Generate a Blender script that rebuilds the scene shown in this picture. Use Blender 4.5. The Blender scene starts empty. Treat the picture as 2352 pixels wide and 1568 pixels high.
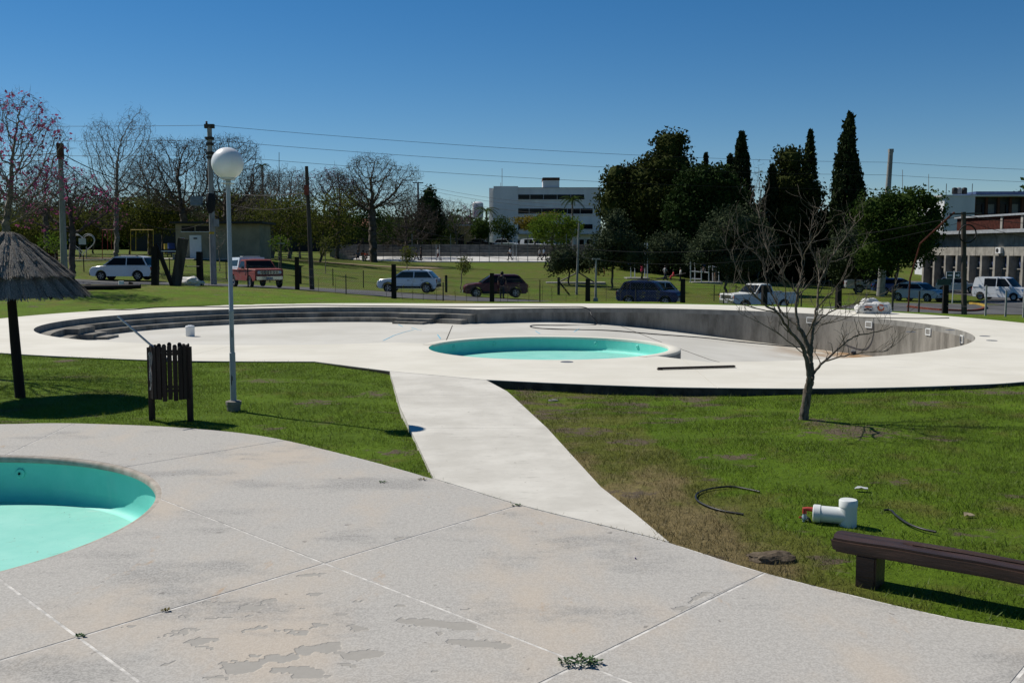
import bpy, bmesh, math, random
import numpy as np
from mathutils import Vector, Matrix, noise as mnoise
from mathutils.geometry import delaunay_2d_cdt
R = math.radians
scene = bpy.context.scene
COL = scene.collection

# ------------------------------------------------------------------ camera
CAM_H = 2.5
PITCH = math.atan(206 / 2286.67)
cam_d = bpy.data.cameras.new('camera')
cam_d.lens = 35.0
cam_d.sensor_width = 36.0
cam_d.clip_start = 0.1
cam_d.clip_end = 6000
cam = bpy.data.objects.new('camera', cam_d)
COL.objects.link(cam)
cam.location = (0, 0, CAM_H)
cam.rotation_euler = (math.pi / 2 - PITCH, 0, 0)
scene.camera = cam

# ------------------------------------------------------------------ light
SUN_EL = R(48.0)
SUN_AZ = math.atan2(-0.84, 0.54)          # clockwise from +Y
SUN_DIR = Vector((math.sin(SUN_AZ) * math.cos(SUN_EL), math.cos(SUN_AZ) * math.cos(SUN_EL), math.sin(SUN_EL)))
world = bpy.data.worlds.new('World')
scene.world = world
world.use_nodes = True
wn = world.node_tree.nodes
wl = world.node_tree.links
sky = wn.new('ShaderNodeTexSky')
sky.sky_type = 'NISHITA'
sky.sun_disc = False
sky.sun_elevation = SUN_EL
sky.sun_rotation = SUN_AZ
sky.altitude = 1200
sky.air_density = 1.0
sky.dust_density = 0.0
sky.ozone_density = 4.0
hs = wn.new('ShaderNodeHueSaturation')
hs.inputs['Saturation'].default_value = 1.32
hs.inputs['Value'].default_value = 1.06
wl.new(sky.outputs[0], hs.inputs['Color'])
wl.new(hs.outputs[0], wn['Background'].inputs[0])
wn['Background'].inputs[1].default_value = 0.066
sun_d = bpy.data.lights.new('sun', 'SUN')
sun_d.energy = 5.0
sun_d.angle = R(0.53)
sun_d.color = (1.0, 0.95, 0.86)
sun = bpy.data.objects.new('sun', sun_d)
COL.objects.link(sun)
sun.location = (-30, 20, 40)
sun.rotation_euler = SUN_DIR.to_track_quat('Z', 'Y').to_euler()
vs = scene.view_settings
vs.view_transform = 'Standard'
vs.look = 'None'
vs.gamma = 1.0
vs.use_curve_mapping = False
vs.exposure = 0.08

# ------------------------------------------------------------------ helpers
FPX = 2286.67


def ray(u, v):
    x = (u - 1176) / FPX
    y = (784 - v) / FPX
    return Vector((x, math.cos(PITCH) + y * math.sin(PITCH), -math.sin(PITCH) + y * math.cos(PITCH)))


def at(u, v, z=0.0):
    """measured point of the photograph brought down onto the level z"""
    d = ray(u, v)
    return Vector((0, 0, CAM_H)) + d * ((z - CAM_H) / d.z)


def far(u, v, Y):
    """measured point of the photograph at the distance Y"""
    d = ray(u, v)
    return Vector((0, 0, CAM_H)) + d * (Y / d.y)


def at2(u, v, z=0.0):
    p = at(u, v, z)
    return (p.x, p.y)


def inpoly(P, poly):
    P = np.asarray(P, float)
    poly = np.asarray(poly, float)
    x, y = P[:, 0], P[:, 1]
    c = np.zeros(len(P), bool)
    n = len(poly)
    j = n - 1
    for i in range(n):
        xi, yi = poly[i]
        xj, yj = poly[j]
        if yi != yj:
            c ^= ((yi > y) != (yj > y)) & (x < (xj - xi) * (y - yi) / (yj - yi) + xi)
        j = i
    return c


def polydist(P, poly):
    P = np.asarray(P, float)
    poly = np.asarray(poly, float)
    best = np.full(len(P), 1e9)
    for i in range(len(poly)):
        a = poly[i]
        b = poly[(i + 1) % len(poly)]
        ab = b - a
        t = np.clip(((P - a) @ ab) / max(ab @ ab, 1e-9), 0, 1)
        d = np.hypot(*(P - a - t[:, None] * ab).T)
        best = np.minimum(best, d)
    return best


def catmull(pts, n=8, closed=False):
    pts = [Vector(p) for p in pts]
    out = []
    m = len(pts)
    rng = range(m) if closed else range(m - 1)
    for i in rng:
        if closed:
            p0, p1, p2, p3 = pts[i - 1], pts[i], pts[(i + 1) % m], pts[(i + 2) % m]
        else:
            p1, p2 = pts[i], pts[i + 1]
            p0 = pts[i - 1] if i > 0 else p1 * 2 - p2
            p3 = pts[i + 2] if i + 2 < m else p2 * 2 - p1
        for k in range(n):
            t = k / n
            out.append(0.5 * ((2 * p1) + (p2 - p0) * t + (2 * p0 - 5 * p1 + 4 * p2 - p3) * t * t + (3 * p1 - p0 - 3 * p2 + p3) * t ** 3))
    if not closed:
        out.append(pts[-1])
    return out


def arc(c, r, a0, a1, n):
    return [(c[0] + r * math.cos(a0 + (a1 - a0) * i / n), c[1] + r * math.sin(a0 + (a1 - a0) * i / n)) for i in range(n + 1)]


# ---------- objects and tags
def tag(o, label=None, cat=None, group=None, kind=None):
    if label:
        o['label'] = label
    if cat:
        o['category'] = cat
    if group:
        o['group'] = group
    if kind:
        o['kind'] = kind
    return o


def thing(name, label, cat, loc=(0, 0, 0), rz=0.0, group=None):
    o = bpy.data.objects.new(name, None)
    o.empty_display_size = 0.2
    COL.objects.link(o)
    o.location = loc
    o.rotation_euler = (0, 0, rz)
    return tag(o, label, cat, group)


class MB:
    """collects shapes and links them as ONE mesh object"""

    def __init__(s):
        s.v = []
        s.f = []

    def add(s, vs_, fs_):
        n = len(s.v)
        s.v.extend([tuple(p) for p in vs_])
        s.f.extend([tuple(i + n for i in f) for f in fs_])
        return s

    def box(s, c, size, rz=0.0, rot=None, taper=1.0):
        hx, hy, hz = size[0] / 2, size[1] / 2, size[2] / 2
        pts = []
        for z, k in ((-hz, 1), (hz, taper)):
            for x, y in ((-hx, -hy), (hx, -hy), (hx, hy), (-hx, hy)):
                pts.append(Vector((x * k, y * k, z)))
        M = rot if rot is not None else Matrix.Rotation(rz, 3, 'Z')
        c = Vector(c)
        return s.add([M @ p + c for p in pts], [(0, 3, 2, 1), (4, 5, 6, 7), (0, 1, 5, 4), (1, 2, 6, 5), (2, 3, 7, 6), (3, 0, 4, 7)])

    def beam(s, a, b, w, h, up=(0, 0, 1)):
        a = Vector(a)
        b = Vector(b)
        d = b - a
        L = d.length
        d.normalize()
        up = Vector(up)
        if abs(d.dot(up)) > 0.99:
            up = Vector((1, 0, 0))
        sx = d.cross(up).normalized()
        sz = sx.cross(d)
        M = Matrix((sx, d, sz)).transposed()
        return s.box((a + b) / 2, (w, L, h), rot=M)

    def tube(s, pts, r, n=8, caps=True):
        pts = [Vector(p) for p in pts]
        m = len(pts)
        if not hasattr(r, '__len__'):
            r = [r] * m
        ref = None
        vs_ = []
        for i, p in enumerate(pts):
            t = (pts[min(i + 1, m - 1)] - pts[max(i - 1, 0)])
            if t.length < 1e-9:
                t = Vector((0, 0, 1))
            t.normalize()
            if ref is None:
                ref = Vector((1, 0, 0)) if abs(t.x) < 0.8 else Vector((0, 1, 0))
            a = t.cross(ref).normalized()
            b = t.cross(a)
            ref = b.cross(t) if False else a.cross(t)
            for k in range(n):
                an = 2 * math.pi * k / n
                vs_.append(p + a * (r[i] * math.cos(an)) + b * (r[i] * math.sin(an)))
        fs_ = []
        for i in range(m - 1):
            for k in range(n):
                k2 = (k + 1) % n
                fs_.append((i * n + k, (i + 1) * n + k, (i + 1) * n + k2, i * n + k2))
        if caps:
            fs_.append(tuple(range(n)))
            fs_.append(tuple(reversed(range((m - 1) * n, m * n))))
        return s.add(vs_, fs_)

    def lathe(s, prof, c=(0, 0, 0), n=24, rot=None, a0=0.0, a1=2 * math.pi):
        """prof: (radius, z) from bottom to top"""
        c = Vector(c)
        M = rot if rot is not None else Matrix.Identity(3)
        full = abs(a1 - a0 - 2 * math.pi) < 1e-6
        cols = n if full else n + 1
        vs_ = []
        for r, z in prof:
            for k in range(cols):
                a = a0 + (a1 - a0) * k / n
                vs_.append(M @ Vector((r * math.cos(a), r * math.sin(a), z)) + c)
        fs_ = []
        for i in range(len(prof) - 1):
            for k in range(n):
                k2 = (k + 1) % cols if full else k + 1
                fs_.append((i * cols + k, i * cols + k2, (i + 1) * cols + k2, (i + 1) * cols + k))
        return s.add(vs_, fs_)

    def prism(s, poly, z0, z1, M=None):
        n = len(poly)
        vs_ = [Vector((p[0], p[1], z0)) for p in poly] + [Vector((p[0], p[1], z1)) for p in poly]
        if M is not None:
            vs_ = [M @ p for p in vs_]
        fs_ = [tuple(reversed(range(n))), tuple(range(n, 2 * n))]
        for i in range(n):
            j = (i + 1) % n
            fs_.append((i, j, n + j, n + i))
        return s.add(vs_, fs_)

    def ball(s, c, r, n=12, m=8, sc=(1, 1, 1)):
        pr = []
        for i in range(m + 1):
            a = -math.pi / 2 + math.pi * i / m
            pr.append((max(r * math.cos(a), 1e-4), r * math.sin(a)))
        k = len(s.v)
        s.lathe(pr, (0, 0, 0), n)
        c = Vector(c)
        for i in range(k, len(s.v)):
            p = s.v[i]
            s.v[i] = (p[0] * sc[0] + c.x, p[1] * sc[1] + c.y, p[2] * sc[2] + c.z)
        return s

    def mesh(s, name, mat, smooth=False, recalc=True):
        me = bpy.data.meshes.new(name)
        me.from_pydata(s.v, [], s.f)
        if recalc and len(s.f) < 60000:
            bm = bmesh.new()
            bm.from_mesh(me)
            bmesh.ops.recalc_face_normals(bm, faces=bm.faces)
            bm.to_mesh(me)
            bm.free()
        if mat is not None:
            me.materials.append(mat)
        if smooth:
            shade(me, smooth if isinstance(smooth, (int, float)) and smooth is not True else 40)
        me.update()
        return me

    def build(s, name, mat, parent=None, smooth=False, world=False, recalc=True):
        if world and parent is not None:
            L = parent.location
            s.v = [(p[0] - L.x, p[1] - L.y, p[2] - L.z) for p in s.v]
        return put(name, s.mesh(name, mat, smooth, recalc), parent)


def shade(me, ang=40):
    me.polygons.foreach_set('use_smooth', [True] * len(me.polygons))
    try:
        me.set_sharp_from_angle(angle=R(ang))
    except Exception:
        pass


def put(name, me, parent=None, loc=None, rot=None, scale=None):
    o = bpy.data.objects.new(name, me)
    COL.objects.link(o)
    if parent is not None:
        o.parent = parent
    if loc is not None:
        o.location = loc
    if rot is not None:
        o.rotation_euler = rot
    if scale is not None:
        o.scale = scale
    return o


def raw_mesh(name, V, Fq, mat, smooth=False):
    """fast path for many faces; V (n,3), Fq (m,k) arrays"""
    me = bpy.data.meshes.new(name)
    V = np.ascontiguousarray(V, np.float32)
    Fq = np.ascontiguousarray(Fq, np.int32)
    k = Fq.shape[1]
    me.vertices.add(len(V))
    me.vertices.foreach_set('co', V.ravel())
    me.loops.add(Fq.size)
    me.loops.foreach_set('vertex_index', Fq.ravel())
    me.polygons.add(len(Fq))
    me.polygons.foreach_set('loop_start', np.arange(0, Fq.size, k, dtype=np.int32))
    me.polygons.foreach_set('loop_total', np.full(len(Fq), k, np.int32))
    if smooth:
        me.polygons.foreach_set('use_smooth', np.ones(len(Fq), bool))
    me.update(calc_edges=True)
    if mat is not None:
        me.materials.append(mat)
    return me


def copy_tree(o, parent=None):
    c = o.copy()
    COL.objects.link(c)
    c.parent = parent
    for ch in list(o.children):
        copy_tree(ch, c)
    return c


# ---------- materials
MATS = {}


class NT:
    def __init__(s, name):
        s.m = bpy.data.materials.new(name)
        s.m.use_nodes = True
        s.n = s.m.node_tree.nodes
        s.l = s.m.node_tree.links
        s.b = s.n['Principled BSDF']
        s.out = s.n['Material Output']
        s._pos = None

    def pos(s):
        if s._pos is None:
            s._pos = s.n.new('ShaderNodeNewGeometry').outputs['Position']
        return s._pos

    def obj(s):
        return s.n.new('ShaderNodeTexCoord').outputs['Object']

    def put(s, inp, val):
        if hasattr(val, 'is_output') or isinstance(val, bpy.types.NodeSocket):
            s.l.new(val, inp)
        elif isinstance(val, (tuple, list)) and len(val) == 3 and inp.type == 'RGBA':
            inp.default_value = (*val, 1)
        else:
            inp.default_value = val

    def map(s, vec, scale=(1, 1, 1), loc=(0, 0, 0), rot=(0, 0, 0)):
        n = s.n.new('ShaderNodeMapping')
        s.l.new(vec, n.inputs[0])
        n.inputs['Scale'].default_value = scale
        n.inputs['Location'].default_value = loc
        n.inputs['Rotation'].default_value = rot
        return n.outputs[0]

    def noise(s, vec, scale, detail=4, rough=0.55, dist=0.0, out=0):
        n = s.n.new('ShaderNodeTexNoise')
        s.l.new(vec, n.inputs['Vector'])
        n.inputs['Scale'].default_value = scale
        n.inputs['Detail'].default_value = detail
        n.inputs['Roughness'].default_value = rough
        n.inputs['Distortion'].default_value = dist
        return n.outputs[out]

    def voro(s, vec, scale, feature='F1', out=0):
        n = s.n.new('ShaderNodeTexVoronoi')
        n.feature = feature
        s.l.new(vec, n.inputs['Vector'])
        n.inputs['Scale'].default_value = scale
        return n.outputs[out]

    def ramp(s, fac, a, b, c0=0.0, c1=1.0):
        n = s.n.new('ShaderNodeMapRange')
        n.interpolation_type = 'SMOOTHSTEP'
        s.put(n.inputs[0], fac)
        n.inputs[1].default_value = a
        n.inputs[2].default_value = b
        n.inputs[3].default_value = c0
        n.inputs[4].default_value = c1
        return n.outputs[0]

    def mix(s, fac, a, b, mode='MIX'):
        n = s.n.new('ShaderNodeMix')
        n.data_type = 'RGBA'
        n.blend_type = mode
        s.put(n.inputs[0], fac)
        s.put(n.inputs[6], a)
        s.put(n.inputs[7], b)
        return n.outputs[2]

    def math(s, op, a, b=None):
        n = s.n.new('ShaderNodeMath')
        n.operation = op
        s.put(n.inputs[0], a)
        if b is not None:
            s.put(n.inputs[1], b)
        return n.outputs[0]

    def bump(s, h, strength=0.3, dist=0.01, normal=None):
        n = s.n.new('ShaderNodeBump')
        n.inputs['Strength'].default_value = strength
        n.inputs['Distance'].default_value = dist
        s.l.new(h, n.inputs['Height'])
        if normal is not None:
            s.l.new(normal, n.inputs['Normal'])
        return n.outputs[0]

    def done(s, color=None, rough=0.8, spec=0.3, normal=None, metal=0.0):
        if color is not None:
            s.put(s.b.inputs['Base Color'], color)
        s.put(s.b.inputs['Roughness'], rough)
        s.b.inputs['Specular IOR Level'].default_value = spec
        s.b.inputs['Metallic'].default_value = metal
        if normal is not None:
            s.l.new(normal, s.b.inputs['Normal'])
        return s.m


def simple(name, c, rough=0.7, spec=0.3, var=0.15, scale=6.0, bump=0.0, bscale=40.0, metal=0.0, c2=None, stretch=(1, 1, 1), local=False, detail=5):
    """base colour with uneven tone, optional second colour and fine relief"""
    key = name
    if key in MATS:
        return MATS[key]
    t = NT(name)
    vec = t.obj() if local else t.pos()
    if stretch != (1, 1, 1):
        vec = t.map(vec, stretch)
    nz = t.ramp(t.noise(vec, scale, detail, 0.6), 0.28, 0.72)
    c2 = c2 or tuple(max(0, x * (1 - var * 2)) for x in c)
    col = t.mix(nz, c2, c)
    nrm = None
    if bump:
        nrm = t.bump(t.noise(vec, bscale, 4, 0.6), bump, 0.01)
    MATS[key] = t.done(col, rough, spec, nrm, metal)
    return MATS[key]


def paint(name, c, rough=0.25, coat=0.6, metal=0.0, dirt=0.12):
    if name in MATS:
        return MATS[name]
    t = NT(name)
    d = t.ramp(t.noise(t.obj(), 2.2, 5, 0.65), 0.45, 0.8)
    col = t.mix(t.math('MULTIPLY', d, dirt), c, (0.22, 0.19, 0.15))
    t.b.inputs['Coat Weight'].default_value = coat
    t.b.inputs['Coat Roughness'].default_value = 0.08
    MATS[name] = t.done(col, rough, 0.18, None, metal)
    return MATS[name]
# ------------------------------------------------------------------ terrain: measured spot heights, joined by a thin-plate surface
SPOTS = [(280, 645, 69), (585, 661, 61), (940, 673, 67), (1137, 684, 68), (1490, 704, 66), (1740, 714, 67),
         (905, 686, 55), (1130, 694, 55), (683, 665, 57), (460, 656, 57), (1350, 692, 54), (1568, 696, 53),
         (255, 666, 50), (2115, 694, 79), (2295, 690, 79), (2205, 672, 104), (2020, 680, 84), (2215, 728, 50),
         (500, 594, 86), (210, 596, 95), (1000, 601, 131), (1400, 604, 131), (1130, 626, 108), (1470, 640, 104),
         (1600, 646, 104), (1400, 660, 88), (1230, 575, 165), (1000, 565, 165), (700, 596, 110), (100, 585, 110),
         (1750, 655, 110), (1900, 668, 95), (1100, 650, 88), (850, 640, 84), (2340, 715, 60), (2000, 692, 68)]
CP = [tuple(far(*s)) for s in SPOTS]
for x, y, z in [(-30, 6, .0), (-14, 8, 0), (-7, 14, -.012), (-4, 13.6, -.012), (0, 9.6, -.015), (2, 7.4, -.015), (4, 6, -.015), (12, 2, 0),
                (-8, 17, -.0), (-4, 16, 0.0), (-3, 18, .03), (-8, 21.5, .09), (-5, 21.3, .09), (-13, 23, .09), (-18, 30, .09), (-20, 36, .10), (-18, 42, .13),
                (-13, 46, .2), (-8, 47, .11), (-2, 47, .09), (5, 47, .07), (12, 45.5, .05), (16.5, 40, .05), (19, 32, .05), (17, 23, .05), (12, 19, .05),
                (8, 17, .045), (5, 16.6, .02), (3, 16.6, -.03), (1, 17.2, -.07), (2, 16.9, -.05), (0.4, 15, -.03), (4, 13, -.02), (8, 13, .0), (3, 10, -.015), (8, 8, .02), (14, 13, .08), (20, 18, .12), (25, 28, -.1),
                (-30, 25, .2), (-40, 40, .6), (-60, 60, 1.2), (-60, 110, 2.3), (-40, 170, 2.8), (0, 220, 2.9), (60, 220, 0.5), (90, 120, -1.8), (60, 60, -1.2), (50, 30, -.6), (45, 90, -1.75), (70, 150, -1.5),
                (-120, 120, 2.5), (130, 120, -2), (0, 400, 3), (-250, 400, 3), (250, 400, 0), (-200, 0, .5), (200, 0, -1), (-10, -30, 0), (30, -30, 0)]:
    CP.append((x, y, z))
CP = np.array(CP)


def _tps(r2):
    return 0.5 * r2 * np.log(np.maximum(r2, 1e-12))


_n = len(CP)
_K = _tps(((CP[:, None, :2] - CP[None, :, :2]) ** 2).sum(2)) + np.eye(_n) * 4.0
_P = np.c_[np.ones(_n), CP[:, :2]]
_A = np.zeros((_n + 3, _n + 3))
_A[:_n, :_n] = _K
_A[:_n, _n:] = _P
_A[_n:, :_n] = _P.T
_w = np.linalg.solve(_A, np.r_[CP[:, 2], 0, 0, 0])


def gzs(P):
    P = np.asarray(P, float)
    out = np.empty(len(P))
    for i in range(0, len(P), 20000):
        Q = P[i:i + 20000]
        K = _tps(((Q[:, None, :] - CP[None, :, :2]) ** 2).sum(2))
        out[i:i + 20000] = K @ _w[:_n] + _w[_n] + Q @ _w[_n + 1:]
    # far off the measured ground the surface settles to a level plain
    d = np.hypot(P[:, 0], P[:, 1])
    k = np.clip((d - 260) / 200, 0, 1)
    k = k * k * (3 - 2 * k)
    return out * (1 - k) + 1.5 * k


def gz(x, y):
    return float(gzs([(x, y)])[0])


def foot(u, Y):
    """ground point seen in column u at distance Y"""
    x = (u - 1176) / FPX * Y
    for _ in range(3):
        z = gz(x, Y)
        # column u, distance Y, height z: depth along the axis
        dpt = Y * math.cos(PITCH) + (CAM_H - z) * math.sin(PITCH)
        x = (u - 1176) / FPX * dpt
    return Vector((x, Y, gz(x, Y)))


def topz(v, Y):
    return far(1176, v, Y).z


# ------------------------------------------------------------------ outlines of the two bathing terraces
NP_C = (-6.36, 9.26)
NP_R = 2.85                                   # near paddling pool
RP_C = (0.92, 24.91)
RP_R = 3.0                                    # round turquoise pool in the big basin
LC, LR = (-6.72, 34.2), 8.79                  # left lobe of the big basin
RC, RR = (3.31, 31.86), 10.48                 # right lobe
DZ = 0.12                                     # level of the far terrace

near_edge = [at2(u, v) for u, v in [(0, 973), (100, 971), (200, 972), (400, 980), (600, 1000), (800, 1045), (1000, 1100), (1190, 1158), (1400, 1210), (1530, 1243), (1750, 1312), (2000, 1375), (2200, 1420), (2352, 1445)]]
near_edge = [(-16.5, 8.5), (-15.3, 11.3), (-13, 13.2), (-10, 14.25)] + near_edge + [(4.6, 5.7), (6.2, 4.6), (7.6, 3.4)]
near_edge = [(p.x, p.y) for p in catmull([(a, b, 0) for a, b in near_edge], 5)]
near_outline = near_edge + [(9, 1.5), (9, -4), (-16, -4), (-17.5, 4)]
np_loop = arc(NP_C, NP_R, 0, 2 * math.pi, 96)[:-1]

far_outer = [(-0.48, 18.45), (0.98, 17.92), (2.5, 17.5), (3.63, 17.35), (5.13, 17.27), (6.4, 17.36), (8.0, 17.68), (9.37, 18.15), (12.0, 19.7), (14.7, 22.6), (16.5, 26.2), (17.25, 30.2), (17.1, 33.7), (16.1, 37.2),
             (14.1, 40.6), (11.5, 43.4), (8.5, 45.1), (5.2, 45.8), (1.5, 45.95), (-3, 45.95), (-7, 46.2), (-10.5, 45.6), (-13.6, 44.0), (-16.2, 41.3), (-17.9, 37.7), (-18.4, 34), (-18.0, 30.4), (-16.6, 27.2), (-14.5, 24.9),
             (-12.11, 23.43), (-10.22, 22.6), (-7.94, 21.85), (-6.13, 21.6), (-4.3, 21.56)]
far_outer = [(p.x, p.y) for p in catmull([(a, b, 0) for a, b in far_outer], 5)] + [(-2.45, 19.81)]


def union_arc():
    """rim of the big basin: left lobe far side, right lobe, peninsula with the round pool"""
    d = math.hypot(RC[0] - LC[0], RC[1] - LC[1])
    a = (LR ** 2 - RR ** 2 + d * d) / (2 * d)
    h = math.sqrt(LR ** 2 - a * a)
    ex = ((RC[0] - LC[0]) / d, (RC[1] - LC[1]) / d)
    m = (LC[0] + ex[0] * a, LC[1] + ex[1] * a)
    top = (m[0] - ex[1] * h, m[1] + ex[0] * h)
    bot = (m[0] + ex[1] * h, m[1] - ex[0] * h)
    return (top, bot) if top[1] > bot[1] else (bot, top)


CORNER, _bot = union_arc()
la0 = math.atan2(CORNER[1] - LC[1], CORNER[0] - LC[0])
ra0 = math.atan2(CORNER[1] - RC[1], CORNER[0] - RC[0])
PEN_L = (-2.6, 25.95)                          # where the left rim runs into the round pool's wall
PEN_R = (4.25, 21.45)
la1 = math.atan2(PEN_L[1] - LC[1], PEN_L[0] - LC[0]) + 2 * math.pi
ra1 = math.atan2(PEN_R[1] - RC[1], PEN_R[0] - RC[0]) - 2 * math.pi
left_rim = arc(LC, LR, la0, la1, 90)            # counter-clockwise from the corner over the far side, left, near side
right_rim = arc(RC, RR, ra0, ra1 + 2 * math.pi, 100)  # clockwise from the corner to the peninsula
RPO = RP_R + 0.27                              # outside of the round pool's rim wall
pa0 = math.atan2(PEN_L[1] - RP_C[1], PEN_L[0] - RP_C[0])
pa1 = math.atan2(PEN_R[1] - RP_C[1], PEN_R[0] - RP_C[0])
pen_arc = arc(RP_C, RPO, pa0, pa1, 60)          # clockwise over the far side of the round pool
big_loop = left_rim[:-1] + pen_arc[:-1] + list(reversed(right_rim))[:-1]
rp_loop = arc(RP_C, RP_R, 0, 2 * math.pi, 96)[:-1]

# ------------------------------------------------------------------ path between them
path_loop = [at2(995, 1099, 0.0), (-1.75, 15.4), (-2.45, 19.81), (-0.48, 18.45), (-0.08, 16.98), (0.50, 13.7), (0.95, 10.45), at2(1460, 1180, 0.0), at2(1537, 1245, 0.0)]
path_loop += [q for q in reversed(near_edge) if -.80 < q[0] < 1.30]


def path_z(y):
    t = min(max((y - 10.2) / (18.2 - 10.2), 0), 1)
    return 0.004 + 0.114 * t * t * (3 - 2 * t)


# ------------------------------------------------------------------ materials of the ground
def grass_tone(t, pos):
    """green, olive and dry straw patches with bare soil here and there"""
    big = t.math('ADD', t.math('MULTIPLY', t.noise(pos, 0.33, 4, 0.6), .55), t.math('MULTIPLY', t.noise(pos, 0.07, 4, 0.6), .45))
    mid = t.noise(pos, 1.3, 4, 0.65)
    fine = t.noise(pos, 9.0, 4, 0.7)
    sep = t.n.new('ShaderNodeSeparateXYZ')
    t.l.new(pos, sep.inputs[0])
    lush = t.mix(fine, (0.058, 0.108, 0.005), (0.142, 0.224, 0.015))
    olive = t.mix(fine, (0.074, 0.092, 0.012), (0.178, 0.190, 0.036))
    straw = t.mix(fine, (0.13, 0.100, 0.045), (0.32, 0.25, 0.115))
    # the strip along the path and along the paving is worn dry
    dx = t.math('SUBTRACT', sep.outputs[0], t.math('SUBTRACT', 2.3, t.math('MULTIPLY', sep.outputs[1], 0.10)))
    near_path = t.ramp(t.math('ABSOLUTE', dx), 0.2, 1.6, 1.0, 0.0)
    near_y = t.ramp(sep.outputs[1], 5.0, 17.5, 1.0, 0.25)
    dry = t.math('MULTIPLY', near_path, near_y)
    dry = t.math('ADD', t.math('MULTIPLY', dry, 0.40), t.math('ADD', t.math('MULTIPLY', big, 0.55), t.math('MULTIPLY', mid, 0.45)))
    dry = t.math('ADD', dry, t.ramp(sep.outputs[1], 40, 60, 0, .09))
    c = t.mix(t.ramp(dry, 0.52, 0.62), lush, olive)
    c = t.mix(t.ramp(dry, 0.65, 0.80), c, straw)
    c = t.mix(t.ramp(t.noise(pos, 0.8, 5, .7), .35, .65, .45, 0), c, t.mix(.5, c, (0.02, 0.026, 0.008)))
    c = t.mix(t.ramp(sep.outputs[1], 62, 72, 0, .28), c, (0.022, 0.030, 0.006))  # lawn beyond the road darkened in its colour, standing in for the park's shade
    return c, dry, fine, mid


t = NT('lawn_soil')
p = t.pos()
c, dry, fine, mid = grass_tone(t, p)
soil = t.mix(t.noise(p, 5, 5, .7), (0.060, 0.046, 0.032), (0.185, 0.145, 0.10))
worn = t.noise(t.map(p, (1, 1.6, 1), (7, 3, 0)), 0.8, 5, 0.65)
sx = t.n.new('ShaderNodeSeparateXYZ')
t.l.new(p, sx.inputs[0])
dug = t.math('MULTIPLY', t.ramp(sx.outputs[1], 14.0, 16.2), t.math('MULTIPLY', t.ramp(sx.outputs[1], 19.5, 18.5), t.math('MULTIPLY', t.ramp(sx.outputs[0], -.3, .3), t.ramp(sx.outputs[0], 5.0, 2.5))))
worn = t.math('ADD', worn, t.math('MULTIPLY', dug, .11))
sa = t.n.new('ShaderNodeAttribute')
sa.attribute_name = 'soil'
bare = t.math('ADD', sa.outputs['Fac'], t.math('MULTIPLY', t.math('SUBTRACT', t.noise(p, 5, 6, .75), .5), 2.2))
worn2 = t.math('MAXIMUM', t.ramp(worn, 0.60, 0.68), t.ramp(bare, .40, .62))
c = t.mix(worn2, c, soil)
hgt = t.math('ADD', t.noise(p, 26, 6, .75), t.math('MULTIPLY', t.noise(p, 5, 4, .6), 1.5))
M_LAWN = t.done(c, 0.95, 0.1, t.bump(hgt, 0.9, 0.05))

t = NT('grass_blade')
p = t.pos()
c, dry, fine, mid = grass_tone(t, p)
rnd = t.noise(p, 60, 1, .5)
c = t.mix(t.ramp(rnd, .35, .65, 0, 0.35), c, (0.15, 0.14, 0.045))
tr = t.n.new('ShaderNodeBsdfTranslucent')
t.l.new(c, tr.inputs[0])
t.done(c, 0.6, 0.25)
mx = t.n.new('ShaderNodeMixShader')
mx.inputs[0].default_value = 0.35
t.l.new(t.b.outputs[0], mx.inputs[1])
t.l.new(tr.outputs[0], mx.inputs[2])
t.l.new(mx.outputs[0], t.out.inputs[0])
M_BLADE = t.m

FLAKES = [(425, 1447, .13, .055, .35), (458, 1470, .17, .06, .1), (578, 1395, .15, .085, .2), (612, 1380, .12, .05, .3), (505, 1384, .2, .028, .1), (725, 1365, .10, .045, .2), (712, 1320, .12, .06, .2),
                         (720, 1297, .07, .02, .2), (580, 1445, .08, .03, .2), (505, 1420, .06, .025, .2), (700, 1398, .05, .02, .2), (730, 1437, .08, .04, 0), (820, 1443, .08, .06, 0), (560, 1530, .18, .12, 0), (640, 1512, .18, .07, .3),
                         (740, 1490, .26, .13, .2), (690, 1540, .20, .10, 0), (830, 1500, .16, .10, 0), (300, 1440, .06, .03, .3), (640, 1590, .12, .06, 0), (1000, 1430, .42, .10, -.25), (1100, 1480, .3, .1, -.3), (1610, 1370, .22, .055, .5), (1560, 1395, .10, .04, .5), (930, 1235, .13, .06, .4), (1090, 1425, .10, .02, -.2), (1760, 1295, .14, .04, -.4)]


def flake_at(x, y):
    w1 = .09 * mnoise.noise((x * 4.5, y * 4.5, 1)) + .05 * mnoise.noise((x * 13, y * 13, 2)) + .025 * mnoise.noise((x * 34, y * 34, 3))
    w2 = .07 * mnoise.noise((x * 4.5, y * 4.5, 7)) + .04 * mnoise.noise((x * 13, y * 13, 8)) + .02 * mnoise.noise((x * 34, y * 34, 9))
    x += w1
    y += w2
    best = 9.0
    for qx, qy, a, b, c_, s_ in FLK:
        dx, dy = x - qx, y - qy
        e = math.hypot((dx * c_ + dy * s_) / a, (-dx * s_ + dy * c_) / b)
        best = min(best, e)
    return min(max((1.06 - best) / .12, 0), 1)


_r = random.Random(9)
FLAKES += [(_r.uniform(380, 1080), _r.uniform(1375, 1565), _r.uniform(.03, .11), _r.uniform(.015, .04), _r.uniform(-.3, .6)) for _ in range(26)]
FLK = [(at(u, v).x, at(u, v).y, a * .72, b * .72, math.cos(rz), math.sin(rz)) for u, v, a, b, rz in FLAKES]
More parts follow.
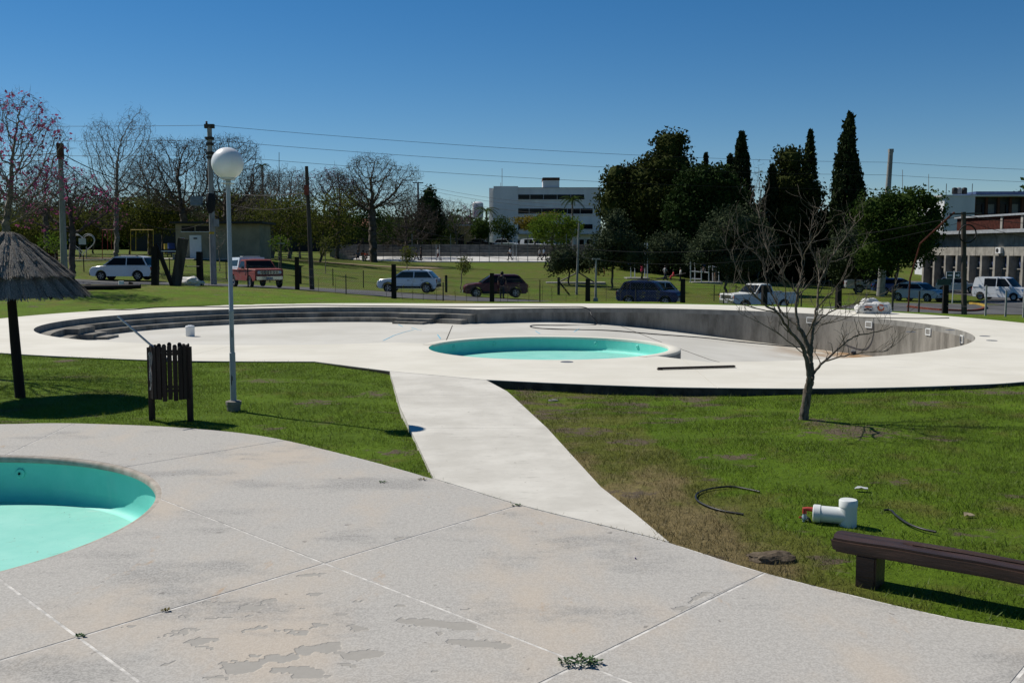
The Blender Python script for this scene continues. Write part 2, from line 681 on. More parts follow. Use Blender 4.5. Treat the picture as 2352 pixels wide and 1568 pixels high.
# near paving: sandblasted pale concrete, stained, its skin flaking off in places
t = NT('sandblasted_concrete')
p = t.pos()
att = t.n.new('ShaderNodeAttribute')
att.attribute_name = 'flake'
mask = att.outputs['Fac']
flake = t.ramp(mask, 0.35, 0.65)
grain = t.noise(p, 62, 3, .6)
grain2 = t.noise(p, 24, 4, .65)
pits = t.ramp(t.math('ADD', t.math('MULTIPLY', grain, .6), t.math('MULTIPLY', grain2, .4)), .40, .60)
blotch = t.noise(t.map(p, (1, .55, 1), (0, 0, 0), (0, 0, .5)), 0.75, 5, .6)
blotch2 = t.noise(t.map(p, (.5, 1, 1), (3, 9, 0), (0, 0, -.7)), 1.1, 5, .62)
base = t.mix(pits, (0.335, 0.318, 0.29), (0.44, 0.42, 0.385))
base = t.mix(t.ramp(blotch, .45, .68, 0, .55), base, (0.475, 0.395, 0.305))
grey = t.mix(pits, (0.205, 0.20, 0.188), (0.365, 0.35, 0.325))
base = t.mix(t.ramp(blotch2, .50, .66, 0, .75), base, grey)
rust = t.noise(t.map(p, (2.4, .8, 1), (1, 5, 0), (0, 0, .6)), 1.0, 6, .7, .3)
base = t.mix(t.ramp(rust, .62, .74, 0, .45), base, (0.40, 0.235, 0.10))
spot = t.ramp(t.noise(p, 7.5, 3, .5), .70, .74, 0, .6)
base = t.mix(spot, base, (0.13, 0.12, 0.11))
slick = t.mix(t.noise(p, 18, 5, .7), (0.275, 0.258, 0.23), (0.36, 0.34, 0.305))
col = t.mix(flake, base, slick)
hh = t.math('MULTIPLY', pits, t.math('SUBTRACT', 1.0, flake))
n1 = t.bump(hh, 0.22, 0.004)
n2 = t.bump(t.ramp(mask, 0.25, 0.75, 1, 0), 0.7, 0.005, n1)
M_SAND = t.done(col, 0.9, 0.2, n2)

# far terrace: new, pale, brushed cement
t = NT('pale_brushed_cement')
p = t.pos()
b1 = t.noise(t.map(p, (1, 1, 1)), 0.5, 5, .6)
b2 = t.noise(t.map(p, (.4, 3.0, 1)), 2.0, 5, .6)
col = t.mix(t.ramp(b1, .35, .7), (0.575, 0.545, 0.465), (0.65, 0.62, 0.54))
col = t.mix(t.ramp(b2, .52, .72, 0, .5), col, (0.50, 0.475, 0.415))
sp = t.ramp(t.noise(p, 14, 3, .6), .72, .77, 0, .55)
col = t.mix(sp, col, (0.26, 0.23, 0.19))
M_PALE = t.done(col, 0.85, 0.25, t.bump(t.noise(p, 40, 4, .6), .12, .006))

t = NT('worn_path_cement')
p = t.pos()
b1 = t.noise(p, 0.9, 5, .65)
b2 = t.noise(t.map(p, (1.0, 4.0, 1)), 3.0, 6, .75)
col = t.mix(t.ramp(b1, .35, .7), (0.475, 0.452, 0.40), (0.59, 0.565, 0.505))
col = t.mix(t.ramp(b2, .56, .70, 0, .55), col, (0.30, 0.285, 0.25))
sp = t.ramp(t.noise(p, 16, 3, .6), .69, .74, 0, .7)
col = t.mix(sp, col, (0.16, 0.14, 0.11))
M_PATH = t.done(col, 0.9, 0.2, t.bump(t.noise(p, 50, 4, .6), .3, .006))
M_JOINT = simple('joint_mortar', (0.68, 0.655, 0.61), 0.9, .1, .25, 9)
M_SEAM = simple('dark_seam', (0.10, 0.09, 0.075), 0.95, .1, .3, 9)

# ------------------------------------------------------------------ ground sheet
SOIL = [(1668, 1044, .55, .32), (1225, 948, .55, .7), (1330, 985, .7, .6), (1300, 905, 1.3, .35), (1595, 915, .5, .5), (1960, 990, 1.0, .7), (1880, 965, .5, .4), (2295, 1228, .35, .16), (1450, 1010, .5, .4), (2300, 905, .8, .6), (2060, 1100, .35, .2), (1450, 1130, .5, .3), (720, 925, .5, .45), (600, 880, .5, .4), (860, 905, .4, .5), (350, 960, .25, .15), (910, 1035, .5, .3), (2130, 930, .5, .4)]
SOILP = [(at(u, v).x, at(u, v).y, a, b) for u, v, a, b in SOIL]


def soil_at(P):
    P = np.asarray(P, float)
    out = np.zeros(len(P))
    for x, y, a, b in SOILP:
        d = np.hypot((P[:, 0] - x) / a, (P[:, 1] - y) / b)
        out = np.maximum(out, np.clip(1.35 - d, 0, 1) * .62)
    return out


def scaled0(loop, k, c):
    return [(c[0] + (x - c[0]) * k, c[1] + (y - c[1]) * k) for x, y in loop]


def axis(segs):
    out = [segs[0][0]]
    for a, b, st in segs:
        k = max(1, round((b - a) / st))
        out += [a + (b - a) * (i + 1) / k for i in range(k)]
    return np.array(out)


AX = axis([(-3000, -400, 300), (-400, -130, 45), (-130, -60, 7), (-60, -22, 2.0), (-22, -13, .7), (-13, 14, .25), (14, 22, .7), (22, 60, 2.0), (60, 130, 7), (130, 400, 45), (400, 3000, 300)])
AY = axis([(-60, -4, 8), (-4, 4, 1.0), (4, 24, .25), (24, 50, .6), (50, 90, 1.0), (90, 180, 2.5), (180, 300, 15), (300, 500, 40), (500, 4000, 350)])
GX, GY = np.meshgrid(AX, AY)
GP = np.c_[GX.ravel(), GY.ravel()]
Z = gzs(GP)
nearm = (GP[:, 0] > -25) & (GP[:, 0] < 25) & (GP[:, 1] > -5) & (GP[:, 1] < 60)
idx = np.where(nearm)[0]
Z[idx] += np.array([0.022 * mnoise.noise((x * .9, y * .9, 0)) + 0.010 * mnoise.noise((x * 2.6, y * 2.6, 3)) for x, y in GP[idx]])
for loop, lim, dz, top in ((near_outline, .22, .5, -.02), (far_outer, .8, 3.0, DZ - .02), (path_loop, .2, .25, None)):
    ins = inpoly(GP, loop)
    d = polydist(GP[ins], loop)
    ii = np.where(ins)[0]
    if top is not None:
        Z[ii] = np.minimum(Z[ii], top - .01)
    else:
        Z[ii] = np.minimum(Z[ii], np.array([path_z(y) for y in GP[ii, 1]]) - .035)
    Z[ii[d > lim]] -= dz
for loop, dz in ((scaled0(np_loop, 1.25, NP_C), 1.2), (big_loop, 2.2), (rp_loop, 1.5)):
    Z[inpoly(GP, loop)] -= dz
cz0 = foot(1150, 131).z
cm = (GP[:, 0] > -24) & (GP[:, 0] < 21) & (GP[:, 1] > 129.8) & (GP[:, 1] < 147)
Z[cm] = np.minimum(Z[cm], cz0 - .06)
ny, nx = GX.shape
I = np.arange(ny * nx).reshape(ny, nx)
FQ = np.c_[I[:-1, :-1].ravel(), I[:-1, 1:].ravel(), I[1:, 1:].ravel(), I[1:, :-1].ravel()]
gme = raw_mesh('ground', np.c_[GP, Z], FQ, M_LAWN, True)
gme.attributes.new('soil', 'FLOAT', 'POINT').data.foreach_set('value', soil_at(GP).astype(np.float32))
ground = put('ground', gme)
tag(ground, 'green and dry patchy lawn rolling from the paving to the park', None, None, 'structure')


# ------------------------------------------------------------------ slabs: an outline cut by joints into separate pieces
def slabs(outer, holes, joints, parent, name, mat, z=0.0, thick=.12, gap=.011, zf=None, chamfer=.006, dense=None, attr=None):
    V, Ed = [], []

    def loop(L):
        n = len(V)
        V.extend([Vector((a, b)) for a, b in L])
        Ed.extend([(n + i, n + (i + 1) % len(L)) for i in range(len(L))])
    loop(outer)
    for h in holes:
        loop(h)
    nb = len(Ed)
    for J in joints:
        for a, b in zip(J[:-1], J[1:]):
            n = len(V)
            V.extend([Vector(a), Vector(b)])
            Ed.append((n, n + 1))
    if dense:
        D_ = np.array(dense, float)
        best = np.full(len(D_), 1e9)
        for a, b in Ed:
            pa_, pb_ = np.array(V[a]), np.array(V[b])
            ab = pb_ - pa_
            tt = np.clip(((D_ - pa_) @ ab) / max(ab @ ab, 1e-9), 0, 1)
            best = np.minimum(best, np.hypot(*(D_ - pa_ - tt[:, None] * ab).T))
        V.extend([Vector(q) for q in D_[best > gap + chamfer + .006]])
    vo, eo, fo, _, oe, _ = delaunay_2d_cdt(V, Ed, [], 0, 1e-5, True)
    cons = set()
    for e, src in zip(eo, oe):
        if len(src):
            cons.add((min(e), max(e)))
    cen = np.array([np.mean([(vo[i].x, vo[i].y) for i in f], axis=0) for f in fo])
    ok = inpoly(cen, outer)
    for h in holes:
        ok &= ~inpoly(cen, h)
    e2f = {}
    for k, f in enumerate(fo):
        if ok[k]:
            for i in range(len(f)):
                a, b = f[i], f[(i + 1) % len(f)]
                e2f.setdefault((min(a, b), max(a, b)), []).append(k)
    seen = set()
    out = []
    for k0 in range(len(fo)):
        if not ok[k0] or k0 in seen:
            continue
        comp = []
        st = [k0]
        seen.add(k0)
        while st:
            k = st.pop()
            comp.append(k)
            f = fo[k]
            for i in range(len(f)):
                e = (min(f[i], f[(i + 1) % len(f)]), max(f[i], f[(i + 1) % len(f)]))
                if e in cons:
                    continue
                for k2 in e2f.get(e, []):
                    if k2 not in seen:
                        seen.add(k2)
                        st.append(k2)
        bm = bmesh.new()
        vm = {}
        for k in comp:
            for i in fo[k]:
                if i not in vm:
                    vm[i] = bm.verts.new((vo[i].x, vo[i].y, 0))
        for k in comp:
            try:
                f = bm.faces.new([vm[i] for i in fo[k]])
            except ValueError:
                continue
            f.normal_update()
            if f.normal.z < 0:
                f.normal_flip()
        area = sum(f.calc_area() for f in bm.faces)
        if area < 0.02:
            bm.free()
            continue
        inner = list(bm.faces)
        r1 = bmesh.ops.inset_region(bm, faces=inner, thickness=gap, use_even_offset=False, use_boundary=True)['faces']
        bmesh.ops.delete(bm, geom=r1, context='FACES')
        if chamfer:
            inner = list(bm.faces)
            bmesh.ops.inset_region(bm, faces=inner, thickness=chamfer, use_even_offset=False, use_boundary=True)
            for v in bm.verts:
                if v.is_boundary:
                    v.co.z -= chamfer * .6
        be = [e for e in bm.edges if e.is_boundary]
        ex = bmesh.ops.extrude_edge_only(bm, edges=be)['geom']
        for v in ex:
            if isinstance(v, bmesh.types.BMVert):
                v.co.z -= thick
        for v in bm.verts:
            v.co.z += z if zf is None else zf(v.co.x, v.co.y)
        bmesh.ops.recalc_face_normals(bm, faces=bm.faces)
        me = bpy.data.meshes.new(name)
        bm.to_mesh(me)
        bm.free()
        me.materials.append(mat)
        if attr and name == 'slab':
            vals = [attr(v.co.x, v.co.y) if abs(v.co.z - z) < .003 else 0.0 for v in me.vertices]
            for v, k in zip(me.vertices, vals):
                v.co.z -= .0009 * k
            at_ = me.attributes.new('flake', 'FLOAT', 'POINT')
            at_.data.foreach_set('value', vals)
        out.append(put(name, me, parent))
    return out


def fill(outer, holes, z, name, mat, parent=None):
    V, Ed = [], []
    for L in [outer] + holes:
        n = len(V)
        V.extend([Vector((a, b)) for a, b in L])
        Ed.extend([(n + i, n + (i + 1) % len(L)) for i in range(len(L))])
    vo, eo, fo, _, _, _ = delaunay_2d_cdt(V, Ed, [], 0, 1e-5, True)
    cen = np.array([np.mean([(vo[i].x, vo[i].y) for i in f], axis=0) for f in fo])
    ok = inpoly(cen, outer)
    for h in holes:
        ok &= ~inpoly(cen, h)
    me = bpy.data.meshes.new(name)
    zz = z if callable(z) else (lambda x, y: z)
    me.from_pydata([(v.x, v.y, zz(v.x, v.y)) for v in vo], [], [f for k, f in enumerate(fo) if ok[k]])
    bm = bmesh.new()
    bm.from_mesh(me)
    bmesh.ops.recalc_face_normals(bm, faces=bm.faces)
    if sum(f.normal.z for f in bm.faces) < 0:
        bmesh.ops.reverse_faces(bm, faces=bm.faces)
    bmesh.ops.delete(bm, geom=[v for v in bm.verts if not v.link_faces], context='VERTS')
    bm.to_mesh(me)
    bm.free()
    me.materials.append(mat)
    return put(name, me, parent)


def scaled(loop, k, c):
    return [(c[0] + (x - c[0]) * k, c[1] + (y - c[1]) * k) for x, y in loop]


def near_flake(x, y):
    for qx, qy, a, b, c_, s_ in FLK:
        if abs(x - qx) < a + .2 and abs(y - qy) < max(a * abs(s_), b) + .17:
            return True
    return False


# near terrace
near_terrace = fill(near_outline, [scaled(np_loop, (NP_R + .02) / NP_R, NP_C)], -.0035, 'pavement', M_JOINT)
tag(near_terrace, 'old stained concrete terrace around the near paddling pool', None, None, 'structure')


def ext(a, b, ka=0.0, kb=0.0):
    a = Vector(a)
    b = Vector(b)
    d = b - a
    return [tuple(a - d * ka), tuple(b + d * kb)]


jA = at2(362, 1143)
jB = at2(735, 1293)
jC = at2(1335, 1522)
jD = at2(180, 1462)
J = [ext(jA, jC, .01, 1.6),                                     # main white strip, pool rim to the corner and on
     ext(jD, at2(1190, 1160), 2.5, .02),                        # long seam crossing it
     ext(at2(0, 1330), jD, .4, 2.5),
     ext(at2(505, 1197), at2(960, 1095), 0, .03),
     ext(at2(287, 1072), at2(641, 1013), .06, .05),
     ext(at2(12, 1045), at2(172, 971), .06, .05),
     ext(jC, at2(1755, 1316), 1.3, .06),
     ext(at2(2325, 1568), at2(2352, 1535), 14, 3.6),
     [(-9.2, 9.3), (-18, 9.0)], [(-8.5, 11.2), (-12.5, 14.0)], [(-6.2, 6.4), (-6.3, -5)], [(-8.2, 7.1), (-13, -1)]]
slabs(near_outline, [np_loop], J, near_terrace, 'slab', M_SAND, 0.0, .10, .016, chamfer=.004,
      dense=[q for q in [(x + .01 * (i % 2), y) for i, y in enumerate(np.arange(5.1, 9.2, .022)) for x in np.arange(-3.2, 2.6, .022)] if near_flake(*q)] + [(x + .2 * (i % 2), y) for i, y in enumerate(np.arange(-3, 14.4, .4)) for x in np.arange(-15, 8.5, .4)], attr=flake_at)

# far terrace, cut by thin seams; its pools are set in below
far_bed = fill(far_outer, [scaled(big_loop, 1.0, (0, 30)), rp_loop], DZ - .012, 'terrace', M_SEAM)
tag(far_bed, 'new pale cement terrace ringing the empty swimming basin', None, None, 'structure')
far_solid_holes = [big_loop, rp_loop]


def dseg(a, b):
    return [a, b]


JF = [dseg(at2(736, 792, DZ), at2(753, 834, DZ)), dseg((-2.47, 19.80), at2(1062, 818, DZ)), dseg(at2(1228, 884, DZ), at2(1328, 822, DZ)), dseg(at2(1652, 894, DZ), at2(1560, 818, DZ)),
      dseg((-2.45, 19.81), (-.48, 18.45)), dseg(at2(345, 835, DZ), at2(545, 792, DZ)), dseg(at2(-60, 802, DZ), at2(275, 782, DZ)), dseg((-19, 31.4), (-14.6, 30.2))]
for ang in (-20, 12, 45, 75, 100):
    a = R(ang)
    JF.append([(RC[0] + 10.2 * math.cos(a), RC[1] + 10.2 * math.sin(a)), (RC[0] + 16.5 * math.cos(a), RC[1] + 16.5 * math.sin(a))])
for ang in (95, 120, 150):
    a = R(ang)
    JF.append([(LC[0] + 8.5 * math.cos(a), LC[1] + 8.5 * math.sin(a)), (LC[0] + 14.5 * math.cos(a), LC[1] + 14.5 * math.sin(a))])
for ang in (-62, -40):
    a = R(ang)
    JF.append([(RC[0] + 10.2 * math.cos(a), RC[1] + 10.2 * math.sin(a)), (RC[0] + 17.5 * math.cos(a), RC[1] + 17.5 * math.sin(a))])
slabs(far_outer, [big_loop, rp_loop], JF, far_bed, 'slab', M_PALE, DZ, .32, .006, chamfer=0)

# raw grey edge below the rim of the terrace
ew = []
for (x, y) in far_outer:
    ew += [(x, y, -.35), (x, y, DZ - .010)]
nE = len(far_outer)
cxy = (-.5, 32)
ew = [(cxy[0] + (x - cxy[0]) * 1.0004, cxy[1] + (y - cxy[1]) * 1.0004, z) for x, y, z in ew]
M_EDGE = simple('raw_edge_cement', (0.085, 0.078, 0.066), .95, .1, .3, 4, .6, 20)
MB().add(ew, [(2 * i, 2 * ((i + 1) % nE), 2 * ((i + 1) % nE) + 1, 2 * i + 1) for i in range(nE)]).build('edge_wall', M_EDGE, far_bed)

# path
path_bed = fill(path_loop, [], lambda x, y: path_z(y) - .012, 'path', M_SEAM)
tag(path_bed, 'pale weathered cement path joining the two terraces', None, None, 'structure')
PJ = [[(-3, 13.75), (2, 13.70)], [(-3, 16.6), (2, 16.55)]]
for k in range(1, 4):
    f = k / 4
    a = Vector(path_loop[0]).lerp(Vector(path_loop[-1]), f)
    b = Vector((-1.28, 13.73)).lerp(Vector((.5, 13.7)), f)
slabs(path_loop, [], PJ, path_bed, 'slab', M_PATH, 0, .2, .004, zf=lambda x, y: path_z(y), chamfer=0,
      dense=[(-.6 + .35 * i - (y - 10) * .11, y) for y in np.arange(9.5, 18.6, .6) for i in range(5)])
# ------------------------------------------------------------------ pools
t = NT('turquoise_pool_paint')
p = t.pos()
b1 = t.noise(p, 1.4, 5, .65)
col = t.mix(t.ramp(b1, .3, .7), (0.15, 0.60, 0.50), (0.20, 0.66, 0.56))
sep = t.n.new('ShaderNodeSeparateXYZ')
t.l.new(p, sep.inputs[0])
dirt = t.math('MULTIPLY', t.ramp(t.noise(p, 5, 6, .75), .60, .72), t.ramp(t.noise(p, .8, 3, .6), .45, .65))
col = t.mix(t.math('MULTIPLY', dirt, .6), col, (0.17, 0.24, 0.17))
chalk = t.ramp(t.noise(t.map(p, (1, 1, .35)), 2.2, 6, .75), .5, .75, 0, .4)
col = t.mix(chalk, col, (0.30, 0.62, 0.54))
M_TURQ = t.done(col, 0.55, 0.3, t.bump(t.noise(p, 30, 4, .6), .2, .006))

t = NT('bleached_turquoise_floor')
p = t.pos()
b1 = t.noise(p, 1.1, 5, .65)
col = t.mix(t.ramp(b1, .3, .7), (0.19, 0.53, 0.445), (0.265, 0.60, 0.51))
dirt = t.math('MULTIPLY', t.ramp(t.noise(p, 6, 6, .75), .60, .70), t.ramp(t.noise(p, .9, 3, .6), .42, .6))
col = t.mix(t.math('MULTIPLY', dirt, .8), col, (0.18, 0.21, 0.13))
streak = t.ramp(t.noise(t.map(p, (1, 3.5, 1), (2, 5, 0), (0, 0, .4)), 1.6, 6, .75), .58, .74, 0, .45)
col = t.mix(streak, col, (0.42, 0.60, 0.53))
sp = t.ramp(t.noise(p, 22, 2, .5), .71, .75, 0, .8)
col = t.mix(sp, col, (0.06, 0.06, 0.04))
M_TURQF = t.done(col, 0.6, 0.3, t.bump(t.noise(p, 30, 4, .6), .2, .006))

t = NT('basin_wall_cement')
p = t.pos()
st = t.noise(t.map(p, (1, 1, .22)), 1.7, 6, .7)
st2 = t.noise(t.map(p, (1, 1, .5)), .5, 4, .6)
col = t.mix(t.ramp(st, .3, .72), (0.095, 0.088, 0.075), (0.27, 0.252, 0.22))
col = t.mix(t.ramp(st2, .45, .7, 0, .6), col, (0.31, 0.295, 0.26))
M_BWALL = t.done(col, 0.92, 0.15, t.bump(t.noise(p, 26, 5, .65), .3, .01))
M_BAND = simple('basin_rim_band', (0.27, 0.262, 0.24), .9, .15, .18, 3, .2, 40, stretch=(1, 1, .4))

t = NT('basin_floor_cement')
p = t.pos()
b1 = t.noise(p, .35, 5, .6)
b2 = t.noise(t.map(p, (.5, 2.2, 1)), 1.2, 5, .65)
col = t.mix(t.ramp(b1, .3, .7), (0.47, 0.45, 0.395), (0.55, 0.53, 0.475))
col = t.mix(t.ramp(b2, .58, .75, 0, .35), col, (0.36, 0.345, 0.31))
sep = t.n.new('ShaderNodeSeparateXYZ')
t.l.new(p, sep.inputs[0])
mud = t.math('MULTIPLY', t.ramp(sep.outputs[0], 8.0, 12.5), t.ramp(t.noise(t.map(p, (1, .5, 1)), .8, 4, .6), .38, .6))
col = t.mix(mud, col, (0.27, 0.17, 0.09))
M_BFLOOR = t.done(col, 0.85, 0.25, t.bump(t.noise(p, 30, 4, .6), .15, .006))
M_COPING = simple('weathered_coping', (0.42, 0.37, 0.32), .9, .15, .22, 7, .3, 50, c2=(0.27, 0.24, 0.2))
M_WPVC = simple('white_plastic', (0.74, 0.75, 0.73), .35, .5, .06, 3)
M_BLACKP = simple('black_rubber', (0.016, 0.016, 0.018), .45, .4, .2, 8)
M_DARKHOLE = simple('dark_opening', (0.02, 0.02, 0.022), .9, .1, .1, 4)
M_GREYP = simple('grey_plastic', (0.12, 0.13, 0.15), .5, .4, .15, 8)

# near paddling pool
np_t = thing('paddling_pool', 'empty turquoise paddling pool sunk in the near stained terrace', 'pool', (NP_C[0], NP_C[1], -.55))
MB().lathe([(NP_R + .03, .545), (NP_R - .012, .547), (NP_R - .035, .538), (NP_R - .045, .515), (NP_R - .045, .478), (NP_R - .02, .465), (NP_R + .02, .465)], (0, 0, 0), 128).build('coping', M_COPING, np_t, 60)
MB().lathe([(NP_R - .13, .003), (NP_R - .06, .025), (NP_R - .02, .08), (NP_R - .004, .16), (NP_R, .47)], (0, 0, 0), 128).build('wall', M_TURQ, np_t, 60)
MB().lathe([(.001, -.012), (1.0, -.008), (NP_R - .4, 0), (NP_R - .12, .0035)], (0, 0, 0), 96).build('floor', M_TURQF, np_t, 60)
for a in (84, 22):
    q = Matrix.Rotation(R(a), 3, 'Z') @ Matrix.Rotation(R(-90), 3, 'Y')
    m = MB().lathe([(.062, 0), (.062, .018), (.05, .03), (.03, .03), (.028, .022), (.014, .022), (.012, .035), (.001, .035)], (0, 0, 0), 20, q)
    c = Vector((NP_R * math.cos(R(a)), NP_R * math.sin(R(a)), .33))
    m.v = [tuple(Vector(v) + c) for v in m.v]
    o = m.build('inlet_fitting', M_TURQ, np_t, 50)
    MB().ball(c * 1 - Vector((.036 * math.cos(R(a)), .036 * math.sin(R(a)), 0)), .016, 8, 6).build('nozzle', M_DARKHOLE, o)

# big basin
def floor_z(x, y):
    k = min(max((x - 1.0) / 12.0, 0), 1)
    k = k * k * (3 - 2 * k)
    return -.46 - .80 * k


bp = thing('swimming_pool', 'large empty unfinished cement swimming basin of two joined lobes', 'pool', (-1.7, 33, -.9))
N = len(big_loop)
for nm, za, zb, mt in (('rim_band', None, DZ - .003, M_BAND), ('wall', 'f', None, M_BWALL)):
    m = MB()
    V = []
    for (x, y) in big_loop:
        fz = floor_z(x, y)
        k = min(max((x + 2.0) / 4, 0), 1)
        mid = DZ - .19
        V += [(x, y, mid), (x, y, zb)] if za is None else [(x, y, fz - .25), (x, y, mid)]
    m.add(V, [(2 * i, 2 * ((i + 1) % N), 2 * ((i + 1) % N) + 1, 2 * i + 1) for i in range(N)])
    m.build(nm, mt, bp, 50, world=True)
dn = [(x + .3 * (i % 2), y) for i, y in enumerate(np.arange(21.6, 43, .8)) for x in np.arange(-15.5, 14, .8)]
dn = [q for q, k in zip(dn, inpoly(dn, big_loop) & (polydist(dn, big_loop) > .3)) if k]
Vv = [Vector(q) for q in big_loop] + [Vector(q) for q in dn]
vo, eo, fo, _, _, _ = delaunay_2d_cdt(Vv, [(i, (i + 1) % N) for i in range(N)], [], 0, 1e-5, True)
cen = np.array([np.mean([(vo[i].x, vo[i].y) for i in f], axis=0) for f in fo])
ok = inpoly(cen, big_loop)
MB().add([(v.x, v.y, floor_z(v.x, v.y)) for v in vo], [f for k, f in enumerate(fo) if ok[k]]).build('floor', M_BFLOOR, bp, True, world=True)


def ringstep(r0, r1, z0, z1, a0, a1, n, name):
    m = MB()
    V = []
    for i in range(n + 1):
        a = a0 + (a1 - a0) * i / n
        c, s_ = math.cos(a), math.sin(a)
        for r, z in ((r0, z0), (r1, z0), (r1, z1), (r0, z1)):
            V.append((LC[0] + r * c, LC[1] + r * s_, z))
    F_ = [(0, 1, 2, 3), (4 * n, 4 * n + 3, 4 * n + 2, 4 * n + 1)]
    for i in range(n):
        for k in range(4):
            k2 = (k + 1) % 4
            F_.append((4 * i + k, 4 * i + k2, 4 * i + 4 + k2, 4 * i + 4 + k))
    m.add(V, F_)
    return m.build(name, M_BWALL, bp, 30, world=True)


sa0, sa1 = la0 + .012, R(212)
ringstep(LR - .45, LR - .003, -.62, DZ - .21, sa0, sa1, 70, 'step')
ringstep(LR - .90, LR - .452, -.62, DZ - .40, sa0 + .01, sa1 - .02, 70, 'step')
for b0, b1 in ((R(63.5), R(76)), (R(176), R(186))):
    for j, (ri, zo) in enumerate(((.45, -.212), (.90, -.402), (1.34, -.50))):
        zt = DZ + zo + .003
        ringstep(LR - ri - .44 + (.0 if j else 0), LR - ri - .003, -.63, zt, b0 + .006 * j, b1 - .006 * j, 12, 'stair_tread')
# rim wall of the round pool inside the basin
rp = thing('round_pool', 'empty round turquoise toddler pool with pale rim inside the big basin', 'pool', (RP_C[0], RP_C[1], -.26))
A0, A1 = pa1 - .05, pa0 + .10
MB().lathe([(RPO + .006, -.9), (RPO + .006, DZ + .255), (RPO - .01, DZ + .267), (RP_R + .012, DZ + .267), (RP_R - .008, DZ + .257), (RP_R - .008, DZ + .2)], (0, 0, 0), 80, None, A0, A1).build('rim', M_PALE, rp, 40)
m = MB().lathe([(RPO + .010, -.9), (RPO + .010, DZ + .20)], (0, 0, 0), 60, None, A0 + .02, A1 - .02)
m.build('outer_wall', M_BAND, rp, 40)
MB().lathe([(RP_R - .10, 0), (RP_R - .05, .02), (RP_R - .015, .06), (RP_R - .006, .12), (RP_R - .006, DZ + .253)], (0, 0, 0), 128).build('wall', M_TURQ, rp, 60)
MB().lathe([(.001, -.01), (1.5, -.005), (RP_R - .09, .001)], (0, 0, 0), 96).build('floor', M_TURQF, rp, 60)
for a in (146, 118, 62, 35):
    q = Matrix.Rotation(R(a), 3, 'Z') @ Matrix.Rotation(R(-90), 3, 'Y')
    c = Vector(((RP_R - .004) * math.cos(R(a)), (RP_R - .004) * math.sin(R(a)), .22))
    m = MB().lathe([(.055, 0), (.055, .015), (.04, .025), (.022, .025), (.02, .012), (.001, .012)], (0, 0, 0), 16, q)
    m.v = [tuple(Vector(v) + c) for v in m.v]
    m.build('inlet_fitting', M_TURQ, rp, 50)

# skimmer openings in the deep wall, low ledge, chalk marks on the floor
for u, v in ((1852, 734), (1983, 744), (2098, 760), (2187, 776)):
    q = at(u, v, -.10)
    a = math.atan2(q.y - RC[1], q.x - RC[0])
    M_ = Matrix.Rotation(a + math.pi / 2, 3, 'Z')
    c = Vector((RC[0] + (RR - .02) * math.cos(a), RC[1] + (RR - .02) * math.sin(a), -.13)) - bp.location
    w, h = .30, .20
    m = MB()
    for dx, dz, sx, sz in ((0, h / 2, w + .03, .03), (0, -h / 2, w + .03, .03), (-w / 2, 0, .03, h - .032), (w / 2, 0, .03, h - .032)):
        m.box(c + M_ @ Vector((dx, 0, dz)), (sx, .04, sz), rot=M_)
    o = m.build('skimmer_frame', M_WPVC, bp)
    MB().box(c + M_ @ Vector((0, 0.008, 0)), (w - .032, .02, h - .032), rot=M_).build('flap', M_BAND, o)
q0 = [at2(1552, 822, -.25), at2(1695, 826, -.25), at2(1700, 829, -.25), at2(1552, 829, -.25)]
MB().prism([(4.05, 22.35), (5.75, 22.0), (5.9, 21.75), (4.1, 21.75)], -.9, -.02).build('ledge', M_PALE, bp, world=True)
M_CHALK = simple('blue_chalk', (0.22, 0.52, 0.68), .95, .1, .2, 12)
for pts in ([(880, 782), (905, 770), (930, 762), (950, 757)], [(915, 745), (925, 750)], [(945, 752), (960, 757), (968, 758)], [(1005, 768), (1012, 778)], [(1010, 783), (1006, 790)], [(1230, 760), (1240, 766)], [(1330, 755), (1318, 762)]):
    P = [at(u, v, floor_z(at(u, v, -.48).x, 0) + .004) for u, v in pts]
    MB().tube([q + Vector((0, 0, 0)) for q in P], .022, 4).build('chalk_line', M_CHALK, bp, world=True)
for o in [c for c in bp.children if c.name.startswith('chalk_line')]:
    me = o.data
    zc = sum(v.co.z for v in me.vertices) / len(me.vertices)
    for v in me.vertices:
        v.co.z = zc + (v.co.z - zc) * .12
for k, pts in enumerate(([(8.2, 24), (6.0, 30), (5.2, 36), (4.6, 42)], [(-2.6, 27), (-2.2, 33), (-2.4, 40)])):
    P = [Vector((x, y, floor_z(x, y) + .004)) for x, y in pts]
    m = MB()
    for a, b in zip(P[:-1], P[1:]):
        m.beam(a, b, .03, .004)
    m.build('floor_seam', M_SEAM, bp, world=True)
# ------------------------------------------------------------------ things on the near lawn
M_DWOOD = simple('dark_stained_wood', (0.030, 0.020, 0.017), .75, .25, .3, 7, .5, 30, stretch=(1, 1, .12))
M_BLWOOD = simple('black_tarred_post', (0.018, 0.014, 0.012), .8, .25, .3, 5, .5, 22, stretch=(1, 1, .15))
M_GALV = simple('galvanised_steel', (0.42, 0.44, 0.46), .45, .5, .15, 9, metal=.6)
M_LPOLE = simple('grey_blue_lamp_paint', (0.30, 0.345, 0.375), .5, .4, .12, 5, .1, 40, stretch=(1, 1, .2))
M_CONC = simple('rough_concrete', (0.24, 0.225, 0.20), .95, .15, .25, 6, .5, 30)
M_STEELD = simple('dark_bare_metal', (0.03, 0.028, 0.027), .6, .4, .2, 9)

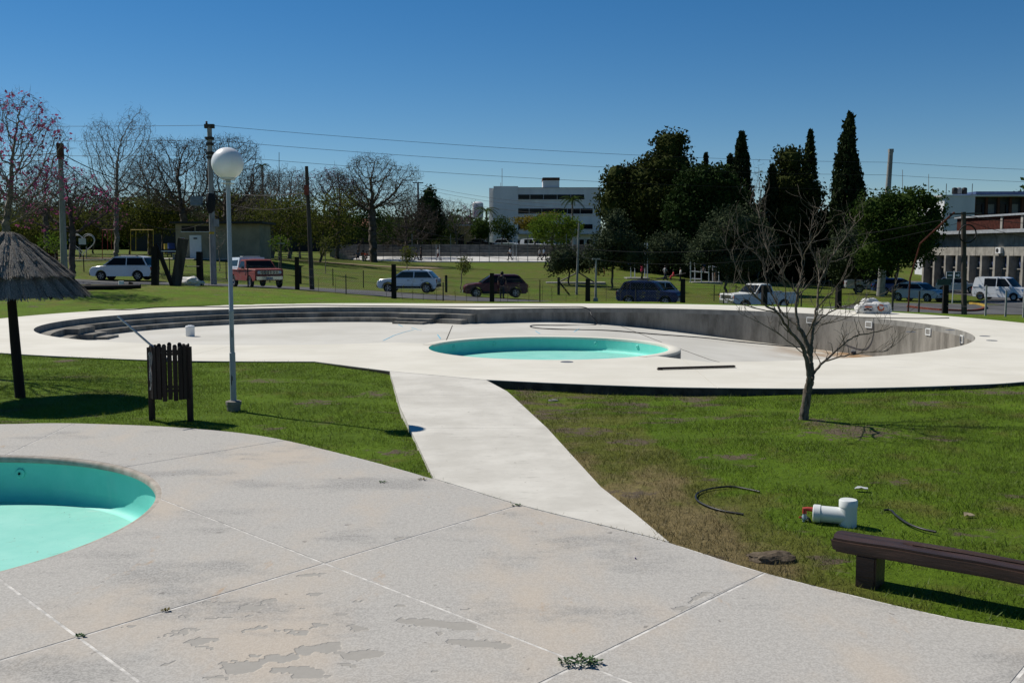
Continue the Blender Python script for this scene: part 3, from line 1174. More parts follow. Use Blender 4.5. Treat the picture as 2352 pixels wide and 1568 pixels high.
# --- globe lamp
L = at(537, 943)
L.z = gz(L.x, L.y)
lamp = thing('street_lamp', 'slim grey globe lamp standing on the lawn by the slatted bin', 'lamp post', L)
MB().lathe([(.100, -.06), (.105, .02), (.112, .10), (.125, .105), (.125, .155), (.09, .165), (.001, .165)], (0, 0, 0), 12).build('base', M_CONC, lamp, 30)
MB().lathe([(.047, .15), (.045, .92), (.036, .93), (.035, 1.55), (.038, 1.56), (.038, 1.60), (.034, 1.605), (.032, 3.56), (.001, 3.56)], (0, 0, 0), 20).build('pole', M_LPOLE, lamp, 40)
rng = random.Random(4)
for k in range(6):
    z = .3 + rng.random() * 1.0
    a = -1.9 + rng.random() * .8
    r = .0465 if z < .9 else .0355
    MB().box((r * math.cos(a), r * math.sin(a), z), (.010, .006, .05 + .07 * rng.random()), rz=a + math.pi / 2).build('rust_scar', M_STEELD, lamp)
col_ = MB().lathe([(.001, 3.545), (.10, 3.548), (.10, 3.56), (.035, 3.562), (.04, 3.60), (.112, 3.615), (.112, 3.655), (.001, 3.66)], (0, 0, 0), 24).build('collar', simple('lamp_collar', (0.52, 0.54, 0.50), .5, .4, .1, 6), lamp, 35)
MB().tube([(-.10, 0, 3.553), (.10, 0, 3.553)], .006, 6).build('bracket', M_STEELD, col_)
t = NT('milky_globe')
t.b.inputs['Transmission Weight'].default_value = 0.0
dirt = t.ramp(t.noise(t.map(t.obj(), (7, 7, .8)), 2.0, 4, .6), .5, .75, 0, .25)
gc = t.mix(dirt, (0.74, 0.745, 0.74), (0.50, 0.49, 0.42))
t.b.inputs['Subsurface Weight'].default_value = 0.35
t.b.inputs['Subsurface Radius'].default_value = (.1, .1, .1)
M_GLOBE = t.done(gc, .35, .45)
MB().ball((0, 0, 3.86), .243, 40, 26).build('globe', M_GLOBE, lamp, 90)

# --- slatted bin
B0 = Vector(((at(350, 965).x + at(437, 965).x) / 2, 14.67, 0))
B0.z = gz(B0.x, B0.y) - .02
bin_t = thing('litter_bin', 'dark wooden slatted litter bin on two posts beside the lamp', 'litter bin', B0)
bw = .285
for sx in (-1, 1):
    MB().box((sx * bw, -.0, .55 + (0.0 if sx < 0 else .01)), (.075, .07, 1.14)).build('post', M_DWOOD, bin_t)
rng = random.Random(8)
nsl = 22
slat_me = None
for k in range(nsl):
    a = 2 * math.pi * (k + .5) / nsl
    x, y = .275 * math.cos(a), .24 * math.sin(a)
    if abs(abs(x) - bw) < .03:
        y += .0
    h0 = .36 + rng.uniform(-.015, .015)
    h1 = 1.14 + rng.uniform(-.02, .02)
    mm = MB()
    n0 = Matrix.Rotation(a + math.pi / 2 + rng.uniform(-.06, .06), 3, 'Z')
    # rounded top: two stacked boxes
    mm.box((x, y, (h0 + h1) / 2), (.062, .022, h1 - h0), rot=n0)
    mm.box((x, y, h1 + .008), (.048, .02, .018), rot=n0, taper=.7)
    mm.build('slat', M_DWOOD, bin_t)
for z in (.50, 1.04):
    m = MB()
    ring = [(.258 * math.cos(2 * math.pi * i / 32), .222 * math.sin(2 * math.pi * i / 32), z) for i in range(33)]
    for a, b in zip(ring[:-1], ring[1:]):
        m.beam(a, b, .006, .04)
    m.build('hoop', M_STEELD, bin_t)
MB().tube([(.01, -.02, .42), (-.24, -.02, 1.16)], .001, 4)
pipe = MB()
pa = far(338, 785, 14.62)
pb = far(270, 726, 14.62)
pd = (pa - pb)
pe = pa + pd * .75
P0 = thing('steel_pipe', 'galvanised steel tube poking out of the slatted litter bin', 'pipe', tuple(pe))
MB().tube([(0, 0, 0), tuple(pb - pe)], .016, 10).build('tube', M_GALV, P0, 40)
t = NT('torn_plastic_film')
t.b.inputs['Alpha'].default_value = .22
M_FILM = t.done((0.5, 0.52, 0.54), .35, .5)
rng = random.Random(3)
for (cx, cz, w, h, yy, lab) in ((-.19, .80, .06, .55, -.29, 'torn strips of clear plastic hanging down the bin front'),):
    m = MB()
    nx_, nz_ = 5, 7
    V = []
    for j in range(nz_):
        for i in range(nx_):
            V.append((cx + (i / (nx_ - 1) - .5) * w * (.5 + .5 * j / nz_) + .02 * rng.uniform(-1, 1), yy + .018 * rng.uniform(-1, 1), cz + (j / (nz_ - 1) - .5) * h))
    m.add(V, [(j * nx_ + i, j * nx_ + i + 1, (j + 1) * nx_ + i + 1, (j + 1) * nx_ + i) for j in range(nz_ - 1) for i in range(nx_ - 1)])
    o = thing('plastic_bag', lab, 'plastic bag', tuple(B0 + Vector((cx, yy, cz - h / 2))))
    m.v = [(v[0] - cx, v[1] - yy, v[2] - cz + h / 2) for v in m.v]
    m.build('film', M_FILM, o, 60)

# --- thatched sunshade
U0 = Vector((-8.42, 16.9, gz(-8.42, 16.9) - .03))
shade_t = thing('thatched_umbrella', 'grey straw sunshade on a dark pole at the left edge', 'sunshade', U0)
MB().tube([(0, 0, 0), (-.06, .02, 1.0), (-.13, .03, 2.68)], [.085, .08, .06], 12).build('pole', M_BLWOOD, shade_t, 40)
M_STRAW = simple('weathered_straw', (0.35, 0.31, 0.26), .95, .1, .35, 60, .6, 90, c2=(0.09, 0.083, 0.075), stretch=(1, 1, .25))
M_STRAWD = simple('matted_straw', (0.055, 0.05, 0.045), .95, .1, .3, 30, .6, 60)
ux, uy = -.12, .03
rng = np.random.default_rng(5)
for tier, (rt, zt, rb, zb, ns) in enumerate(((.34, 2.47, 1.24, 1.74, 5200), (.20, 2.60, 1.02, 2.08, 3600), (.07, 2.72, .72, 2.32, 2600), (.02, 2.80, .40, 2.52, 1400))):
    MB().lathe([(rb - .07, zb + .04), (rt, zt + .02)], (ux, uy, 0), 40).build('thatch_backing', M_STRAWD, shade_t, 60)
    a = rng.uniform(0, 2 * np.pi, ns)
    # bundles: straws gather in clumps round the cone
    nb = int(26 - tier * 4)
    bphase = a * nb / (2 * np.pi)
    bul = .5 + .5 * np.cos(2 * np.pi * (bphase - np.floor(bphase)) + np.pi)
    t0 = rng.uniform(0.0, .62, ns)
    t1 = np.minimum(t0 + rng.uniform(.3, .55, ns), 1.0 + rng.normal(0, .018, ns))
    t1 = np.where(rng.random(ns) < .4, 1.0 + rng.normal(0, .022, ns), t1)
    wob = rng.normal(0, .03, ns)
    lift = .012 + .05 * bul + rng.uniform(0, .018, ns)

    def pos(tt, aa, lf):
        r = rt + (rb - rt) * tt
        z = zt + (zb - zt) * tt + .07 * np.sin(np.pi * np.clip(tt, 0, 1))
        nx2, nz2 = (zt - zb), (rb - rt)
        L_ = math.hypot(nx2, nz2)
        r = r + lf * nx2 / L_
        z = z + lf * nz2 / L_
        return np.c_[ux + r * np.cos(aa), uy + r * np.sin(aa), z]
    w = rng.uniform(.005, .011, ns)
    A = pos(t0, a, lift)
    Bm = pos(t1, a + wob, lift * .9)
    tang = np.c_[-np.sin(a), np.cos(a), np.zeros(ns)] * w[:, None]
    V = np.stack([A - tang, A + tang, Bm + tang * .7, Bm - tang * .7], 1).reshape(-1, 3)
    put('thatch_tier', raw_mesh('thatch_tier', V, np.arange(ns * 4).reshape(-1, 4), M_STRAW), shade_t)['kind'] = 'stuff'
for k in range(8):
    a = 2 * math.pi * k / 8 + .2
    MB().tube([(ux + .05 * math.cos(a), uy + .05 * math.sin(a), 2.66), (ux + 1.22 * math.cos(a), uy + 1.22 * math.sin(a), 1.765)], .025, 6).build('rafter', M_BLWOOD, shade_t)
m = MB()
ring = [(ux + 1.15 * math.cos(2 * math.pi * i / 24), uy + 1.15 * math.sin(2 * math.pi * i / 24), 1.80) for i in range(25)]
m.tube(ring, .025, 6).build('eave_ring', M_BLWOOD, shade_t)

# --- bench of a heavy beam
t = NT('bench_varnish')
p = t.obj()
g1 = t.noise(t.map(p, (.6, 9, 9)), 3.0, 5, .7)
col = t.mix(t.ramp(g1, .3, .7), (0.020, 0.010, 0.006), (0.058, 0.029, 0.018))
wear = t.ramp(t.noise(p, 9, 4, .7), .66, .74, 0, .5)
col = t.mix(wear, col, (0.085, 0.05, 0.04))
nb_ = t.bump(t.noise(t.map(p, (.8, 6, 6)), 5, 6, .75), .6, .015)
M_BENCH = t.done(col, .48, .4, nb_)
b0 = at(1912, 1230, .345)
b1 = at(2352, 1307, .345)
bd = (b1 - b0)
bd.z = 0
bd.normalize()
brz = math.atan2(bd.y, bd.x)
bn = Vector((-bd.y, bd.x, 0))
BO = Vector((b0.x, b0.y, gz(b0.x, b0.y)))
bench = thing('bench', 'heavy dark brown beam bench at the lower right of the lawn', 'bench', tuple(BO), brz)
bm = bmesh.new()
bmesh.ops.create_cube(bm, size=1)
bmesh.ops.scale(bm, verts=bm.verts, vec=(2.9, .27, .105))
bmesh.ops.translate(bm, verts=bm.verts, vec=(1.43, .135, .2925))
bmesh.ops.bevel(bm, geom=bm.edges[:], offset=.018, segments=2, affect='EDGES')
bmesh.ops.subdivide_edges(bm, edges=[e for e in bm.edges if abs(e.verts[0].co.x - e.verts[1].co.x) > 1], cuts=36, use_grid_fill=True)
bmesh.ops.subdivide_edges(bm, edges=[e for e in bm.edges if abs(e.verts[0].co.y - e.verts[1].co.y) > .15], cuts=5, use_grid_fill=True)
for v in bm.verts:
    q = v.co
    v.co += Vector((0, .012 * mnoise.noise((q.x * 2.2, 3, q.z * 5)), .012 * mnoise.noise((q.x * 2, q.y * 4, 1)) + .010 * math.sin(q.x * 1.6)))
    if q.x < .12:
        v.co.x += .05 * mnoise.noise((1, q.y * 7, q.z * 7))
    # long drying crack along the top
    if q.z > .33 and abs(q.y - .15 - .03 * math.sin(q.x * 2.3)) < .018 and .5 < q.x < 2.6:
        v.co.z -= .02
me = bpy.data.meshes.new('seat')
bm.to_mesh(me)
bm.free()
me.materials.append(M_BENCH)
shade(me, 35)
put('seat', me, bench)
M_CRACK = simple('crack_shadow_gap', (0.006, 0.005, 0.005), .95, .05, .1, 9)
for (x0, x1, y0, zz, amp) in ((.55, 2.7, .14, .349, .03),):
    m = MB()
    pts = [Vector((x0 + (x1 - x0) * i / 24, y0 + amp * mnoise.noise((i * .35, 2, 2)), zz + .010 * math.sin((x0 + (x1 - x0) * i / 24) * 1.6) - .004)) for i in range(25)]
    for i, (a, b) in enumerate(zip(pts[:-1], pts[1:])):
        m.beam(a, b, .004 + .006 * abs(mnoise.noise((i * .5, 7, 1))), .006)
    m.build('crack', M_CRACK, bench)
for x in (.25, 2.45):
    bm = bmesh.new()
    bmesh.ops.create_cube(bm, size=1)
    bmesh.ops.scale(bm, verts=bm.verts, vec=(.15, .24, .36))
    bmesh.ops.translate(bm, verts=bm.verts, vec=(x, .137, .064))
    bmesh.ops.bevel(bm, geom=bm.edges[:], offset=.012, segments=2, affect='EDGES')
    me = bpy.data.meshes.new('leg')
    bm.to_mesh(me)
    bm.free()
    me.materials.append(M_BENCH)
    put('leg', me, bench)

# --- white drain tee with tap
PV = at(1947, 1205, 0)
PV.z = gz(PV.x, PV.y) - .03
pv = thing('drain_pipe', 'white plastic tee pipe with red elbow tap behind the bench', 'pipe', tuple(PV))
M_PVC = simple('white_pvc', (0.66, 0.68, 0.66), .4, .45, .05, 3, c2=(0.60, 0.61, 0.57))
rp_ = .079
MB().lathe([(rp_, 0), (rp_, .215), (rp_ + .004, .216), (rp_ + .004, .272), (rp_ - .004, .282), (.001, .283)], (0, 0, 0), 32).build('riser', M_PVC, pv, 40)
hd = (at(1880, 1178, .12) - at(1947, 1190, .12))
hd.z = 0
hd = Vector((-.93, .36, 0))
q = hd.to_track_quat('Z', 'Y').to_matrix()
br = MB().lathe([(rp_ - .003, .0), (rp_ - .003, .24), (rp_ + .004, .241), (rp_ + .004, .30), (rp_ - .004, .307), (.001, .308)], (0, 0, .125), 32, q).build('branch', M_PVC, pv, 40)
M_REDP = simple('red_plastic', (0.36, 0.045, 0.03), .45, .4, .15, 9)
M_TAP = simple('grey_blue_plastic', (0.32, 0.42, 0.45), .45, .4, .15, 9)
e0 = Vector((0, 0, .16)) + hd * .30
e1 = e0 + hd * .085
MB().tube([e0, e0 + hd * .06, e1, e1 - Vector((0, 0, .045))], [.021, .021, .024, .022], 10).build('elbow', M_REDP, pv, 40)
tp = MB().tube([e1 - Vector((0, 0, .04)), e1 - Vector((0, 0, .06)), e1 - Vector((0, 0, .075)), e1 - Vector((0, 0, .10)), e1 - Vector((0, 0, .105)), e1 - Vector((0, 0, .15)) + hd * .01], [.017, .017, .026, .026, .015, .013], 10).build('tap', M_TAP, pv, 40)
MB().tube([e1 - Vector((0, 0, .085)), e1 - Vector((.05, 0.0, .082))], .009, 6).build('handle', M_REDP, tp, 40)

q = at(1848, 1192)
MB_ = MB().tube([(0, 0, .03), (.015, -.075, .022)], [.026, .026], 14, caps=False).lathe([(.026, 0), (.029, .0), (.029, .015), (.026, .015)], (0, 0, .03), 14, Vector((0.2, -1, -.1)).to_track_quat('Z', 'Y').to_matrix())
s_ = thing('pipe_stub', 'short black pipe offcut lying in front of the white tee', 'pipe', (q.x, q.y, gz(q.x, q.y)))
MB_.build('sleeve', M_BLACKP, s_, 40)


def hose(name, label, pts, r, zoff=.0, cat='hose', mat=None, ground_z=None):
    P = []
    for u, v in pts:
        q = at(u, v, 0)
        q.z = (gz(q.x, q.y) + .012 if ground_z is None else ground_z) + r + zoff
        P.append(q)
    c = catmull(P, 8)
    o = thing(name, label, cat, tuple(c[0]))
    MB().tube([p_ - c[0] for p_ in c], r, 8).build('tube', mat or M_BLACKP, o, 60)
    return o


hose('garden_hose', 'black hose loop lying in the dry grass beside the path', [(1745, 1130), (1718, 1124), (1680, 1118), (1635, 1122), (1603, 1133), (1600, 1148), (1625, 1163), (1660, 1174), (1708, 1182)], .010)
hose('garden_hose', 'black bent hose lying in the grass right of the white tee', [(2030, 1173), (2046, 1174), (2060, 1187), (2085, 1204), (2115, 1216), (2150, 1224)], .011)

# litter
M_LITTER = simple('faded_plastic', (0.55, 0.58, 0.57), .5, .4, .2, 20)
rng = random.Random(11)


def scrap(u, v, w, l, label, mat=M_LITTER, z=None, h=.02):
    q = at(u, v, 0 if z is None else z)
    if z is None:
        q.z = gz(q.x, q.y) + .02
    m = MB()
    V = []
    nx_, ny_ = 5, 4
    for j in range(ny_):
        for i in range(nx_):
            V.append(((i / (nx_ - 1) - .5) * l, (j / (ny_ - 1) - .5) * w, h * rng.uniform(.1, 1.3)))
    top = len(V)
    V += [(a, b, c - .006) for a, b, c in V]
    F_ = []
    for j in range(ny_ - 1):
        for i in range(nx_ - 1):
            a = j * nx_ + i
            F_.append((a, a + 1, a + nx_ + 1, a + nx_))
            F_.append((top + a, top + a + nx_, top + a + nx_ + 1, top + a + 1))
    m.add(V, F_)
    o = thing('litter_scrap', label, 'litter', tuple(q), rng.uniform(-.4, .6))
    m.build('film', mat, o, 60)


scrap(1978, 1124, .06, .13, 'crushed clear plastic scrap in the grass behind the white tee')
scrap(2422 * .919, 1287 * .919 + 3, .05, .09, 'pale dry scrap on the grass above the bench', simple('dry_leaf', (0.30, 0.25, 0.17), .9, .1, .2, 20))
scrap(1460, 1282, .012, .016, 'tiny purple scrap on the cement path', simple('purple_foil', (0.05, 0.02, 0.14), .4, .5, .1, 20), .004, .008)

# clods of soil dug up beside the paving and below the terrace edge
M_SOIL = simple('dug_soil', (0.15, 0.12, 0.085), .98, .05, .3, 14, .8, 40, c2=(0.06, 0.047, 0.034))
M_RUBBLE = simple('broken_concrete', (0.30, 0.29, 0.265), .95, .1, .25, 8, .6, 25)


def clod(name, label, cat, q, r, mat, sc=(1, 1, .5), seed=0, group=None):
    bm = bmesh.new()
    bmesh.ops.create_icosphere(bm, subdivisions=3, radius=1)
    for v in bm.verts:
        p_ = v.co.copy()
        v.co *= 1 + .28 * mnoise.noise(p_ * 1.6 + Vector((seed, 0, 0))) + .16 * mnoise.noise(p_ * 4 + Vector((seed, 3, 0)))
        v.co = Vector((v.co.x * r * sc[0], v.co.y * r * sc[1], v.co.z * r * sc[2]))
    me = bpy.data.meshes.new(name)
    bm.to_mesh(me)
    bm.free()
    me.materials.append(mat)
    o = put(name, me, None, q)
    return tag(o, label, cat, group)


q = at(1772, 1282)
clod('soil_mound', 'dug up clod of dark soil at the edge of the near paving', 'soil mound', (q.x, q.y, gz(q.x, q.y) + .01), .17, M_SOIL, (1.25, .7, .35), 3)
for i, (u, v, r, lab) in enumerate(((1182, 888, .10, 'leftmost lump of rubble under the terrace edge beside the path'), (1222, 890, .17, 'low flat slab of rubble below the terrace edge'), (1368, 898, .19, 'large broken concrete lump half way along the raw terrace edge'),
                                    (1412, 901, .15, 'rightmost concrete lump under the raw terrace edge'), (1290, 897, .09, 'small grey lump between the rubble pieces at the terrace edge'), (1270, 920, .07, 'small stone lying apart in the grass below the terrace'))):
    q = at(u, v, -.05)
    clod('rubble', lab, 'rubble', (q.x, q.y - .05, gz(q.x, q.y) + .0), r, M_RUBBLE, (1.3, .9, .6), i * 5, 'rubble along the terrace edge')

# weeds growing in the joints
t = NT('weed_leaf')
M_WEED = simple('weed_leaf2', (0.045, 0.11, 0.02), .7, .3, .35, 30)
rng = random.Random(6)


def weed(u, v, r, n, label, z=0.0, mat=None):
    q = at(u, v, z)
    m = MB()
    for k in range(n):
        a = rng.uniform(0, 6.28)
        rr = r * math.sqrt(rng.random())
        c = Vector((rr * math.cos(a) * 1.5, rr * math.sin(a) * .7, rng.uniform(.004, r * .35)))
        L_ = rng.uniform(.012, .03)
        d = Vector((math.cos(a + rng.uniform(-1, 1)), math.sin(a + rng.uniform(-1, 1)), rng.uniform(0, .8))).normalized() * L_
        s2 = d.cross(Vector((0, 0, 1))).normalized() * L_ * .35
        m.add([c, c + d * .5 + s2, c + d, c + d * .5 - s2], [(0, 1, 2, 3)])
    o = thing('weed', label, 'weed', tuple(q))
    m.build('leaf', mat or M_WEED, o, recalc=False)['kind'] = 'stuff'


weed(1332, 1524, .085, 230, 'leafy weed sprawling at the crossing of the paving joints')
weed(185, 1461, .018, 30, 'small weed at the lower left joint crossing')
weed(380, 1403, .018, 25, 'dry weed tuft half way along the long seam', 0, simple('dry_weed', (0.16, 0.13, 0.03), .8, .2, .3, 20))
weed(1186, 1161, .02, 30, 'small weed where the long seam meets the path')
weed(880, 1108, .02, 25, 'weed tuft on the thin seam near the lawn')
weed(970, 1102, .03, 30, 'dry grass tuft at the lawn corner of the path', 0, MATS['dry_weed'])

# --- bare young tree on the lawn
t = NT('grey_bark')
p = t.obj()
col = t.mix(t.ramp(t.noise(t.map(p, (4, 4, 1)), 6, 5, .7), .3, .7), (0.060, 0.048, 0.036), (0.19, 0.16, 0.125))
M_BARK = t.done(col, .9, .15, t.bump(t.noise(t.map(p, (5, 5, 1)), 12, 5, .7), .5, .01))
TY = 14.78


def tp_(u, v, dy=0.0):
    return far(u, v, TY + dy)


TB = tp_(1845, 963)
tree0 = thing('young_tree', 'bare leafless young tree leaning on the right lawn', 'tree', tuple(TB))
rng = random.Random(21)
trunk_m, crown_m = MB(), MB()


def limb(m, pts, r0, r1, twigs=True, tl=.5):
    P = catmull(pts, 5)
    n = len(P)
    P = [p_ + Vector((rng.uniform(-1, 1), rng.uniform(-1, 1), rng.uniform(-1, 1))) * .010 for p_ in P]
    rr = [r0 + (r1 - r0) * (i / (n - 1)) ** .8 for i in range(n)]
    m.tube([p_ - TB for p_ in P], rr, 7)
    if twigs:
        for i in range(3, n, 1):
            if rng.random() < .68:
                d = (P[i] - P[i - 1]).normalized()
                side = Vector((rng.uniform(-1, 1), rng.uniform(-1, 1), rng.uniform(-.3, .6)))
                twig(P[i], (d * .5 + side * .75 + Vector((0, 0, .25))).normalized(), rng.uniform(.3, 1) * tl, rr[i] * .55, 1)


def twig(p0, d, L_, r, lev):
    n = 6
    P = [p0]
    dd = d.copy()
    for i in range(n):
        dd = (dd + Vector((rng.uniform(-1, 1), rng.uniform(-1, 1), rng.uniform(-.6, 1.0))) * .28).normalized()
        P.append(P[-1] + dd * L_ / n)
    r = max(r, .0035)
    crown_m.tube([q_ - TB for q_ in P], [max(r * (1 - .75 * i / n), .0022) for i in range(n + 1)], 4, caps=False)
    if lev > 0:
        for k in range(rng.randint(1, 3)):
            i = rng.randint(2, n)
            twig(P[i], (dd + Vector((rng.uniform(-1, 1), rng.uniform(-1, 1), rng.uniform(-.3, .8))) * .9).normalized(), L_ * rng.uniform(.4, .7), r * .6, lev - 1)


limb(trunk_m, [tp_(1845, 967), tp_(1848, 940), tp_(1855, 898), tp_(1860, 878), tp_(1864, 863)], .075, .055, False)
limb(trunk_m, [tp_(1855, 900, -.05), tp_(1857, 860, -.08), tp_(1848, 814, -.12), tp_(1843, 793, -.15)], .038, .030, False)
limb(trunk_m, [tp_(1864, 863), tp_(1862, 835, .02), tp_(1860, 814, .03), tp_(1850, 779, .04), tp_(1832, 747, .06)], .042, .030, False)
limb(trunk_m, [tp_(1862, 835, .02), tp_(1863, 800, .08), tp_(1864, 772, .12), tp_(1867, 750, .15)], .036, .028, False)
D = [([(1843, 793, -.15), (1811, 757, -.2), (1787, 719, -.3), (1755, 698, -.35), (1723, 666, -.45), (1699, 631, -.5), (1681, 592, -.55), (1656, 543, -.6)], .030, .006),
     ([(1832, 747, .06), (1829, 687, .1), (1839, 638, .15), (1843, 596, .2), (1832, 557, .2), (1801, 529, .25)], .028, .006),
     ([(1867, 750, .15), (1878, 694, .25), (1882, 652, .35), (1903, 603, .4), (1934, 557, .5), (1962, 518, .55), (1984, 494, .6)], .027, .005),
     ([(1866, 862, 0), (1892, 831, .15), (1948, 782, .3), (1976, 768, .45), (2022, 761, .6), (2050, 750, .7)], .028, .006),
     ([(1892, 831, .15), (1941, 817, -.05), (1987, 810, -.15), (2036, 805, -.2), (2056, 782, -.25)], .016, .005),
     ([(1867, 750, .15), (1903, 719, .2), (1952, 701, .1), (2001, 684, .0), (2075, 659, -.1)], .017, .004),
     ([(1787, 719, -.3), (1741, 708, -.5), (1681, 694, -.7), (1650, 676, -.8)], .013, .004),
     ([(1832, 747, .06), (1804, 728, .2), (1790, 708, .3), (1758, 638, .45), (1751, 603, .5), (1730, 575, .55), (1706, 560, .6), (1692, 522, .6)], .019, .005),
     ([(1829, 673, .1), (1804, 638, 0), (1776, 592, -.1), (1758, 560, -.15), (1748, 508, -.2), (1720, 466, -.2)], .016, .004),
     ([(1882, 652, .35), (1878, 610, .5), (1860, 560, .55), (1867, 504, .6), (1880, 478, .6)], .015, .004),
     ([(1843, 596, .2), (1860, 560, -.1), (1890, 520, -.2), (1900, 470, -.3)], .012, .004),
     ([(1903, 603, .4), (1945, 590, .7), (1990, 560, .9)], .011, .004),
     ([(1850, 779, .04), (1868, 740, -.3), (1890, 690, -.5), (1925, 655, -.7), (1950, 600, -.8)], .015, .004),
     ([(1848, 814, -.12), (1800, 775, -.5), (1745, 740, -.9), (1700, 722, -1.0)], .011, .004),
     ([(1864, 772, .12), (1890, 745, .5), (1935, 735, .8), (1975, 715, 1.0)], .012, .004),
     ([(1811, 757, -.2), (1806, 700, -.5), (1800, 650, -.7), (1770, 600, -.8)], .013, .004)]
for pts, a, b in D:
    limb(crown_m, [tp_(*q) for q in pts], a * .82, b * .8, True, .5)
trunk_m.build('trunk', M_BARK, tree0, 60)
crown_m.build('crown', M_BARK, tree0, 60, recalc=False)

# ------------------------------------------------------------------ things in and around the big basin
q = at(437, 772, -.46)
bk = thing('white_bucket', 'white plastic drum standing on the floor of the empty basin', 'bucket', (q.x, q.y, floor_z(q.x, q.y)))
MB().lathe([(.001, 0), (.145, 0), (.155, .02), (.158, .30), (.165, .305), (.165, .335), (.155, .34), (.15, .365), (.12, .375), (.05, .372), (.001, .37)], (0, 0, 0), 24).build('drum', M_WPVC, bk, 40)
MB().tube([(-.08, 0, .37), (-.06, 0, .40), (.06, 0, .40), (.08, 0, .37)], .012, 6).build('handle', M_WPVC, bk, 40)
q = at(1968, 809, -1.2)
pp = thing('corrugated_pipe', 'black corrugated pipe piece lying in the deep end of the basin', 'pipe', (q.x, q.y, floor_z(q.x, q.y) + .075))
pr = []
for i in range(25):
    pr.append((.075 if i % 2 else .062, -.2 + .4 * i / 24))
MB().lathe(pr, (0, 0, 0), 16, Vector((1, -.35, 0)).to_track_quat('Z', 'Y').to_matrix()).build('tube', M_GREYP, pp, 20)
# plank on the terrace
a, b = at(1512, 849, DZ), at(1687, 844, DZ)
pk = thing('wooden_plank', 'thin dark plank lying across the pale terrace', 'plank', tuple(a))
MB().beam((0, 0, .03), tuple(b - a + Vector((0, 0, .03))), .09, .035).build('board', M_DWOOD, pk)
MB().box((.03, 0, .012), (.10, .13, .02)).build('cleat', M_DWOOD, pk)


def zhose(name, label, pts, r):
    P = [Vector(q) + Vector((0, 0, r)) for q in pts]
    c = catmull(P, 8)
    o = thing(name, label, 'hose', tuple(c[0]))
    MB().tube([p_ - c[0] for p_ in c], r, 6).build('tube', M_BLACKP, o, 60)


zd = DZ + .003
zhose('long_hose', 'long black hose running along the far rim and down across the basin floor',
      [at(u, v, zd) for u, v in ((205, 713), (240, 712), (300, 712), (360, 707), (450, 705), (540, 705.5), (660, 702.5), (740, 702), (860, 703.5), (1000, 705), (1090, 705.5), (1180, 705.5), (1270, 706))] +
      [Vector((3.1, 42.25, zd)), Vector((3.35, 41.7, -.2)), Vector((3.5, 41.5, floor_z(3.5, 0) + .0))] +
      [at(u, v, floor_z(at(u, v, -.6).x, 0)) for u, v in ((1290, 748), (1225, 748), (1225, 753), (1280, 757), (1400, 760), (1500, 768), (1620, 777), (1700, 786), (1840, 799))], .02)
zhose('long_hose', 'black cable crossing the right of the terrace behind the bags', [at(u, v, zd) for u, v in ((1880, 723), (1930, 727), (2000, 730), (2100, 732), (2180, 731))], .015)
# bags of cement
M_BAG = simple('white_woven_sack', (0.66, 0.65, 0.62), .7, .3, .2, 5, .5, 18, c2=(0.45, 0.44, 0.42), local=True)
M_ORANGE = simple('orange_print', (0.55, 0.13, 0.05), .7, .3, .15, 9)
M_BLACKPR = simple('black_print', (0.03, 0.03, 0.03), .7, .3, .15, 9)
for i, (u, v, dz, r, lab) in enumerate(((1998, 721, 0, .36, 'left white sack with black print in the pile on the far terrace'), (2026, 721, 0, .38, 'right white sack with an orange ring print in the pile on the terrace'), (2003, 720, .26, .28, 'small white sack lying on top of the pile'))):
    q = at(u, v, DZ)
    bm = bmesh.new()
    bmesh.ops.create_icosphere(bm, subdivisions=4, radius=1)
    for w_ in bm.verts:
        p_ = w_.co.copy()
        k = 1 + .20 * mnoise.noise(p_ * 2.0 + Vector((i * 9, 0, 0))) + .14 * mnoise.noise(p_ * 4.5 + Vector((i * 9, 4, 0)))
        x_, y_, z_ = [math.copysign(abs(c_) ** .6, c_) * k for c_ in p_]
        w_.co = Vector((x_ * r * 1.15, y_ * r * .8, max(z_ * r * .66, -r * .5)))
    me = bpy.data.meshes.new('sack')
    bm.to_mesh(me)
    bm.free()
    me.materials.append(M_BAG)
    shade(me, 60)
    o = thing('cement_bag', lab, 'sack', (q.x, q.y + .3, DZ + .0 + dz), .2 * (i - 1), 'sacks piled on the far terrace')
    put('sack', me, o, (0, 0, r * .5))
    if i == 1:
        MB().lathe([(.13, 0), (.13, .012), (.075, .012), (.075, 0)], (-.06, -.325, .24), 20, Matrix.Rotation(R(80), 3, 'X')).build('printed_ring', M_ORANGE, o)
    elif i == 0:
        for dx, dz_ in ((-.12, .16), (-.02, .19), (.08, .15)):
            MB().box((dx, -.315, dz_), (.09, .02, .05), rz=.1).build('printed_mark', M_BLACKPR, o)
        MB().box((.0, -.312, .27), (.26, .02, .04), rz=.1).build('printed_band', M_ORANGE, o)
for i, (u, v, lab) in enumerate(((1302, 831, 'round grey drain cover beside the round pool'), (2092, 838 - 76, 'dark cover set in the terrace above the second skimmer'), (2278, 808 - 26, 'dark cover in the terrace right of the basin'), (2262, 772, 'small dark cover farther along the right terrace'), (2182, 758, 'small cover in the terrace behind the deep wall'))):
    q = at(u, v, DZ)
    o = MB().lathe([(.14, 0), (.14, .006), (.11, .008), (.10, .006), (.001, .007)], (0, 0, 0), 18).build('drain_cover', M_GREYP)
    o.location = (q.x, q.y, DZ)
    tag(o, lab, 'drain cover', 'covers set in the pale terrace')

# ------------------------------------------------------------------ blades of grass on the near lawn
rng = np.random.default_rng(12)


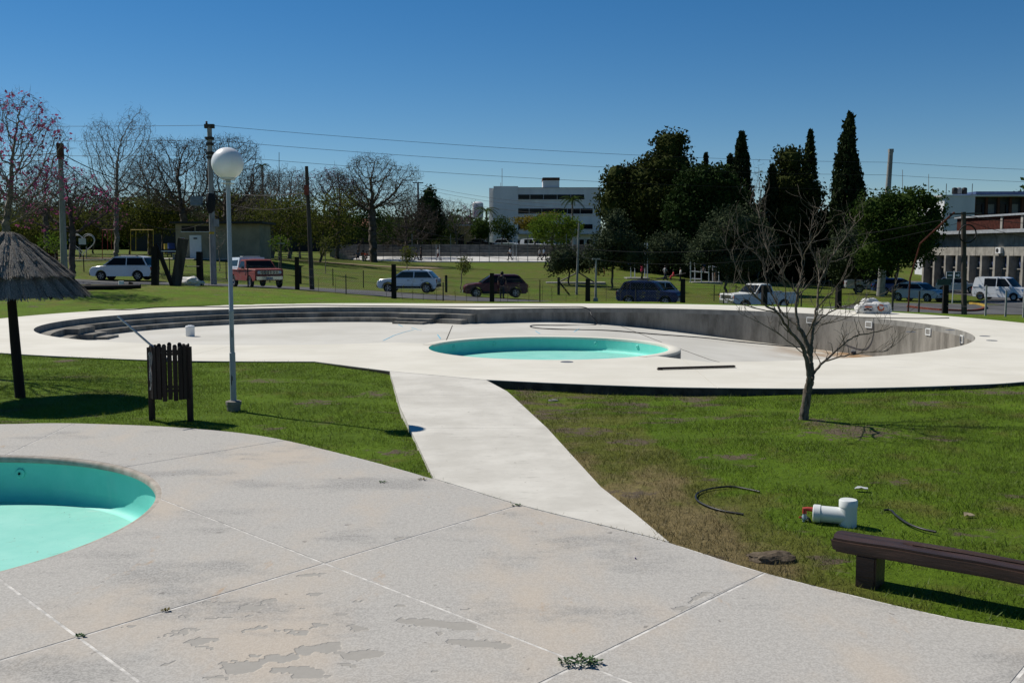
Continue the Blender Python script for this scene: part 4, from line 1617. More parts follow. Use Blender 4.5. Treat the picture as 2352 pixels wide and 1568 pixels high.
def blades(n, xr, yr, hmin, hmax, wid, name, label, excl, tuft=False):
    P = np.c_[rng.uniform(xr[0], xr[1], n), rng.uniform(yr[0], yr[1], n)]
    keep = np.ones(n, bool)
    for L_, pad in excl:
        ins = np.where(inpoly(P, L_))[0]
        dd = polydist(P[ins], L_)
        keep[ins[dd > rng.uniform(0, pad, len(ins))]] = False
    so = soil_at(P)
    keep &= rng.random(n) > np.clip(so * 1.4 - .12, 0, .72)
    # inside the view only, with a margin
    keep &= np.abs(P[:, 0]) < P[:, 1] * .60 + 1.2
    P = P[keep]
    nz_ = np.array([mnoise.noise((x * .8 + 7, y * 1.3 + 3, 0)) for x, y in P])
    keep = rng.random(len(P)) < np.clip(.85 - 1.1 * np.maximum(nz_ - .1, 0) * 2, .12, 1)
    if tuft:
        tz_ = np.array([mnoise.noise((x * 2.3, y * 2.3, 11)) for x, y in P])
        keep = tz_ > .18
    P = P[keep]
    nz_ = nz_[keep]
    n = len(P)
    zz = gzs(P) + np.array([0.022 * mnoise.noise((x * .9, y * .9, 0)) for x, y in P]) - .006
    hz = np.array([mnoise.noise((x * 1.7, y * 1.7, 5)) for x, y in P])
    h = rng.uniform(hmin, hmax, n) * (1 + .55 * hz)
    a = rng.uniform(0, 2 * np.pi, n)
    lean = rng.uniform(.1, 1.1, n) * h
    la = rng.uniform(0, 2 * np.pi, n)
    w = rng.uniform(.6, 1.2, n) * wid
    base = np.c_[P, zz]
    d = np.c_[np.cos(a), np.sin(a), np.zeros(n)] * w[:, None]
    tip = base + np.c_[np.cos(la) * lean, np.sin(la) * lean, h]
    V = np.stack([base - d, base + d, tip], 1).reshape(-1, 3)
    o = put(name, raw_mesh(name, V, np.arange(n * 3).reshape(-1, 3), M_BLADE))
    tag(o, label, 'grass', None, 'stuff')


EX = [(near_outline, .035), (path_loop, .03), (far_outer, 0.001)]
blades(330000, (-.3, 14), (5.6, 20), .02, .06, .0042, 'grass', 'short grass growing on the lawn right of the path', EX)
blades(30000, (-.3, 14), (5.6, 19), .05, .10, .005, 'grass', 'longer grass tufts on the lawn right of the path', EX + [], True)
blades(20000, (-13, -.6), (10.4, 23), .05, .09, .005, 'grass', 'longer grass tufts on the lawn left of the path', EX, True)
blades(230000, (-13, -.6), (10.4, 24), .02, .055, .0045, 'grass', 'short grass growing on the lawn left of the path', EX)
# ------------------------------------------------------------------ vehicles
t = NT('car_glass')
M_GLASS = t.done((0.008, 0.010, 0.012), .10, .10)
t = NT('clear_car_glass')
M_GLASS2 = t.done((0.035, 0.05, 0.052), .10, .12)
M_TYRE = simple('tyre_rubber', (0.018, 0.018, 0.018), .85, .2, .2, 9)
M_RIM = simple('alloy_rim', (0.40, 0.41, 0.42), .35, .5, .1, 9, metal=.7)
M_TRIM = simple('black_car_trim', (0.02, 0.02, 0.021), .6, .35, .2, 9)
M_CHROME = simple('bright_trim', (0.55, 0.56, 0.57), .2, .5, .05, 9, metal=.9)
M_HEAD = simple('headlight_glass', (0.55, 0.57, 0.58), .12, .6, .1, 9)
M_TAIL = simple('tail_light_red', (0.30, 0.012, 0.012), .2, .5, .1, 9)
M_AMBER = simple('amber_lens', (0.6, 0.14, 0.02), .25, .5, .1, 9)
M_PLATE = simple('number_plate', (0.30, 0.31, 0.32), .5, .3, .2, 30)
P_WHITE = paint('car_white', (0.70, 0.72, 0.74))
P_RED = paint('car_faded_red', (0.20, 0.042, 0.036), .6, .05, 0, .5)
P_MAROON = paint('car_maroon', (0.085, 0.006, 0.012), .35, .2)
P_NAVY = paint('car_navy', (0.010, 0.018, 0.065), .35, .2)
P_SILVER = paint('car_silver', (0.36, 0.38, 0.40), .35, .3, .3)
P_BLUE = paint('car_blue', (0.012, 0.045, 0.19), .35, .2)
P_BLACK = paint('car_black', (0.012, 0.012, 0.018), .35, .2)
P_OLDWHITE = paint('car_old_white', (0.58, 0.59, 0.56), .5, .2, 0, .3)
P_GREYBLUE = paint('car_grey_blue', (0.23, 0.28, 0.30), .5, .2, 0, .3)


def smooth01(t_):
    t_ = min(max(t_, 0), 1)
    return t_ * t_ * (3 - 2 * t_)


def wheel(parent, x, y, r, w, spokes=5, steel=False):
    wo = bpy.data.objects.new('wheel', None)
    COL.objects.link(wo)
    wo.parent = parent
    wo.location = (x, y, r)
    s = 1 if y > 0 else -1
    q = Matrix.Rotation(R(-90 * s), 3, 'X')
    MB().lathe([(r * .62, -w / 2), (r * .90, -w / 2), (r * .985, -w * .36), (r, 0), (r * .985, w * .36), (r * .90, w / 2), (r * .62, w / 2)], (0, 0, 0), 24, q).build('tyre', M_TYRE, wo, 40)
    m = MB().lathe([(r * .64, -w * .3), (r * .64, w * .42), (r * .58, w * .44), (r * .56, w * .2), (.001, w * .18)], (0, 0, 0), 24, q)
    if not steel:
        m2 = MB()
        for k in range(spokes):
            a = 2 * math.pi * k / spokes
            m2.beam(q @ Vector((.02, 0, w * .42)), q @ Vector((r * .57 * math.cos(a), r * .57 * math.sin(a), w * .42)), .055, .02, up=q @ Vector((0, 0, 1)))
        n0 = len(m.v)
        m.build('hub', M_TRIM, wo, 40)
        m3 = MB().lathe([(r * .56, w * .38), (r * .66, w * .38), (r * .66, w * .45), (r * .56, w * .45), (r * .56, w * .38)], (0, 0, 0), 24, q)
        m2.add(m3.v, m3.f)
        m2.build('rim', M_RIM, wo, 30)
    else:
        m.build('rim', M_RIM, wo, 40)
    return wo


def car(name, label, loc, rz, mat, L=4.1, W=1.72, H=1.5, wb=2.55, fo=.80, wr=.31, sill=.22, belt=.92, hood=.86, nose=.62, cowl=None, roof0=None, roof1=None, tail=None, deck=None, cladding=False, rails=False,
        lower=None, glass=None, bed=None, panes=2, gr_mat=None, spokes=5, steel=False, amber=False, gtop=None, cab_mat=None, wag=False, inset=.19, old=False):
    """x forward, y left, z up; distances from the nose backwards for cowl, roof0, roof1, tail, deck"""
    c = thing(name, label, 'pickup truck' if bed else ('van' if wag else 'car'), loc, rz)
    xf, xr = L / 2, -L / 2
    X = lambda d: xf - d
    xw0, xw1 = X(fo), X(fo + wb)
    ar = wr + .065
    gl = glass or M_GLASS
    cowl = cowl if cowl is not None else L * .26
    roof0 = roof0 if roof0 is not None else L * .42
    roof1 = roof1 if roof1 is not None else L * .84
    tail = tail if tail is not None else L * .965
    out = []
    # bottom, rear to front with the wheel arches

    def arch(xc):
        return [(xc - ar * math.cos(a), wr + ar * math.sin(a)) for a in [math.pi * i / 10 for i in range(11)] if wr + ar * math.sin(a) >= sill]
    out += [(xr + .06, sill + .10), (xr + .12, sill)]
    out += [(xw1 - ar, sill)] + [(xw1 - ar * math.cos(math.pi * i / 10), max(sill, wr + ar * math.sin(math.pi * i / 10))) for i in range(1, 10)] + [(xw1 + ar, sill)]
    out += [(xw0 - ar, sill)] + [(xw0 - ar * math.cos(math.pi * i / 10), max(sill, wr + ar * math.sin(math.pi * i / 10))) for i in range(1, 10)] + [(xw0 + ar, sill)]
    if xw0 + ar > xf - .12:
        out.pop()
    out += [(xf - .12, sill + .02), (xf - .02, sill + .16), (xf, nose - .08), (xf - .05, nose + .06) if not old else (xf - .01, hood - .06)]
    out += [(xf - .22, hood - .05) if not old else (xf - .06, hood - .01), (X(cowl) + .25, hood + .02), (X(cowl), belt)]
    if bed:
        out += [(X(bed[0]), belt), (X(bed[0]) - .01, bed[1]), (xr + .03, bed[1]), (xr, bed[1] - .06), (xr, sill + .35)]
    else:
        dk = deck if deck is not None else belt
        out += [(X(tail), belt), (xr + .07, dk - .02), (xr + .01, dk - .16), (xr, sill + .30)]
    n = len(out)

    def yy(x, w):
        k = smooth01((abs(x) - .33 * L) / (.17 * L))
        return w * (1 - .13 * k * (1.0 if x > 0 else .7))
    cx = sum(p_[0] for p_ in out) / n
    V = []
    for w, sh in ((-W / 2, .03), (-W / 2 + .045, 0), (W / 2 - .045, 0), (W / 2, .03)):
        for x, z in out:
            V.append((x - math.copysign(sh, x - cx) * (1 if abs(x - cx) > L * .4 else 0), yy(x, w), z - (sh if z > hood - .15 else 0)))
    F_ = [tuple(range(n)), tuple(reversed(range(3 * n, 4 * n)))]
    for k in range(3):
        for i in range(n):
            j = (i + 1) % n
            F_.append((k * n + i, (k + 1) * n + i, (k + 1) * n + j, k * n + j))
    MB().add(V, F_).build('body', mat, c, 28)
    # dark insides of the wheel arches and underside
    MB().box(((xw0 + xw1) / 2, 0, sill + .13), (wb + .5, W - .42, .22)).build('underbody', M_TRIM, c)
    # cabin
    zr = H
    yb, yr_ = W / 2 - .045, W / 2 - inset
    xr1 = X(roof1)
    if bed:
        tail_c = bed[0]
        prof = [(X(cowl), belt - .02), (X(roof0), zr - .05), (X(roof0) - .12, zr - .005), (X(roof1) + .05, zr - .01), (X(roof1), zr - .06), (X(tail_c), belt - .02)]
    else:
        prof = [(X(cowl), belt - .02), (X(roof0), zr - .06), (X(roof0) - .25, zr), (X(roof1) + .25, zr - .005), (X(roof1), zr - .06), (X(tail), belt - .02)]
    m_ = len(prof)

    def cy(z, e=0.0):
        k = (z - belt) / (zr - belt)
        return yb + (yr_ - yb) * k + e
    V = []
    for sgn in (-1, 1):
        for x, z in prof:
            V.append((x, sgn * cy(z), z))
    mid = []
    for x, z in prof:
        mid.append((x + (.05 if x > (prof[0][0] + prof[-1][0]) / 2 else -.04), 0, z + (.03 if z > zr - .1 else 0)))
    V += mid
    F_ = [tuple(range(m_)), tuple(reversed(range(m_, 2 * m_)))]
    for i in range(m_ - 1):
        F_.append((i, 2 * m_ + i, 2 * m_ + i + 1, i + 1))
        F_.append((m_ + i, m_ + i + 1, 2 * m_ + i + 1, 2 * m_ + i))
    MB().add(V, F_).build('cabin', cab_mat or mat, c, 50)

    def lerp_prof(a, b, k):
        return (a[0] + (b[0] - a[0]) * k, a[1] + (b[1] - a[1]) * k)
    # glass: windscreen and rear window
    for nm, a, b, s_ in (('windscreen', prof[0], prof[1], 1), ('rear_window', prof[-1], prof[-2], -1)):
        if nm == 'rear_window' and wag == 'panel':
            continue
        p0 = lerp_prof(a, b, .10)
        p1 = lerp_prof(a, b, .95)
        V = []
        for e in (.012, -.02):
            for (x, z) in (p0, p1):
                w = cy(z) - .06
                bulge = .075 if s_ > 0 else .065
                for y_, bl in ((-w, .02), (0, bulge), (w, .02)):
                    V.append((x + s_ * (bl + e + .004), y_, z + e * .4))
        MB().add(V, [(0, 1, 4, 3), (1, 2, 5, 4), (6, 9, 10, 7), (7, 10, 11, 8), (0, 3, 9, 6), (2, 8, 11, 5)]).build(nm, gl, c, 60)
    # side panes
    xa0, xa1 = prof[0], prof[1]
    xb0, xb1 = prof[-1], prof[-2]
    z0, z1 = belt + .035, zr - .105
    fa = (z0 - prof[0][1]) / (prof[1][1] - prof[0][1])
    fb = (z1 - prof[0][1]) / (prof[1][1] - prof[0][1])
    A0_, A1_ = lerp_prof(xa0, xa1, fa)[0] - .10, lerp_prof(xa0, xa1, fb)[0] - .07
    B0_, B1_ = lerp_prof(xb0, xb1, fa)[0] + .10, lerp_prof(xb0, xb1, fb)[0] + .08
    if wag:
        cut = [0, .40, .74] if wag != 'panel' else [0, .55]
    elif bed:
        cut = [0, 1]
    else:
        cut = {2: [0, .52, 1.0], 3: [0, .40, .76, 1.0], 1: [0, 1]}[panes]
    for sgn in (-1, 1):
        for k in range(len(cut) - 1):
            f0, f1 = cut[k], cut[k + 1]
            g = .035
            lo0 = A0_ + (B0_ - A0_) * f0 - (g if k else 0)
            lo1 = A0_ + (B0_ - A0_) * f1 + (g if f1 < 1 else 0)
            up0 = A1_ + (B1_ - A1_) * f0 - (g if k else 0)
            up1 = A1_ + (B1_ - A1_) * f1 + (g if f1 < 1 else 0)
            if not k:
                pass
            else:
                up0 = lo0
            if f1 < 1:
                up1 = lo1
            V = []
            for e in (.007, -.02):
                V += [(lo0, sgn * cy(z0, e), z0), (lo1, sgn * cy(z0, e), z0), (up1, sgn * cy(z1, e), z1), (up0, sgn * cy(z1, e), z1)]
            MB().add(V, [(0, 1, 2, 3), (7, 6, 5, 4), (0, 3, 7, 4), (1, 5, 6, 2), (0, 4, 5, 1), (3, 2, 6, 7)]).build('side_window', gl, c)
    # wheels
    for x in (xw0, xw1):
        for sgn in (-1, 1):
            wheel(c, x, sgn * (W / 2 - .115), wr, .20, spokes, steel)
    low = lower or (M_TRIM if cladding else mat)
    # bumpers
    MB().box((xf - .035, 0, sill + .17), (.13, W * .80, .20)).build('front_bumper', M_CHROME if old else low, c)
    MB().box((xr + .05, 0, sill + .20), (.12, W * .84, .20)).build('rear_bumper', M_CHROME if old else low, c)
    if cladding:
        for sgn in (-1, 1):
            MB().box(((xw0 + xw1) / 2, sgn * (W / 2 - .002), sill + .10), (wb - 2 * ar - .04, .03, .15)).build('sill_trim', M_TRIM, c)
            for xc in (xw0, xw1):
                m = MB()
                ring = [(xc + (ar + .02) * math.cos(a), sgn * yy(xc, W / 2 + .004), wr + (ar + .02) * math.sin(a)) for a in [math.pi * i / 12 for i in range(13)]]
                for a_, b_ in zip(ring[:-1], ring[1:]):
                    m.beam(a_, b_, .03, .06, up=(0, 1, 0))
                m.build('arch_trim', M_TRIM, c)
    for sgn in (-1, 1):
        yw = yy(xf, W / 2) - .20
        if old:
            MB().lathe([(.001, .05), (.085, .045), (.10, 0), (.10, -.03)], (xf - .01, sgn * (yw - .02), hood - .20), 16, Matrix.Rotation(R(90), 3, 'Y')).build('headlight', M_HEAD, c, 40)
            if amber:
                MB().box((xf - .03, sgn * (yw + .16), hood - .20), (.06, .06, .16)).build('indicator', M_AMBER, c)
        else:
            V = [(xf - .02, sgn * (yw - .14), nose - .02), (xf - .13, sgn * (yw + .17), nose + .02), (xf - .30, sgn * (yw + .205), nose + .14), (xf - .11, sgn * (yw - .10), nose + .11)]
            V += [(a - .05, b * .97, d) for a, b, d in V]
            MB().add(V, [(0, 1, 2, 3), (7, 6, 5, 4), (0, 4, 5, 1), (1, 5, 6, 2), (2, 6, 7, 3), (3, 7, 4, 0)]).build('headlight', M_HEAD, c, 40)
        zt = (bed[1] if bed else belt) - .20
        MB().box((xr + .035, sgn * (yy(xr, W / 2) - .09), zt), (.09, .16, .24)).build('tail_light', M_TAIL, c)
        MB().box((X(cowl) - .20, sgn * (W / 2 + .07), belt + .05), (.10, .17, .13), taper=.8).build('mirror', M_TRIM if (cladding or old) else mat, c)
        if not bed:
            for f in (.40, .72):
                MB().box((X(cowl) - (tail - cowl) * f, sgn * (W / 2 + .008), belt - .13), (.17, .03, .03)).build('door_handle', M_TRIM if cladding else mat, c)
        else:
            MB().box((X(bed[0]) + .18, sgn * (W / 2 + .008), belt - .13), (.15, .03, .03)).build('door_handle', M_CHROME, c)
    gm = gr_mat or M_TRIM
    gw = W * (.62 if old else .45)
    gbz = hood - .20 if old else nose - .06
    g = MB().box((xf + .006, 0, gbz), (.03, gw, .20 if old else .12)).build('grille', gm, c)
    if old:
        for k in range(7):
            MB().box((xf + .024, -gw / 2 + gw * (k + .5) / 7, gbz), (.012, .02, .19)).build('grille_bar', M_CHROME, g)
        for k in range(3):
            MB().box((xf + .026, 0, gbz - .07 + .07 * k), (.010, gw, .016)).build('grille_bar', M_CHROME, g)
    MB().box((xf + .04, 0, sill + .16), (.02, .40, .13)).build('number_plate', M_PLATE, c)
    if not bed:
        MB().box((xr - .018, 0, sill + .42), (.02, .40, .13)).build('number_plate', M_PLATE, c)
    if rails:
        for sgn in (-1, 1):
            y_ = sgn * (yr_ - .07)
            MB().tube([(X(roof0) - .35, y_, zr - .01), (X(roof0) - .50, y_, zr + .06), (X(roof1) + .55, y_, zr + .06), (X(roof1) + .35, y_, zr - .01)], .024, 6).build('roof_rail', M_TRIM, c, 40)
    if bed:
        # hollow load bed: dark floor recessed below the side walls
        b0_, b1_ = X(bed[0]) - .06, xr + .08
        MB().box(((b0_ + b1_) / 2, 0, bed[1] + .004), (abs(b1_ - b0_), W - .26, .012)).build('bed_floor', M_TRIM, c)
        for sgn in (-1, 1):
            MB().box(((b0_ + b1_) / 2, sgn * (W / 2 - .12), bed[1] + .05), (abs(b1_ - b0_), .09, .10)).build('bed_rail', mat, c)
    return c


def place(u, Y, dz=0.0):
    q = foot(u, Y)
    return (q.x, q.y, q.z + dz)


ROADZ = .035
HATCH = dict(L=4.08, W=1.73, H=1.52, wb=2.59, fo=.80, wr=.325, sill=.30, belt=.98, hood=.95, nose=.72, cowl=1.02, roof0=1.72, roof1=3.45, tail=3.92)
car('parked_car', 'white minivan with dark windows and roof rails parked at the far left', place(287, 69, ROADZ), R(178), P_WHITE, L=4.30, W=1.77, H=1.66, wb=2.54, fo=.86, wr=.33, sill=.30, belt=1.02, hood=.98, nose=.72, cowl=.98, roof0=1.72, roof1=3.75, tail=4.12, rails=True, panes=2, lower=M_TRIM, cladding=False)
c = car('pickup_truck', 'faded red old pickup with white canopy parked behind the lamp', place(588, 61, ROADZ), R(-57), P_RED, L=4.95, W=1.98, H=1.70, wb=2.97, fo=.80, wr=.36, sill=.44, belt=1.16, hood=1.14, nose=.85, cowl=1.50, roof0=1.98, roof1=2.75, tail=4.8, bed=(2.95, 1.10), old=True, steel=True, gr_mat=M_TRIM)
prof = [(-.55, 1.10), (-.62, 1.82), (-2.25, 1.80), (-2.46, 1.10)]
V = [(x, s * (.93 - .16 * (z > 1.5)), z) for s in (-1, 1) for x, z in prof]
MB().add(V, [(0, 1, 2, 3), (7, 6, 5, 4), (0, 4, 5, 1), (1, 5, 6, 2), (2, 6, 7, 3), (3, 7, 4, 0)]).build('canopy', P_WHITE, c)
for s in (-1, 1):
    V = [(x, s * (.93 - .16 * (z - 1.10) / .72 + e), z) for e in (.008, -.02) for x, z in ((-.8, 1.28), (-2.15, 1.28), (-2.0, 1.62), (-.8, 1.66))]
    MB().add(V, [(0, 1, 2, 3), (7, 6, 5, 4), (0, 4, 5, 1), (1, 5, 6, 2), (2, 6, 7, 3), (3, 7, 4, 0)]).build('canopy_window', M_GLASS, c)
MB().box((-1.0, 0, 1.86), (.5, 1.1, .06)).build('roof_hatch', P_SILVER, c)
car('parked_car', 'white hatchback with black roof bars parked on the road left of the maroon car', place(940, 67, ROADZ), R(173), P_WHITE, cladding=True, rails=True, glass=M_GLASS2, **HATCH)
car('parked_car', 'maroon crossover parked with a person at its open side', place(1137, 68, ROADZ), R(186), P_MAROON, L=4.33, W=1.80, H=1.56, wb=2.65, fo=.86, wr=.335, sill=.27, belt=.99, hood=.96, nose=.70, cowl=1.05, roof0=1.85, roof1=3.70, tail=4.2, cladding=True, rails=False)
car('parked_car', 'dark navy off roader parked in front of the silver car', place(1492, 66, ROADZ), R(-24), P_NAVY, L=4.2, W=1.73, H=1.66, wb=2.49, fo=.82, wr=.345, sill=.34, belt=1.06, hood=1.02, nose=.75, cowl=1.05, roof0=1.62, roof1=3.65, tail=3.98, lower=P_SILVER, rails=True, panes=3)
car('parked_car', 'silver rounded car half hidden behind the navy off roader', place(1488, 71.5, ROADZ), R(172), P_SILVER, L=4.45, W=1.82, H=1.62, wb=2.65, fo=.9, wr=.33, sill=.28, belt=1.0, hood=.97, nose=.70, cowl=1.0, roof0=1.85, roof1=3.75, tail=4.3, panes=3)
car('pickup_truck', 'old white pickup parked behind the bare young tree', place(1742, 66, ROADZ), R(201), P_OLDWHITE, L=5.0, W=1.98, H=1.78, wb=3.0, fo=.82, wr=.37, sill=.46, belt=1.20, hood=1.16, nose=.88, cowl=1.55, roof0=2.05, roof1=2.85, tail=4.9, bed=(3.05, 1.14), old=True, steel=True, amber=True, cab_mat=P_OLDWHITE)
car('parked_car', 'silver hatchback at the kerb left of the street sign', place(2112, 79, ROADZ), R(-56), P_SILVER, **{**HATCH, 'H': 1.48, 'L': 4.0})
car('pickup_truck', 'grey pickup parked under the trees behind the tall concrete pole', place(2008, 92, ROADZ), R(-12), P_SILVER, L=5.2, W=1.84, H=1.78, wb=3.1, fo=.92, wr=.38, sill=.45, belt=1.2, hood=1.14, nose=.85, cowl=1.3, roof0=1.9, roof1=3.0, tail=5.1, bed=(3.3, 1.12))
car('parked_car', 'blue car in the shade right of the tall concrete pole', place(2062, 88, ROADZ), R(-8), P_BLUE, **{**HATCH, 'H': 1.46, 'L': 4.2})
car('delivery_van', 'white panel van parked by the concrete pillars at the far right', place(2299, 79, ROADZ), R(-50), P_WHITE, L=4.04, W=1.68, H=1.83, wb=2.60, fo=.72, wr=.30, sill=.26, belt=1.06, hood=1.0, nose=.66, cowl=.78, roof0=1.45, roof1=3.80, tail=3.96, wag=True, inset=.14, lower=M_TRIM, steel=True)
car('parked_car', 'silver off roader parked beyond the street sign', place(2200, 103, ROADZ), R(-28), P_SILVER, L=4.3, W=1.8, H=1.6, wb=2.6, fo=.85, wr=.34, sill=.30, belt=1.0, hood=.98, nose=.72, cowl=1.05, roof0=1.7, roof1=3.6, tail=4.1)
car('parked_car', 'black saloon parked above the court bleachers', place(1104, 163, ROADZ), R(-14), P_BLACK, L=4.4, W=1.72, H=1.46, wb=2.6, fo=.85, wr=.31, sill=.24, belt=.93, hood=.90, nose=.65, cowl=1.2, roof0=1.9, roof1=3.2, tail=3.95, deck=.95)
car('parked_car', 'white crossover parked above the bleachers beside the black saloon', place(1161, 163, ROADZ), R(-26), P_WHITE, **{**HATCH, 'H': 1.6, 'L': 4.3})
car('delivery_van', 'small white van parked above the bleachers near the green tree', place(1222, 163, ROADZ), R(-38), P_WHITE, L=4.04, W=1.68, H=1.85, wb=2.60, fo=.72, wr=.30, sill=.26, belt=1.06, hood=1.0, nose=.66, cowl=.78, roof0=1.45, roof1=3.80, tail=3.96, wag=True, inset=.14)
car('pickup_truck', 'white pickup parked under the round green tree', place(1262, 163, ROADZ), R(-25), P_WHITE, L=4.9, W=1.8, H=1.7, wb=3.0, fo=.85, wr=.36, sill=.42, belt=1.12, hood=1.08, nose=.82, cowl=1.25, roof0=1.8, roof1=2.9, tail=4.8, bed=(3.15, 1.05))
# ------------------------------------------------------------------ trees
def leafmat(name, c0, c1, trans=.25, rough=.6):
    t = NT(name)
    p = t.pos()
    f = t.noise(p, 1.4, 4, .7)
    g = t.noise(p, 9, 2, .6)
    c = t.mix(t.ramp(t.math('ADD', t.math('MULTIPLY', f, .6), t.math('MULTIPLY', g, .4)), .35, .65), c0, c1)
    t.done(c, .9, .04)
    tr = t.n.new('ShaderNodeBsdfTranslucent')
    t.l.new(c, tr.inputs[0])
    mx = t.n.new('ShaderNodeMixShader')
    mx.inputs[0].default_value = trans
    t.l.new(t.b.outputs[0], mx.inputs[1])
    t.l.new(tr.outputs[0], mx.inputs[2])
    t.l.new(mx.outputs[0], t.out.inputs[0])
    return t.m


LF_DARK = leafmat('dark_conifer_needles', (0.010, 0.022, 0.007), (0.036, 0.062, 0.016), .12)
LF_OLIVED = leafmat('olive_conifer_needles', (0.018, 0.027, 0.007), (0.058, 0.068, 0.017), .12)
LF_CYP = leafmat('cypress_scales', (0.010, 0.019, 0.008), (0.034, 0.047, 0.017), .10)
LF_JUN = leafmat('grey_green_needles', (0.022, 0.034, 0.018), (0.070, 0.088, 0.045), .15)
LF_GREEN = leafmat('fresh_green_leaves', (0.05, 0.10, 0.010), (0.13, 0.19, 0.025), .35)
LF_MID = leafmat('mid_green_leaves', (0.020, 0.042, 0.008), (0.058, 0.090, 0.018), .25)
LF_OLIVE = leafmat('olive_leaves', (0.045, 0.060, 0.010), (0.125, 0.135, 0.028), .35)
LF_YEL = leafmat('yellowing_leaves', (0.10, 0.09, 0.012), (0.22, 0.17, 0.03), .35)
LF_PINK = leafmat('magenta_blossom', (0.22, 0.035, 0.11), (0.42, 0.11, 0.24), .35)
LF_PURP = leafmat('mauve_blossom', (0.13, 0.05, 0.12), (0.26, 0.13, 0.24), .3)
LF_POD = leafmat('brown_pods', (0.03, 0.024, 0.018), (0.075, 0.058, 0.042), .1)
M_TWIG = simple('grey_twig', (0.20, 0.175, 0.15), .95, .1, .25, 3, c2=(0.10, 0.088, 0.075))
M_TWIGD = simple('dark_twig', (0.115, 0.098, 0.082), .95, .1, .25, 3, c2=(0.05, 0.042, 0.035))


def ell_px(Y, lst, dep=1.0):
    out = []
    for u, v, ru, rv in lst:
        c = far(u, v, Y)
        k = Y / FPX
        out.append((np.array(c), np.array((ru * k, ru * k * dep, rv * k))))
    return out


def sample_ell(E, n, rng, shell=0.0):
    vol = np.array([e[1].prod() for e in E]) ** .8
    pick = rng.choice(len(E), n, p=vol / vol.sum())
    d = rng.normal(size=(n, 3))
    d /= np.linalg.norm(d, axis=1)[:, None]
    r = rng.random(n) ** (1 / 3)
    r = shell + (1 - shell) * r
    C = np.array([e[0] for e in E])[pick]
    A = np.array([e[1] for e in E])[pick]
    return C + d * A * r[:, None]


def colonize(A, root, top, step, infl, kill, iters=130):
    n0 = max(2, int((top - root).length / step))
    nodes = [np.array(root.lerp(top, i / n0)) for i in range(n0 + 1)]
    par = [-1] + list(range(n0))
    A = A.copy()
    N_ = np.array(nodes)
    D_ = np.linalg.norm(A[:, None, :] - N_[None, :, :], axis=2)
    near = D_.argmin(1)
    dist = D_.min(1)
    seen = set()
    for it in range(iters):
        act = dist < (infl if it > 12 else 1e9)
        if not act.any() or len(A) == 0:
            break
        groups = {}
        stuck = []
        for i in np.where(act)[0]:
            groups.setdefault(int(near[i]), []).append(i)
        new = []
        for k, ids in groups.items():
            d = A[ids] - nodes[k]
            d /= np.maximum(np.linalg.norm(d, axis=1)[:, None], 1e-6)
            s = d.mean(0)
            L_ = np.linalg.norm(s)
            if L_ < .05:
                continue
            s /= L_
            if par[k] >= 0:
                pd_ = nodes[k] - nodes[par[k]]
                pd_ = pd_ / max(np.linalg.norm(pd_), 1e-6)
                s = s + .25 * pd_
                s /= np.linalg.norm(s)
            q_ = nodes[k] + s * step
            key = tuple(np.round(q_ / (step * .45)).astype(int))
            if key in seen:
                stuck.extend(ids)
                continue
            seen.add(key)
            new.append((k, q_))
        if stuck:
            dist[stuck] = -1
        if not new:
            break
        b = len(nodes)
        for k, p_ in new:
            nodes.append(p_)
            par.append(k)
        NN = np.array([p_ for _, p_ in new])
        D2 = np.linalg.norm(A[:, None, :] - NN[None, :, :], axis=2)
        j = D2.argmin(1)
        dm = D2[np.arange(len(A)), j]
        upd = (dm < dist) & (dist >= 0)
        near = np.where(upd, j + b, near)
        dist = np.where(upd, dm, dist)
        keep = dist > kill
        A, near, dist = A[keep], near[keep], dist[keep]
        if len(nodes) > 9000:
            break
    return np.array(nodes), np.array(par)


def wood(nodes, par, r_tip, r_trunk, rng, sides=4, jit=.0, pw=2.3):
    n = len(nodes)
    nchild = np.zeros(n, int)
    for i in range(1, n):
        nchild[par[i]] += 1
    cnt = (nchild == 0).astype(float)
    for i in range(n - 1, 0, -1):
        cnt[par[i]] += cnt[i]
    e = min(math.log(r_trunk / r_tip) / math.log(max(cnt[0], 3)), .55)
    r = r_tip * np.maximum(cnt, 1) ** e
    P = nodes + (rng.normal(size=nodes.shape) * jit)
    c = np.arange(1, n)
    a, b = P[par[1:]], P[c]
    ra, rb = np.minimum(r[par[1:]], r[c] * 1.35), r[c]
    d = b - a
    L_ = np.maximum(np.linalg.norm(d, axis=1), 1e-6)
    d = d / L_[:, None]
    ref = np.where(np.abs(d[:, 2:3]) < .9, np.array([[0, 0, 1.0]]), np.array([[1.0, 0, 0]]))
    s = np.cross(d, ref)
    s /= np.linalg.norm(s, axis=1)[:, None]
    t_ = np.cross(d, s)
    m = len(c)
    V = np.empty((m, 2 * sides, 3))
    for k_ in range(sides):
        an = 2 * np.pi * k_ / sides
        o = s * np.cos(an) + t_ * np.sin(an)
        V[:, k_] = a - d * (ra * .3)[:, None] + o * ra[:, None]
        V[:, sides + k_] = b + o * rb[:, None]
    base = (np.arange(m) * 2 * sides)[:, None]
    F_ = []
    for k_ in range(sides):
        k2 = (k_ + 1) % sides
        F_.append(np.c_[base + k_, base + k2, base + sides + k2, base + sides + k_])
    return V.reshape(-1, 3), np.concatenate(F_, 0), r, nchild


